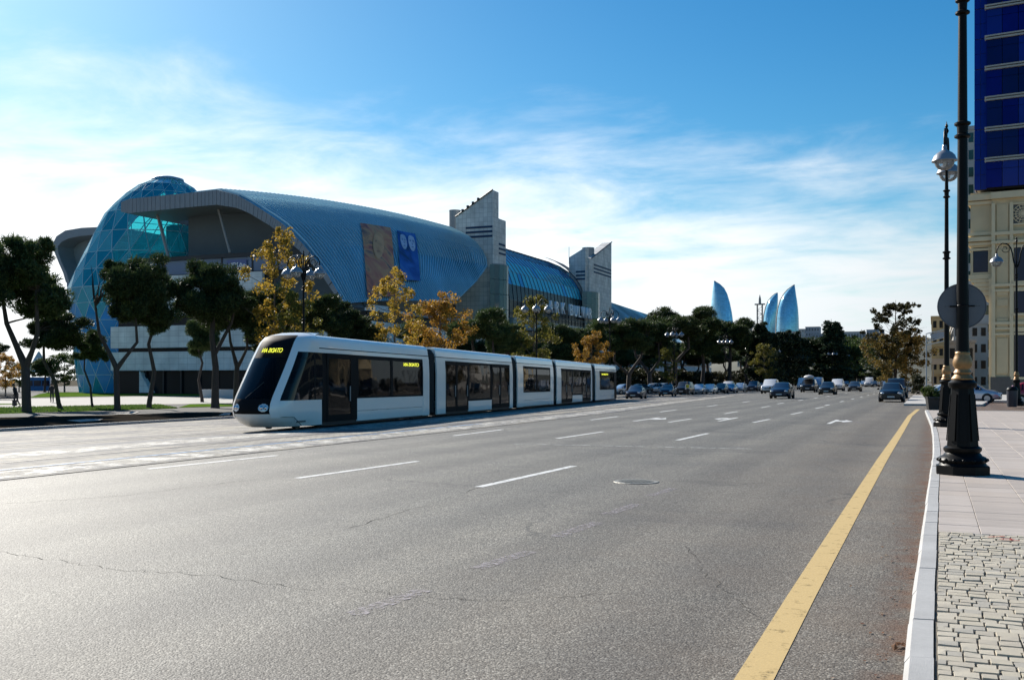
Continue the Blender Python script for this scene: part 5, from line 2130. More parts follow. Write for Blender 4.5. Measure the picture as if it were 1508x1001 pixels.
# ================================================================== STREET LAMPS
m_capgrey = M("lantern_cap", (0.30, 0.31, 0.33), 0.35, 0.4, var=.08)
m_globe = glass("lantern_globe", (0.90, 0.91, 0.92), 0.72, 0.06, (0.6, 0.6, 0.6))
m_bulb = M("lamp_bulb", (0.75, 0.75, 0.72), 0.3)


def lamp(label, loc, rz, arms, group, detail=True, pole_r=(.085, .06)):
    t = thing("street_lamp", label, "street lamp", loc, rz, group)
    B = dict(world=False)
    n8 = math.pi / 8
    MB().lathe([(.44, 0), (.44, .14), (.40, .15)], 8, ph=n8).build("plinth", m_black, t, **B)
    MB().lathe([(.385, .15), (.36, .19), (.39, .24), (.36, .29), (.31, .31), (.27, .36), (.30, .40), (.30, .44), (.26, .47)], 20).build("base_moulding", m_black, t, 40, **B)
    if detail:
        for k in range(16):
            a = 2 * math.pi * k / 16
            MB().lathe([(0, -.035), (.03, -.018), (.036, 0), (.03, .018), (0, .035)], 8, c=(.375 * math.cos(a), .375 * math.sin(a), .24)).build("bead", m_black, t, 60, **B)
    MB().lathe([(.26, .47), (.185, 1.42), (.185, 1.46)], 8, ph=n8).build("tapered_base", m_black, t, **B)
    if detail:
        for k in range(8):
            a = 2 * math.pi * k / 8
            c0, c1 = Vector((math.cos(a), math.sin(a), 0)), Vector((-math.sin(a), math.cos(a), 0))
            q = [c0 * .243 - c1 * .06 + Vector((0, 0, .56)), c0 * .243 + c1 * .06 + Vector((0, 0, .56)), c0 * .179 + c1 * .045 + Vector((0, 0, 1.34)), c0 * .179 - c1 * .045 + Vector((0, 0, 1.34))]
            MB().prism(q, c0 * .012).build("raised_panel", m_black, t, **B)
    MB().lathe([(.20, 1.44), (.225, 1.48), (.225, 1.53), (.19, 1.56), (.17, 1.58)], 20).build("collar", m_black, t, 40, **B)
    MB().lathe([(.165, 1.56), (.18, 1.60), (.15, 1.64), (.125, 1.67), (.145, 1.70), (.125, 1.73), (.115, 1.76), (.15, 1.82), (.155, 1.88), (.135, 1.95), (.115, 2.00), (.12, 2.03), (.10, 2.06)], 20).build("gold_urn", m_gold, t, 40, **B)
    r0, r1 = pole_r
    MB().lathe([(r0 + .008, 2.05), (r0, 2.3), (lerp(r0, r1, .6), 5.6), (r1, 8.0), (r1 * .6, 9.2), (r1 * .5, 9.9)], 14).build("pole", m_black, t, 40, **B)
    for z, r in ((5.78, .10), (7.85, .085)):
        MB().lathe([(r - .03, z - .16), (r + .03, z - .13), (r + .03, z - .10), (r - .015, z - .07), (r - .01, z + .05), (r + .03, z + .08), (r + .03, z + .11), (r - .03, z + .14)], 16).build("ring", m_black, t, 40, **B)
    MB().lathe([(.03, 9.85), (.075, 9.95), (.05, 10.02), (.03, 10.06), (.055, 10.12), (.02, 10.2), (0, 10.3)], 12).build("finial", m_black, t, 40, **B)
    for k in range(arms):
        a = 2 * math.pi * k / arms
        d = Vector((math.cos(a), math.sin(a), 0))
        P_ = lambda r, z: d * r + Vector((0, 0, z))
        pts = [P_(.05, 8.35), P_(.16, 8.75), P_(.22, 9.2), P_(.32, 9.58), P_(.52, 9.82), P_(.78, 9.86), P_(.98, 9.72), P_(1.08, 9.46), P_(1.09, 9.25)]
        ar = MB().tube(pts, [.045, .042, .04, .036, .034, .034, .034, .034, .036], 8).build("arm", m_black, t, 60, **B)
        # scroll under the arch
        sc_ = []
        for j in range(22):
            th = j / 21 * 2.6 * math.pi
            rr_ = .30 * (1 - j / 21 * .75)
            sc_.append(P_(.62 + rr_ * math.cos(math.pi * .5 + th), 9.52 + rr_ * math.sin(math.pi * .5 + th)))
        MB().tube(sc_, .022, 5).build("scroll", m_black, ar, 60, **B)
        c = d * 1.09
        cp = MB().lathe([(.05, 9.26), (.075, 9.2), (.07, 9.12), (.12, 9.07), (.24, 9.00), (.33, 8.90), (.375, 8.79), (.40, 8.75), (.40, 8.73), (.33, 8.725)], 18, c=(c.x, c.y, 0)).build("lantern", m_capgrey, t, 50, **B)
        MB().lathe([(.315, 8.73), (.305, 8.66), (.27, 8.57), (.20, 8.49), (.11, 8.45), (0, 8.435)], 18, c=(c.x, c.y, 0)).build("globe", m_globe, cp, 60, **B)
        MB().lathe([(.05, 8.75), (.06, 8.64), (.03, 8.56), (0, 8.54)], 8, c=(c.x, c.y, 0)).build("bulb", m_bulb, cp, 60, **B)
    return t


G_R = "black street lamps with gold urns along the right pavement"
G_L = "four-armed globe lamps among the trees on the left"
p1 = gp(1417.5, 697.5, flat=.12)
L1 = lamp("nearest black lamp post with gold urn, carrying the round sign", (p1.x, p1.y, .12), R(92), 2, G_R, pole_r=(.10, .066))
p2 = gp(1394, 628, flat=.12)
lamp("second black lamp post with twin lanterns seen end on, behind the nearest one", (p2.x, p2.y, .12), R(86), 2, G_R)
p3 = gp(1497, 597.5, flat=.12)
lamp("third black lamp with twin arched arms in front of the cream stone building", (p3.x, p3.y, .12), R(-6), 2, G_R, detail=False)
p4 = gp(447, 607.5)
L4 = lamp("four-globe lamp rising behind the tram front beside the yellow tree", (p4.x, p4.y, -.38), R(10), 4, G_L, detail=False)
for px, pytop, lab in ((790, 432, "four-globe lamp among pines in front of the roof sign"), (898, 452, "four-globe lamp in front of the second slanted stone tower"), (993, 478, "four-globe lamp above the parked cars left of the lone flame tower"),
                       (1068, 491, "four-globe lamp standing below the lone flame tower"), (1107, 503, "four-globe lamp standing below the radio mast"), (1142, 508, "four-globe lamp just left of the yellow-green tree")):
    zc = (10.3 - 1.7 - .38) * FP / (HY - pytop)
    q = at(px, 559, zc)
    dup(L4, lab, (q.x, q.y, -.38), R(rng.uniform(0, 90)), group=G_L)
for px, pytop, lab in ((1226, 513, "small far lamp left of the brown plane tree, nearer the conifers"), (1244, 516, "small far lamp close left of the brown plane tree")):
    zc = (10.3 - 1.7) * FP / (HY - pytop)
    q = at(px, 559, zc)
    dup(L4, lab, (q.x, q.y, 0), R(20), group=G_L)

# round sign seen from behind, clamped to the nearest lamp
sgn3 = thing("road_sign", "round grey road sign seen from behind on the nearest lamp post", "road sign", (p1.x, p1.y, 2.9))
zs_ = EYE + (HY - 450) / FP * (p1.y * cs - p1.x * sn)
fwd = Vector((-.06, 1, 0)).normalized()
cS = Vector((p1.x, p1.y, zs_)) + fwd * .14
rt_ = Vector((fwd.y, -fwd.x, 0))
m_signback = M("sign_back_grey", (0.13, 0.135, 0.15), .45, .3, var=.12, scale=6)


def disc(r, y0, y1, mat, name):
    vs = []
    for q_ in (y0, y1):
        for k in range(40):
            a = 2 * math.pi * k / 40
            vs.append(cS + rt_ * (r * math.cos(a)) + Vector((0, 0, r * math.sin(a))) + fwd * q_)
    return MB().add(vs, [tuple(range(40))[::-1], tuple(range(40, 80))] + [(i, (i + 1) % 40, 40 + (i + 1) % 40, 40 + i) for i in range(40)]).build(name, mat, sgn3)


disc(.375, 0, .012, m_signback, "sign_plate")
disc(.372, .012, .016, M("sign_front", (.7, .7, .7), .4), "sign_front")
rim = [cS + rt_ * (.378 * math.cos(a)) + Vector((0, 0, .378 * math.sin(a))) for a in [2 * math.pi * k / 40 for k in range(41)]]
MB().tube(rim, .010, 5).build("rim", m_signback, sgn3, 60)
for dz in (0,):
    MB().tube([cS - rt_ * .19 + fwd * -.012 + Vector((0, 0, dz)), cS + rt_ * .20 + fwd * -.012 + Vector((0, 0, dz))], .012, 5).build("bracket", m_black, sgn3)
for k in (-.26, -.2, -.14, .22, .27):
    q = cS + rt_ * k - fwd * .006
    MB().lathe([(0, -.006), (.010, 0), (0, .006)], 8, c=q).build("rivet", m_darkmetal, sgn3)
clamp = [Vector((p1.x, p1.y, zs_)) + Vector((.092 * math.cos(a), .092 * math.sin(a), 0)) for a in [2 * math.pi * k / 16 for k in range(17)]]
MB().tube(clamp, .014, 5).build("clamp", m_black, sgn3, 60)

# slim grey gantry pole with angled arrow boards beside the island
q = gp(1364, 583, flat=.12)
zq = (q.y * cs - q.x * sn)
gan = thing("signpost", "slim grey pole with a bracket of stacked direction boards near the plane tree", "signpost", (q.x, q.y, .12))
zt = EYE + (HY - 493) / FP * zq
MB().tube([(q.x, q.y, .1), (q.x, q.y, zt)], [.07, .055], 8).build("pole", m_grey, gan, 60)
arm_e = at(1392, 484, zq)
for k, dz in enumerate((0, -.75, -1.1)):
    a, b = Vector((q.x, q.y, zt + dz + .1)), Vector((arm_e.x, arm_e.y + 1.5, arm_e.z + dz))
    MB().tube([a, b], .045, 6).build("bracket_arm", m_grey, gan)
for k in range(3):
    a = Vector((q.x, q.y, zt)).lerp(Vector((arm_e.x, arm_e.y + 1.5, arm_e.z)), .45 + .17 * k)
    MB().box(a.x - .35, a.x + .35, a.y - .05, a.y + .05, a.z - .62, a.z - .12).build("direction_board", M("board_grey", (.28, .29, .31), .5), gan)

# planter with a bush, bin, low kerb wall, dark shrub
pl = gp(1374.5, 603, flat=.0)
planter = thing("planter", "black tub planter with a clipped bush at the pavement corner", "planter", (pl.x, pl.y, 0))
MB().lathe([(.42, 0), (.52, .62), (.56, .64), (.56, .74), (.50, .74), (.48, .66)], 4, ph=R(45) + .2).build("tub", M("planter_black", (.02, .02, .021), .5, var=.3), planter, world=False)
bn = gp(1490.5, 599, flat=.12)
bin_ = thing("litter_bin", "dark blue-grey litter bin beside the third lamp", "litter bin", (bn.x, bn.y, .12))
MB().lathe([(.24, 0), (.28, .1), (.30, .95)], 14).build("body", M("bin_paint", (.03, .035, .05), .4), bin_, 50, world=False)
MB().lathe([(.32, .95), (.32, 1.02), (.22, 1.16), (0, 1.2)], 14).build("lid", m_black, bin_, 50, world=False)

# ================================================================== VEHICLES
m_cglass = M("car_glass", (0.006, 0.007, 0.010), 0.05, var=.2, spec=.35)
m_plastic = M("black_trim", (0.012, 0.012, 0.012), .55)
m_rim_ = M("alloy", (0.35, 0.36, 0.38), .3, .8)
m_hl = M("headlamp", (0.75, 0.77, 0.80), .08, .3, coat=.6)
m_tl = M("tail_lamp", (0.35, 0.01, 0.01), .15)
m_plate = M("number_plate", (0.6, 0.6, 0.58), .5)
PAINT = {
    "navy": M("paint_navy", (0.007, 0.014, 0.036), .3, .2, var=.05, coat=.3),
    "blue": M("paint_blue", (0.015, 0.055, 0.15), .22, .3, var=.05, coat=.8),
    "black": M("paint_black", (0.007, 0.007, 0.008), .3, .0, var=.05, coat=.25),
    "dark": M("paint_graphite", (0.025, 0.027, 0.031), .3, .3, var=.05, coat=.3),
    "silver": M("paint_silver", (0.42, 0.46, 0.52), .28, .55, var=.04, coat=.8),
    "white": M("paint_white", (0.70, 0.70, 0.70), .28, 0, var=.04, coat=.8),
    "pale": M("paint_pale_blue", (0.30, 0.38, 0.47), .28, .4, var=.04, coat=.8),
    "red": M("paint_red", (0.38, 0.012, 0.02), .22, .1, var=.04, coat=.8),
}
#         x      zb   belt  top   hw   hwtop
SED = [(-2.27, .46, .74, .76, .64, .55), (-2.18, .30, .90, .93, .78, .66), (-1.65, .22, .95, 1.00, .87, .70), (-.95, .20, .95, 1.36, .885, .58), (-.45, .20, .94, 1.44, .89, .60), (.05, .20, .93, 1.45, .89, .61), (.42, .20, .92, 1.39, .89, .61), (1.12, .20, .92, .97, .885, .72), (1.75, .22, .85, .89, .86, .70), (2.12, .25, .74, .79, .79, .64), (2.27, .34, .60, .64, .68, .56)]
HAT = [(-2.02, .46, .86, .88, .66, .58), (-1.98, .30, 1.0, 1.06, .80, .66), (-1.75, .22, 1.0, 1.30, .86, .60), (-1.15, .20, .99, 1.50, .885, .61), (-.45, .20, .97, 1.545, .89, .62), (.05, .20, .95, 1.53, .89, .62), (.40, .20, .94, 1.46, .89, .62), (1.12, .20, .93, .99, .885, .74), (1.72, .22, .85, .90, .86, .70), (2.05, .25, .72, .77, .79, .64), (2.18, .34, .58, .62, .68, .56)]
SUV = [(-2.30, .55, 1.0, 1.02, .72, .64), (-2.25, .38, 1.1, 1.25, .88, .68), (-2.10, .30, 1.1, 1.62, .93, .70), (-1.40, .28, 1.1, 1.78, .95, .72), (-.45, .28, 1.09, 1.82, .95, .73), (.15, .28, 1.08, 1.80, .95, .73), (.50, .28, 1.07, 1.72, .95, .73), (1.15, .28, 1.07, 1.15, .945, .78), (1.90, .30, 1.02, 1.06, .93, .78), (2.20, .34, .92, .96, .88, .74), (2.32, .44, .74, .78, .78, .66)]
VAN = [(-2.55, .50, 1.1, 1.12, .80, .72), (-2.50, .35, 1.2, 1.6, .92, .78), (-2.42, .30, 1.2, 2.12, .95, .78), (-1.4, .28, 1.2, 2.25, .97, .80), (-.3, .28, 1.2, 2.27, .97, .80), (.8, .28, 1.2, 2.25, .97, .80), (1.25, .28, 1.18, 2.10, .97, .80), (2.0, .30, 1.14, 1.26, .96, .82), (2.35, .32, 1.0, 1.06, .92, .78), (2.52, .36, .84, .88, .86, .72), (2.60, .44, .70, .74, .76, .66)]


def body_rows(st):
    rows = []
    for x, zb, zt_, zr, hw, ht in st:
        h = [(0, zb), (hw * .80, zb), (hw * .97, zb + .10), (hw, (zb + zt_) * .52), (hw * .985, zt_ - .06), (hw * .95, zt_), (ht + .0, zr - .045), (ht * .86, zr), (0, zr + .02)]
        rows.append([Vector((x, -y, z)) for y, z in h] + [Vector((x, y, z)) for y, z in h[::-1][1:-1]])
    return rows


def car_proto(kind, st, wb, wr):
    t = thing("parked_car", "prototype car", "car", (0, 0, -50))
    rows = body_rows(st)
    m = MB()
    m.grid(rows, close=True)
    n = len(rows[0])
    m.add(rows[0], [tuple(range(n))])
    m.add(rows[-1], [tuple(range(n))])
    body = m.build("body", PAINT["navy"], t, 38, world=False)
    body.material_slots[0].link = 'OBJECT'
    body.material_slots[0].material = PAINT["navy"]
    B = dict(world=False)

    def pane(name, quad, shrink=.90, out=.012):
        c = sum(quad, Vector()) / len(quad)
        nrm = (quad[1] - quad[0]).cross(quad[2] - quad[0]).normalized()
        if nrm.dot(c - Vector((0, 0, .9))) < 0:
            nrm = -nrm
        q = [c + (p - c) * shrink + nrm * out for p in quad]
        MB().prism(q, -nrm * .01).build(name, m_cglass, t, **B)
    # glass: between belt line and roof edge
    for k in range(len(rows) - 1):
        a, b = rows[k], rows[k + 1]
        ga, gb = st[k][3] - st[k][2], st[k + 1][3] - st[k + 1][2]
        if max(ga, gb) < .25:
            continue
        for i0, i1 in ((5, 6),):
            j0, j1 = n - i0, n - i1
            if min(ga, gb) > .25:
                if not (kind == "van" and k < 4):
                    pane("side_window", [a[i0], b[i0], b[i1], a[i1]], .86)
                    pane("side_window", [a[j0], b[j0], b[j1], a[j1]], .86)
        if (ga > .25) != (gb > .25):
            name = "windscreen" if k > 4 else "rear_window"
            lo, hi = (b, a) if k > 4 else (a, b)
            pane(name, [lo[6], hi[6], hi[n - 6], lo[n - 6]], .93, .02)
            for i0, i1, s in ((5, 6, 1), (n - 5, n - 6, -1)):
                pane("quarter_window", [lo[i0], hi[i0], hi[i1]], .74)
    L2, hwF = st[-1][0], st[-1][4]
    for x in (wb / 2, -wb / 2):
        for s in (-1, 1):
            hw = .88 if kind in ("sedan", "hatch") else .95
            y = s * (hw - .10)
            MB().lathe([(wr * 1.14, -.03), (wr * 1.14, .03)], 20, c=(x, s * (hw - .015), wr * 1.02), axis='y').build("wheel_arch", m_plastic, t, **B)
            wv = MB().lathe([(wr * .62, -.10), (wr * .93, -.11), (wr, -.08), (wr, .08), (wr * .93, .11), (wr * .62, .10)], 20, c=(x, y + s * .02, wr), axis='y').build("wheel", m_rubber, t, 50, **B)
            rm = MB()
            yo = y + s * .125
            rm.lathe([(wr * .64, -.012), (wr * .66, .0), (wr * .58, .012)], 18, c=(x, yo, wr), axis='y')
            for k in range(5):
                aa = 2 * math.pi * k / 5
                rm.tube([(x, yo + s * .012, wr), (x + wr * .6 * math.cos(aa), yo + s * .006, wr + wr * .6 * math.sin(aa))], .032, 4)
            rm.build("rim", m_rim_, wv, **B)
    zf, xf = st[-2][2], st[-2][0]
    hz = zf - .06
    for s in (-1, 1):
        hl = MB().lathe([(0, -.10), (.07, -.07), (.10, 0), (.07, .05), (0, .07)], 10, c=(0, 0, 0)).build("headlight", m_hl, t, 60, **B)
        hl.location = (xf + .055, s * (st[-2][4] - .17), hz)
        hl.rotation_euler = (0, R(70), s * R(22))
        hl.scale = (.9, 1.6, 1.0)
        xr, zr_ = st[1][0], st[1][2] - .10
        MB().box(xr - .03, xr + .10, s * st[1][4] - .14 if s > 0 else -st[1][4] - .0, s * st[1][4] + .005 if s > 0 else -st[1][4] + .14, zr_ - .14, zr_).build("tail_light", m_tl, t, **B)
        mz = st[6][2] + .02
        mo = MB().lathe([(0, -.11), (.06, -.08), (.075, 0), (.06, .08), (0, .11)], 8, c=(st[6][0] + .45, s * (st[6][4] + .08), mz + .06), axis='y')
        mo.build("wing_mirror", m_plastic, t, 60, **B)
    gz = (st[-1][1] + st[-1][2]) / 2
    MB().box(L2 - .10, L2 + .012, -hwF * .55, hwF * .55, gz + .02, gz + .13).build("grille", m_plastic, t, **B)
    MB().box(L2 - .3, L2 - .03, -hwF * .98, hwF * .98, st[-1][1] - .10, st[-1][1] + .05).build("bumper_trim", m_plastic, t, **B)
    MB().box(L2 + .0, L2 + .022, -.26, .26, gz - .12, gz - .01).build("number_plate", m_plate, t, **B)
    MB().box(-L2 * .6, L2 * .6, -.7, .7, .16, .3).build("underbody", m_plastic, t, **B)
    return t


PROTO = {"sedan": car_proto("sedan", SED, 2.65, .315), "hatch": car_proto("hatch", HAT, 2.6, .325), "suv": car_proto("suv", SUV, 2.75, .38), "van": car_proto("van", VAN, 3.1, .35)}
USED = set()


def car(kind, paint, label, px, py, rz=None, name="parked_car", group=None, loc=None, cat="car"):
    q = loc if loc is not None else gp(px, py)
    z = zg(q.x) if loc is None else q.z
    rz = R(-90) if rz is None else rz
    pr = PROTO[kind]
    if kind not in USED:
        KIDS[pr.name] = list(pr.children)
        for ch in pr.children:
            KIDS[ch.name] = list(ch.children)
    o = dup(pr, label, (q.x, q.y, z), rz, group=group)
    o.name = name
    o["category"] = cat
    USED.add(kind)
    for ch in o.children:
        if ch.name.startswith("body"):
            ch.material_slots[0].material = PAINT[paint]
    return o


# a car's front stands about 2.2 m nearer than its centre
def front(px, py, half=2.2):
    q = gp(px, py)
    return Vector((q.x, q.y + half, zg(q.x)))


GM = "traffic coming towards the camera"
GP = "cars parked under the trees on the left"
for kind, paint, px, py, lab in (
        ("sedan", "navy", 1147, 587, "dark navy saloon with bright headlights leading the oncoming traffic"),
        ("suv", "white", 1131, 579.5, "white estate half hidden behind the leading dark navy saloon"),
        ("suv", "black", 1189, 577.5, "black off-road car with a white load on its roof"),
        ("van", "white", 1181, 573.5, "white van just behind the black car with roof load"),
        ("van", "pale", 1203, 572.8, "pale blue van to the right of the black car with roof load"),
        ("sedan", "black", 1216.5, 581, "black saloon with white headlights in the middle lane"),
        ("suv", "white", 1231.5, 575.6, "white off-road car behind the black saloon in the middle lane"),
        ("sedan", "dark", 1257.5, 576.4, "graphite saloon alone between two rows of lane dashes"),
        ("sedan", "white", 1271, 569.3, "small white saloon far off left of the white delivery van"),
        ("van", "white", 1279.5, 569.6, "tall white delivery van far off in the traffic"),
        ("sedan", "dark", 1288.5, 569.8, "small dark saloon right of the white delivery van"),
        ("sedan", "pale", 1298.5, 569, "farthest small pale saloon beside the kerbside cars"),
        ("sedan", "navy", 1245, 569.5, "small far navy saloon between the white off-road car and the graphite saloon")):
    car(kind, paint, lab, 0, 0, name="oncoming_car" if kind != "van" else "oncoming_van", group=GM, loc=front(px, py), cat="car" if kind != "van" else "van")
car("sedan", "black", "black saloon standing at the kerb beside the corner island", 0, 0, name="kerbside_car", loc=front(1312, 592.0), group="cars standing at the right kerb")
car("suv", "black", "large black off-road car right behind the kerbside saloon", 0, 0, name="kerbside_car", loc=front(1319, 586.3), group="cars standing at the right kerb")
car("sedan", "silver", "silver saloon behind the black off-road car, beside the dark shrub", 0, 0, name="kerbside_car", loc=front(1333, 579), group="cars standing at the right kerb")
# load on the roof of the black car
q = front(1189, 577.5)
load = thing("roof_load", "white wrapped load on the roof of the black off-road car", "load", (q.x, q.y - .3, 1.84))
MB().lathe([(0, -.0), (.62, .02), (.72, .2), (.55, .42), (.2, .5), (0, .52)], 12).build("wrapped_bundle", M("white_sheet", (.6, .6, .6), .8, var=.1), load, 60, world=False)
# parked row on the left
for i, (kind, paint, px, py, lab) in enumerate((
        ("sedan", "navy", 929, 587.4, "dark blue saloon parked beside the tail of the tram"),
        ("sedan", "navy", 977, 583.4, "dark blue saloon second in the row, with a sunlit white flank"),
        ("suv", "black", 1003, 581.8, "black off-road car beside the person in yellow"),
        ("sedan", "silver", 1025, 580.4, "silver saloon just right of the person in yellow"),
        ("sedan", "white", 1041, 580, "white saloon between the silver saloon and a dark hatchback"),
        ("hatch", "dark", 1058, 579.3, "dark hatchback right of the parked white saloon"),
        ("sedan", "blue", 1072, 578.8, "mid blue saloon with pale roof in the far part of the row"),
        ("suv", "white", 1069, 577, "white off-road car peeping over the mid blue saloon"),
        ("hatch", "pale", 1087, 577, "pale hatchback near the end of the parked row"),
        ("suv", "navy", 1107, 576.3, "dark blue off-road car last in the parked row"),
        ("hatch", "dark", 1120, 575.5, "graphite hatchback between the parked row and the oncoming saloon"),
        ("sedan", "pale", 912, 581, "pale blue saloon in the back row just past the tram tail"),
        ("sedan", "dark", 935, 580, "dark saloon in the back row behind the first blue saloon"),
        ("hatch", "silver", 957, 579, "silver hatchback in the back row beside the pine trunk"),
        ("hatch", "pale", 972, 578.5, "pale blue hatchback in the back row behind the second blue saloon"))):
    f = front(px, py)
    rz = R(-90)
    if i >= 11:
        rz = R(-120)
    if i in (0, 1):
        rz = R(-84)
    car(kind, paint, lab, 0, 0, rz, loc=f, group=GP)
# side street cars
def on_ground(px, py):
    q = gp(px, py, flat=0.0)
    return Vector((q.x, q.y, 0))


car("hatch", "silver", "silver hatchback crossing the side street behind the lamp posts", 0, 0, R(-8), name="crossing_car", loc=on_ground(1428, 592.5) + Vector((0, .6, 0)))
car("sedan", "white", "white saloon parked across by the shop canopy", 0, 0, R(183), name="side_street_car", loc=on_ground(1398, 575.5))
car("hatch", "pale", "pale grey hatchback parked behind the planter", 0, 0, R(188), name="side_street_car", loc=on_ground(1398, 585.5))
car("hatch", "silver", "pale hatchback half hidden beside the white saloon by the canopy", 0, 0, R(5), name="side_street_car", loc=on_ground(1415, 578))
car("hatch", "red", "red car whose tail shows beside the third lamp", 0, 0, R(2), name="side_street_car", loc=on_ground(1508, 595.5) + Vector((1.1, .8, 0)))
# prototypes are only patterns: take them out of the scene
for pr in PROTO.values():
    for ch in list(pr.children):
        for g in list(ch.children):
            bpy.data.objects.remove(g)
        bpy.data.objects.remove(ch)
    bpy.data.objects.remove(pr)

# ================================================================== PEOPLE
m_skin = M("skin", (0.30, 0.19, 0.13), .6)
m_hair = M("dark_hair", (0.015, 0.012, 0.010), .7)


def person(label, loc, rz, top, legs, stride=.3, lean=0.0, vest=None):
    """one skinned body, clothing by material; head with face, hair as a child"""
    J = [(0, 0, .95), (0, 0, 1.15), (.01, 0, 1.36), (.02, 0, 1.50), (.03, 0, 1.60), (.035, 0, 1.70),
         (0, .10, .90), (stride * .35, .11, .50), (stride * .15, .11, .09), (stride * .15 + .15, .12, .04),
         (0, -.10, .90), (-stride * .10, -.11, .50), (-stride * .75, -.11, .10), (-stride * .75 + .15, -.12, .05),
         (.0, .19, 1.42), (-.06, .25, 1.14), (.06, .25, .90), (.10, .245, .80),
         (.0, -.19, 1.42), (.06, -.25, 1.14), (.17, -.24, .92), (.21, -.235, .82)]
    RD = [.145, .135, .155, .065, .085, .095, .09, .062, .045, .04, .09, .062, .045, .04, .062, .045, .034, .036, .062, .045, .034, .036]
    E = [(0, 1), (1, 2), (2, 3), (3, 4), (4, 5), (0, 6), (6, 7), (7, 8), (8, 9), (0, 10), (10, 11), (11, 12), (12, 13), (2, 14), (14, 15), (15, 16), (16, 17), (2, 18), (18, 19), (19, 20), (20, 21)]
    me = bpy.data.meshes.new("body")
    me.from_pydata([(x + lean * max(0, z - .9), y, z) for x, y, z in J], E, [])
    ob = bpy.data.objects.new("body", me)
    COL.objects.link(ob)
    md = ob.modifiers.new("skin", 'SKIN')
    for i, v in enumerate(me.skin_vertices[0].data):
        v.radius = (RD[i], RD[i] * (1.25 if i in (0, 1, 2) else 1))
        v.use_root = (i == 0)
    sb = ob.modifiers.new("sub", 'SUBSURF')
    sb.levels = 2
    sb.render_levels = 2
    dg = bpy.context.evaluated_depsgraph_get()
    nm = bpy.data.meshes.new_from_object(ob.evaluated_get(dg))
    bpy.data.objects.remove(ob)
    nm.name = "body"
    nm.materials.clear()
    for mt in (top, legs, m_skin, M("shoe_black", (.015, .015, .015), .5), vest or top):
        nm.materials.append(mt)
    for p in nm.polygons:
        c = p.center
        z = c.z
        i = 0
        if z > 1.50:
            i = 2
        elif z < .12:
            i = 3
        elif z < .93 and abs(c.y) < .20:
            i = 1
        elif z < .87:
            i = 2
        elif vest and 1.0 < z < 1.45 and abs(c.y) < .2:
            i = 4
        p.material_index = i
        p.use_smooth = True
    t = thing("person", label, "person", loc, rz)
    link("body", nm, t)
    hx = .035 + lean * .78
    h = MB().lathe([(0, 1.83), (.07, 1.81), (.105, 1.75), (.112, 1.69), (.10, 1.65), (.0, 1.66)], 12, c=(hx - .018, 0, -.015))
    h.build("hair", m_hair, t, 60, world=False)
    return t


m_jk = M("dark_jacket", (0.014, 0.014, 0.017), .8)
m_jn = M("dark_jeans", (0.02, 0.022, 0.03), .85)
q = gp(76.5, 593)
person("person in dark clothes standing on the pale park path", (q.x, q.y, -.38), R(-60), m_jk, m_jn, .12)
q = gp(24, 599.3)
person("person in dark clothes bending forward beside the bench", (q.x, q.y, -.38), R(200), m_jk, m_jn, .35, .25)
q = gp(1012.5, 582.5)
person("person in a yellow and white vest between the parked cars", (q.x, q.y, -.38), R(-80), M("pale_shirt", (.5, .52, .5), .8), m_jn, .1, 0, M("yellow_vest", (.5, .42, .03), .7))
q = gp(1097, 578.5)
person("person in a white shirt by the parked cars far off", (q.x, q.y, -.38), R(-80), M("white_shirt", (.75, .74, .72), .8), M("khaki_trousers", (.3, .28, .24), .8), .2)
# park bench
q = gp(6, 597)
bench = thing("park_bench", "dark slatted park bench at the edge of the park path", "bench", (q.x, q.y, -.38), R(10))
for k in range(4):
    MB().box(-1.1, 1.1, -.22 + k * .115, -.22 + k * .115 + .095, .43, .47).build("slat", m_darkmetal, bench, world=False)
for k in range(3):
    MB().box(-1.1, 1.1, .25 + k * .03, .28 + k * .03, .55 + k * .14, .66 + k * .14).build("slat", m_darkmetal, bench, world=False)
for x in (-.95, .95):
    MB().box(x - .03, x + .03, -.22, .28, 0, .43).build("leg", m_darkmetal, bench, world=False)
# blue kiosk under a pale latticed tent roof, white low wall
q = gp(55, 575.2)
ki = thing("kiosk", "blue kiosk under a pale pointed tent roof behind the pines", "kiosk", (q.x, q.y, -.38), R(40))
zk = (q.y * cs - q.x * sn) / FP
MB().box(-17 * zk, 17 * zk, 0, 4, 0, 20 * zk).build("wall", M("kiosk_blue", (0.02, 0.14, 0.36), .4, var=.2), ki, world=False)
for x in (-.99, -.33, .33):
    MB().box(x * 17 * zk + .1, (x + .62) * 17 * zk, -.06, -.01, .9, 15 * zk).build("window", m_wind, ki, world=False)
MB().lathe([(24 * zk, 26 * zk), (10 * zk, 42 * zk), (1 * zk, 58 * zk)], 12, c=(0, 2, 0)).build("tent_roof", M("tent_white", (.5, .52, .52), .7, var=.15), ki, 40, world=False)
for k in range(6):
    a = 2 * math.pi * k / 6
    MB().tube([(22 * zk * math.cos(a), 2 + 22 * zk * math.sin(a), 0), (22 * zk * math.cos(a), 2 + 22 * zk * math.sin(a), 26 * zk)], .08, 6).build("post", m_grey, ki, world=False)
p0, p1 = gp(297, 586), gp(343, 586)
lw = thing("low_wall", "low white block wall behind the nearest big pine", "wall", (p0.x, p0.y, -.38))
n = 6
for k in range(n):
    a, b = p0.lerp(p1, k / n), p0.lerp(p1, (k + .985) / n)
    MB().prism([(a.x, a.y, -.4), (b.x, b.y, -.4), (b.x, b.y + .6, -.4), (a.x, a.y + .6, -.4)], (0, 0, 1.0)).build("block", M("white_block", (.55, .55, .53), .8, var=.1), lw)

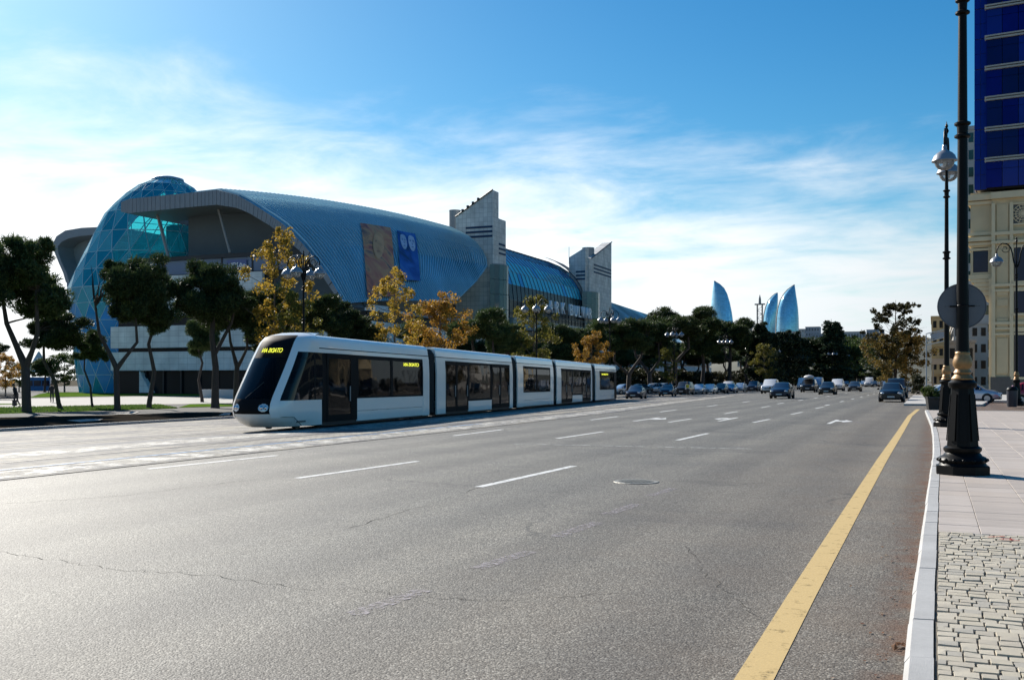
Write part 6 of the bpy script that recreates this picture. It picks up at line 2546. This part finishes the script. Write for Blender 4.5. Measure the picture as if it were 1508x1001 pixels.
# ================================================================== TREES
m_bark = M("pine_bark", (0.060, 0.046, 0.038), .9, var=.4, scale=5, bump=.6, bscale=14, stretch=(1, 1, .3))
m_bark2 = M("pale_bark", (0.12, 0.10, 0.08), .9, var=.35, scale=4, bump=.4, bscale=14, stretch=(1, 1, .3))
m_pine = leafmat("pine_needles", (0.024, 0.042, 0.014), (0.048, 0.075, 0.022), (0.088, 0.115, 0.038), .28)
m_con = leafmat("conifer_needles", (0.014, 0.027, 0.014), (0.026, 0.046, 0.022), (0.042, 0.066, 0.030), .2)
m_yel = leafmat("yellow_leaves", (0.34, 0.22, 0.03), (0.48, 0.31, 0.05), (0.20, 0.18, 0.03), .45)
m_ora = leafmat("orange_leaves", (0.42, 0.19, 0.03), (0.34, 0.21, 0.03), (0.19, 0.11, 0.03), .45)
m_ylg = leafmat("yellow_green_leaves", (0.13, 0.13, 0.025), (0.20, 0.17, 0.03), (0.07, 0.085, 0.02), .40)
m_brn = leafmat("brown_leaves", (0.17, 0.12, 0.035), (0.24, 0.16, 0.04), (0.10, 0.11, 0.035), .35)
m_olv = leafmat("olive_leaves", (0.022, 0.028, 0.012), (0.04, 0.045, 0.016), (0.065, 0.055, 0.02), .25)
m_grn = leafmat("green_leaves", (0.030, 0.055, 0.014), (0.06, 0.09, 0.022), (0.09, 0.115, 0.03), .35)


def spray_mesh(name, centers, mat, seed, per, size, wid, squash=.65, up=.25, leaf=False):
    """foliage: slender needles or diamond leaves scattered through clumps (centre, radius)"""
    r = np.random.default_rng(seed)
    C = np.array([list(c[0]) for c in centers])
    RR = np.array([c[1] for c in centers])
    n = len(C) * per
    idx = np.repeat(np.arange(len(C)), per)
    d = r.normal(size=(n, 3))
    d /= np.linalg.norm(d, axis=1)[:, None]
    rad = RR[idx] * r.random(n) ** .42
    off = d * rad[:, None]
    off[:, 2] *= squash
    p = C[idx] + off
    ax = d * .8 + r.normal(size=(n, 3)) * .7
    ax[:, 2] += up
    ax /= np.linalg.norm(ax, axis=1)[:, None]
    sd = np.cross(ax, r.normal(size=(n, 3)))
    sd /= np.linalg.norm(sd, axis=1)[:, None] + 1e-9
    L = size * (.6 + .8 * r.random(n))[:, None]
    W = wid * (.6 + .8 * r.random(n))[:, None]
    if leaf:
        vs = np.stack([p - ax * L * .5, p + sd * W * .5, p + ax * L * .5, p - sd * W * .5], 1).reshape(-1, 3)
        k = 4
    else:
        vs = np.stack([p - sd * W * .5 - ax * L * .3, p + sd * W * .5 - ax * L * .3, p + ax * L * .7], 1).reshape(-1, 3)
        k = 3
    me = bpy.data.meshes.new(name)
    me.vertices.add(len(vs))
    me.vertices.foreach_set("co", vs.ravel())
    me.loops.add(n * k)
    me.loops.foreach_set("vertex_index", np.arange(n * k, dtype=np.int32))
    me.polygons.add(n)
    me.polygons.foreach_set("loop_start", np.arange(0, n * k, k, dtype=np.int32))
    me.materials.append(mat)
    me.update(calc_edges=True)
    return me


def wob(a, b, n, amp, r):
    a, b = Vector(a), Vector(b)
    pts = []
    for i in range(n + 1):
        t = i / n
        p = a.lerp(b, t)
        if 0 < i < n:
            p += Vector((r.uniform(-amp, amp), r.uniform(-amp, amp), r.uniform(-amp, amp) * .4))
        pts.append(p)
    return pts


def pine_meshes(seed, stems, rx, rz, zc, nclump, cr, mat=m_pine, per=430, H=10.5, low=.25):
    """stems: list of trunk polylines [(x, y, z, radius), ...]; crown: flat-topped cloud of needle clumps"""
    r = random.Random(seed)
    tr = MB()
    tips = []
    for st in stems:
        tr.tube([q[:3] for q in st], [q[3] for q in st], 9)
        tips.append((Vector(st[-1][:3]), st[-1][3]))
        if len(st) > 2:
            tips.append((Vector(st[-2][:3]), st[-2][3]))
    cl = []
    # a few big lobes give the outline its uneven edge
    lobes = []
    for k in range(13):
        a, q = k * 2.4 + r.uniform(-.3, .3), math.sqrt((k + .5) / 13) * .78
        lobes.append((Vector((math.cos(a) * q * rx, math.sin(a) * q * rx, zc + (r.uniform(-.55, .60) - .25 * q) * rz)), r.uniform(.24, .44)))
    tries = 0
    while len(cl) < nclump and tries < 5000:
        tries += 1
        lb, s = lobes[r.randrange(13)]
        d = Vector((r.gauss(0, 1), r.gauss(0, 1), r.gauss(0, 1))).normalized()
        p = lb + Vector((d.x * rx * s, d.y * rx * s, d.z * rz * s * (.95 if d.z > 0 else .55))) * r.random() ** .35
        if p.z < zc - rz * (low + .75):
            continue
        cl.append((p, cr * r.uniform(.45, 1.05)))
    for p, c in r.sample(cl, min(len(cl), 26)):
        b, br = min(tips, key=lambda q: (q[0] - p).length + r.uniform(0, .8))
        e = p - Vector((0, 0, c * .2))
        tr.tube(wob(b, e, 4, .14, r), [min(br, .08) * .8, .06, .045, .03, .015], 5, cap=False)
    return tr.mesh("trunk", m_bark, 60), spray_mesh("crown", cl, mat, seed, per, .32, .072, .62, .35)


def leafy_meshes(seed, H, rx, base, nbranch, nclump, cr, mat, per, lsize, bark, topthin=1.0, trunk_r=.13, shape=None):
    r = random.Random(seed)
    tr = MB()
    lean = Vector((r.uniform(-.25, .25), r.uniform(-.25, .25), 0))
    path = [Vector((0, 0, 0)), Vector((0, 0, H * .18)) + lean * .3, Vector((0, 0, H * .45)) + lean, Vector((0, 0, H * .72)) + lean * .8, Vector((0, 0, H * .95)) + lean]
    tr.tube(path, [trunk_r, trunk_r * .8, trunk_r * .55, trunk_r * .32, .015], 8)
    cl = []

    def along(t):
        t = t * 4
        i = min(int(t), 3)
        return path[i].lerp(path[i + 1], t - i)
    for k in range(nbranch):
        t = base + (1 - base) * (k + .5) / nbranch
        a = k * 2.4 + r.uniform(-.4, .4)
        prof = shape(t) if shape else math.sin(math.pi * min(1, max(0, (t - base) / (1 - base)) * .86 + .12)) ** .8
        ln = rx * prof * r.uniform(.75, 1.15)
        s = along(t * .92)
        e = s + Vector((math.cos(a) * ln, math.sin(a) * ln, ln * r.uniform(.35, .8)))
        bp = wob(s, e, 4, ln * .06, r)
        tr.tube(bp, [trunk_r * .32 * (1.1 - t), trunk_r * .24 * (1.1 - t) + .008, .018, .012, .006], 5, cap=False)
        m_ = max(2, int(nclump / nbranch))
        for j in range(m_):
            u = r.uniform(.35, 1.0)
            i = min(int(u * 4), 3)
            q = bp[i].lerp(bp[i + 1], u * 4 - i)
            q = q + Vector((r.gauss(0, .45), r.gauss(0, .45), r.gauss(0, .35))) * cr * 1.6
            tr.tube([bp[i].lerp(bp[i + 1], u * 4 - i), q], [.012, .004], 4, cap=False)
            cl.append((q, cr * r.uniform(.6, 1.25)))
    return tr.mesh("trunk", bark, 60), spray_mesh("crown", cl, mat, seed, per, lsize, lsize * .75, .85, .1, True)


def fork(h1, dx1, dx2, top, dy=.3, base_lean=0.0, r0=.24):
    """a low-forked pine trunk"""
    z1 = h1
    a = [(0, 0, -.1, r0 * 1.15), (base_lean * .3, 0, .4, r0), (base_lean, 0, z1, r0 * .9)]
    s1 = a + [(base_lean + dx1 * .35, dy * .3, z1 + (top - z1) * .25, r0 * .62), (base_lean + dx1 * .8, dy, z1 + (top - z1) * .55, r0 * .5), (base_lean + dx1, dy, top, r0 * .32)]
    s2 = [(base_lean, 0, z1 - .1, r0 * .8), (base_lean + dx2 * .45, -dy * .3, z1 + (top - z1) * .18, r0 * .55), (base_lean + dx2 * .95, -dy, z1 + (top - z1) * .42, r0 * .48), (base_lean + dx2 * .85, -dy, top * .98, r0 * .3)]
    return [s1, s2]


def single(lean, top, r0=.20, kink=.25):
    return [[(0, 0, -.1, r0 * 1.2), (lean * .12, .05, .5, r0), (lean * .4 + kink, .1, top * .35, r0 * .82), (lean * .65 - kink, -.1, top * .62, r0 * .68), (lean * .85 + kink * .4, 0, top * .82, r0 * .5), (lean, .1, top, r0 * .3)]]


V = {}
V["pineA"] = pine_meshes(11, fork(2.6, -1.7, 1.0, 7.0, .5, -.1, .27), 2.9, 3.0, 7.6, 130, 0.88)
V["pineB"] = pine_meshes(12, fork(2.7, 1.5, -1.6, 6.6, .4, .1, .25), 2.8, 2.4, 7.9, 112, 0.88)
V["pineC"] = pine_meshes(13, single(.5, 7.2, .23, .3), 2.3, 2.9, 7.6, 100, 0.84)
V["pineD"] = pine_meshes(14, single(-.2, 7.6, .28, .08) + [[(0, .1, 3.6, .14), (1.1, .2, 5.6, .11), (1.5, .2, 7.2, .07)]], 2.9, 2.8, 7.8, 125, 0.90)
V["pineE"] = pine_meshes(15, single(-1.5, 6.4, .17, .2), 2.2, 2.0, 6.6, 66, 0.78)
V["pineF"] = pine_meshes(16, fork(3.4, -1.0, 1.2, 7.4, .6, .2, .26), 3.3, 2.6, 7.9, 130, 0.92)
V["pineG"] = pine_meshes(17, single(.2, 8.0, .22, .12), 2.6, 3.5, 7.0, 130, 0.92)
V["spire"] = leafy_meshes(21, 11, 2.0, .10, 34, 170, .50, m_con, 120, .24, m_bark, shape=lambda t: 1.3 * (1 - t) ** 1.0 + .03)
V["yellow"] = leafy_meshes(31, 10.5, 2.0, .30, 26, 96, .40, m_yel, 70, .155, m_bark2, shape=lambda t: .95 * math.sin(math.pi * min(1, t * .95)) ** .7)
V["yellow2"] = leafy_meshes(32, 9, 2.1, .28, 24, 96, .42, m_ylg, 80, .15, m_bark2)
V["orange"] = leafy_meshes(33, 8, 2.2, .25, 24, 110, .44, m_ora, 90, .15, m_bark2)
V["green"] = leafy_meshes(34, 8, 2.4, .22, 24, 110, .52, m_grn, 80, .20, m_bark2)
V["shrub"] = leafy_meshes(35, 2.2, 1.1, .05, 16, 70, .28, m_olv, 70, .13, m_bark2, trunk_r=.05)


PROTOT = {}
HT = {"pineA": 10.6, "pineB": 10.4, "pineC": 10.6, "pineD": 10.7, "pineE": 8.6, "pineF": 10.6, "pineG": 10.6, "spire": 11.2, "yellow": 11.0, "yellow2": 9.6, "orange": 8.6, "green": 8.8, "shrub": 2.5}
# true heights of the meshes
for k in V:
    co = np.empty(len(V[k][1].vertices) * 3)
    V[k][1].vertices.foreach_get("co", co)
    HT[k] = float(np.percentile(co[2::3], 99.7))


def tree(kind, label, px=None, ytop=None, base=None, X=None, wide=1.0, name=None, cat="tree", group=None, rz=None, ground=None, h=None, shift=0.0):
    """stand a tree so that its foot is at base (photo pixel) or on the line X, its top at ytop"""
    if base is not None:
        q = gp(*base)
    else:
        q = onX(px, 559, X)
    g = zg(q.x) if ground is None else ground
    zc = q.y * cs - q.x * sn
    H = h or (EYE - g + (HY - ytop) / FP * zc)
    s = H / HT[kind]
    nm = name or ("pine_tree" if kind.startswith("pine") else "conifer_tree" if kind == "spire" else "shrub" if kind == "shrub" else "autumn_tree")
    t = thing(nm, label, cat, (q.x, q.y, g), rng.uniform(0, 6.28) if rz is None else rz, group)
    t.scale = (s * wide, s * wide, s)
    link("trunk", V[kind][0], t)
    c = link("crown", V[kind][1], t)
    if shift:
        a_ = YAW - t.rotation_euler.z
        c.location = (shift * math.cos(a_) / (s * wide), shift * math.sin(a_) / (s * wide), 0)
    return t


GP_ = "pines along the left pavement"
al = YAW                                # trunk variants were drawn across the view
tree("pineA", "big forked pine at the far left edge of the street", base=(40, 607), ytop=352, wide=.95, shift=-.5, rz=al, group=GP_)
tree("pineE", "small leaning pine just right of the big forked pine", base=(90, 602.5), ytop=458, wide=1.1, rz=al + .4, group=GP_)
tree("pineE", "thin slanting pine with a low crown beside the blue dome foot", base=(137, 600.5), ytop=486, wide=.75, rz=al, group=GP_)
tree("pineB", "wide V-forked pine in front of the glass dome", base=(173, 603.5), ytop=380, wide=.80, shift=1.25, rz=al + math.pi, group=GP_)
tree("pineC", "slender crooked pine in front of the white podium bands", base=(219, 601.5), ytop=398, wide=.75, rz=al, group=GP_)
tree("pineD", "straight thick-trunked pine left of the tram front", base=(317, 600.5), ytop=386, wide=.92, rz=al, group=GP_)
tree("pineC", "thin pine leaning left in front of the low white wall", base=(298, 592), ytop=468, wide=.8, rz=al + math.pi, group=GP_)
tree("pineF", "forked pine close behind the tram's nose", base=(346, 597), ytop=432, wide=.92, rz=al, group=GP_)
tree("pineG", "full pine behind the tram's cab, under the yellow tree", base=(400, 597), ytop=425, wide=1.0, group=GP_)
tree("pineF", "broad pine over the tram's first section", base=(470, 596), ytop=437, wide=1.0, rz=al, group=GP_)
tree("pineD", "low pine over the tram's first section, left of the orange-yellow tree", base=(522, 595), ytop=462, wide=1.05, group=GP_)
tree("pineG", "pine between the two banner trees, behind them", px=610, ytop=478, X=-50, wide=1.0, group=GP_)
tree("pineF", "pine under the first slanted tower, right of the orange tree", px=706, ytop=456, X=-42, wide=1.15, rz=al, group=GP_)
tree("pineD", "pine below the canopy beam's left end", px=748, ytop=474, X=-44, wide=1.1, group=GP_)
tree("pineG", "pine below the roof sign lettering", px=826, ytop=479, X=-44, wide=1.15, group=GP_)
tree("pineF", "pine right of the roof sign, hiding its last letter", px=872, ytop=471, X=-42, wide=1.25, rz=al, group=GP_)
tree("pineB", "forked pine behind the tram's tail", px=925, ytop=470, X=-38, wide=1.3, rz=al, group=GP_)
tree("pineA", "dark pine under the low end of the right-hand roof", px=958, ytop=474, X=-42, wide=1.3, rz=al, group=GP_)
tree("pineF", "tall round pine at the end of the shopping centre", px=992, ytop=452, X=-42, wide=1.35, group=GP_)
tree("pineG", "pine just left of the lone flame tower", px=1034, ytop=468, X=-42, wide=1.25, group=GP_)
tree("pineD", "pine hiding the foot of the lone flame tower", px=1074, ytop=470, X=-40, wide=1.15, group=GP_)
tree("pineC", "narrow pine between the lone flame tower and the mast", px=1103, ytop=484, X=-40, wide=1.15, group=GP_)
GS = "dark conifers in front of the glass towers"
for px, yt, lab, wd in ((1120, 476, "tall pointed conifer below the mast platform", 1.0), (1136, 490, "pointed conifer below the smallest flame tower", 1.0), (1152, 488, "conifer below the left edge of the broad flame tower", 1.1), (1167, 490, "conifer below the middle of the broad flame tower", 1.1), (1182, 497, "conifer just right of the broad flame tower", 1.2), (1227, 474, "conifer with the highest pointed tip, left of the plane tree", 1.2), (1252, 496, "conifer between the tallest conifer and the plane tree", 1.3)):
    tree("spire", lab, px=px, ytop=yt, X=-34 if px < 1200 else -26, wide=wd * 1.25, group=GS)
for px, yt, kind, lab, X in ((1208, 498, "pineG", "round dark pine between the two groups of conifers", -30), (1240, 494, "green", "olive tree right of the tallest conifer", -26), (1272, 500, "pineF", "spreading dark tree left of the plane tree crown", -22), (1297, 508, "green", "green tree at the left foot of the plane tree", -14), (1352, 508, "green", "dark tree behind the slim grey signpost", 1.5)):
    tree(kind, lab, px=px, ytop=yt, X=X, wide=1.5, name="park_tree", group="trees at the end of the avenue", ground=-.05)
# back rows: trees nothing tells apart
GB = "dark trees of the wood behind the parked cars"
for i in range(34):
    px = 560 + i * 22 + rng.uniform(-8, 8)
    if px > 1335:
        break
    X = -58 if px < 1000 else (-50 if px < 1180 else -36)
    zc = X * FP / (cs * (px - (CX + FP * sn / cs)))
    if zc > 420:
        X *= .72
    tree(rng.choice(["pineA", "pineC", "pineD", "pineF", "pineG", "green"]), "dark tree standing in the shade of the wood behind the parked cars", px=px, ytop=rng.uniform(497, 512), X=X, wide=1.5, name="wood_tree", group=GB)
for i in range(30):
    px = 880 + i * 15 + rng.uniform(-5, 5)
    if px > 1318:
        break
    X = -47 if px < 1100 else -42 if px < 1200 else -30
    tree("shrub", "dark shrub under the trees behind the parked cars", px=px, ytop=rng.uniform(541, 552), X=X, wide=1.7, name="wood_shrub", cat="shrub", group="shrubs under the wood")
# autumn trees
GA = "autumn trees between the pines"
tree("yellow", "tall airy yellow tree with bare top beside the four-globe lamp", base=(410, 601), ytop=336, wide=.9, shift=.3, group=GA)
tree("yellow2", "small yellow-green tree left of the first banner tree, over the tram roof", base=(438, 602), ytop=432, wide=.9, group=GA)
tree("yellow", "orange-yellow tree in front of the brown banner", base=(583, 596), ytop=394, wide=1.0, group=GA)
tree("orange", "rusty orange tree over the joint of the first two tram sections", base=(648, 594), ytop=432, wide=1.05, group=GA)
tree("yellow2", "narrow yellow-green tree in front of the roof sign emblem", px=783, ytop=436, X=-37, wide=.95, group=GA)
tree("orange", "small rusty orange tree above the fourth tram section", px=872, ytop=488, X=-34, wide=.95, group=GA)
tree("yellow2", "small yellow-green tree above the parked dark blue cars", px=985, ytop=512, X=-37, wide=1.1, group=GA)
tree("yellow2", "bright yellow-green tree beside the oncoming dark saloon", px=1127, ytop=506, X=-31, wide=1.2, group=GA)
tree("orange", "yellow tree at the far left behind the forked pine", base=(8, 584), ytop=520, wide=1.2, group=GA)
for px, yt, kd, lab in ((-22, 505, "pineG", "far dark pine at the left edge beyond the yellow tree"), (28, 535, "green", "far green tree between the yellow tree and the kiosk"), (66, 528, "pineG", "far dark pine behind the kiosk's tent roof"), (95, 520, "green", "far green tree left of the dome foot")):
    tree(kd, lab, base=(px, 577), ytop=yt, wide=1.5, name="park_tree")
# the park and its trees go on past the left edge of the picture
for i, (px, py, kd, hh, lab) in enumerate(((-70, 611, "pineD", 10.4, "straight pine next along the pavement past the big forked pine"), (-190, 614, "pineF", 10.8, "broad forked pine second past the big forked pine"), (-330, 618, "pineC", 10.2, "crooked pine third past the big forked pine"), (-500, 622, "pineG", 10.6, "full pine fourth past the big forked pine"),
        (-130, 592, "pineB", 10.0, "forked pine on the park lawn beyond the path"), (-290, 590, "pineA", 10.6, "big pine on the park lawn beyond the path, farther along"), (-60, 582, "green", 8.5, "green tree beside the far yellow tree"), (-180, 580, "pineG", 10.5, "far pine at the back of the park"), (-330, 580, "green", 9.0, "far green tree at the back of the park"), (-470, 581, "pineF", 11.0, "far broad pine at the back of the park"), (-600, 583, "pineD", 10.5, "far straight pine at the back of the park"))):
    tree(kd, lab, base=(px, py), h=hh, wide=.95, name="park_tree" if kd == "green" else "pine_tree")
# plane tree on the corner island: sparse dark top, dense brown skirt
V["plane_top"] = leafy_meshes(41, 13.0, 3.9, .38, 40, 150, .42, m_olv, 62, .26, m_bark, trunk_r=.22, shape=lambda t: 1.05 * math.sin(math.pi * min(1, .18 + (t - .38) * 1.25)) ** .9)
V["plane_low"] = leafy_meshes(42, 8.6, 3.9, .22, 26, 150, .62, m_brn, 95, .24, m_bark)
q = onX(1318, 559, -4.6)
zc = q.y * cs - q.x * sn
Hh = EYE + (HY - 428) / FP * zc
plane = thing("plane_tree", "big plane tree with sparse dark top and brown lower leaves by the island", "tree", (q.x, q.y, 0), 1.0)
s = Hh / 13.6
plane.scale = (s * 1.1, s * 1.1, s)
link("trunk", V["plane_top"][0], plane)
link("crown", V["plane_top"][1], plane)
link("limb", V["plane_low"][0], plane)
link("lower_crown", V["plane_low"][1], plane)
# dark shrub by the island, planter bush, shrubs at the dome foot
tree("shrub", "tall dark shrub at the far end of the corner island", base=(1350, 582), ytop=550, wide=.85, ground=.1)
V["bush"] = leafy_meshes(43, .62, .42, .0, 18, 90, .13, m_grn, 60, .055, m_bark2, trunk_r=.03)
bushm = thing("planter_bush", "clipped green bush growing in the black tub planter", "bush", (pl.x, pl.y, .62))
link("trunk", V["bush"][0], bushm)
link("crown", V["bush"][1], bushm)
bushm.scale = (1.15, 1.15, 1.0)
for px, py, yt, lab in ((128, 578, 562, "low shrub at the left foot of the blue dome"), (152, 578, 566, "low shrub at the middle of the dome foot"), (196, 578, 548, "taller shrub between the dome and the ground-floor recess"), (1478, 577, 563, "dark shrub in front of the granite plinth of the cream building")):
    tree("shrub", lab, base=(px, py), ytop=yt, wide=1.2, ground=(-.38 if px < 1000 else .1))

# fallen leaves and a dead leaf cluster by the kerb
m_dead = leafmat("dead_leaf", (0.10, 0.035, 0.015), (0.20, 0.08, 0.03), (0.30, 0.20, 0.10), .1)
q = gp(1330, 955)
for i in range(9):
    m = MB()
    a = rng.uniform(0, 6.28)
    c = Vector((q.x + rng.uniform(-.07, .07), q.y + rng.uniform(-.05, .05), .012 + rng.uniform(0, .02)))
    d, e = Vector((math.cos(a), math.sin(a), rng.uniform(.1, .5))) * .035, Vector((-math.sin(a), math.cos(a), rng.uniform(.0, .3))) * .022
    m.add([c - d, c + e, c + d, c - e, c + Vector((0, 0, .012))], [(0, 1, 4), (1, 2, 4), (2, 3, 4), (3, 0, 4)])
    tag(m.build("fallen_leaf", m_dead), "dry brown leaf in the small heap against the kerb near the setts", "leaf", "heap of dry leaves at the kerb")
def litter():
    vs, fs = [], []
    r = random.Random(5)
    for _ in range(420):
        y = r.uniform(5, 45)
        x = polyx(KERB, y) - .19 - abs(r.gauss(0, .16))
        s = r.uniform(.006, .022)
        a = r.uniform(0, 6.28)
        o = len(vs)
        for k in range(4):
            vs.append((x + s * math.cos(a + k * 1.57) * (1 if k % 2 else .5), y + s * math.sin(a + k * 1.57), .007 + r.uniform(0, .006)))
        fs.append((o, o + 1, o + 2, o + 3))
    me = bpy.data.meshes.new("litter")
    me.from_pydata(vs, [], fs)
    me.materials.append(m_dead)
    return link("litter", me, None, kind="stuff")


litter()
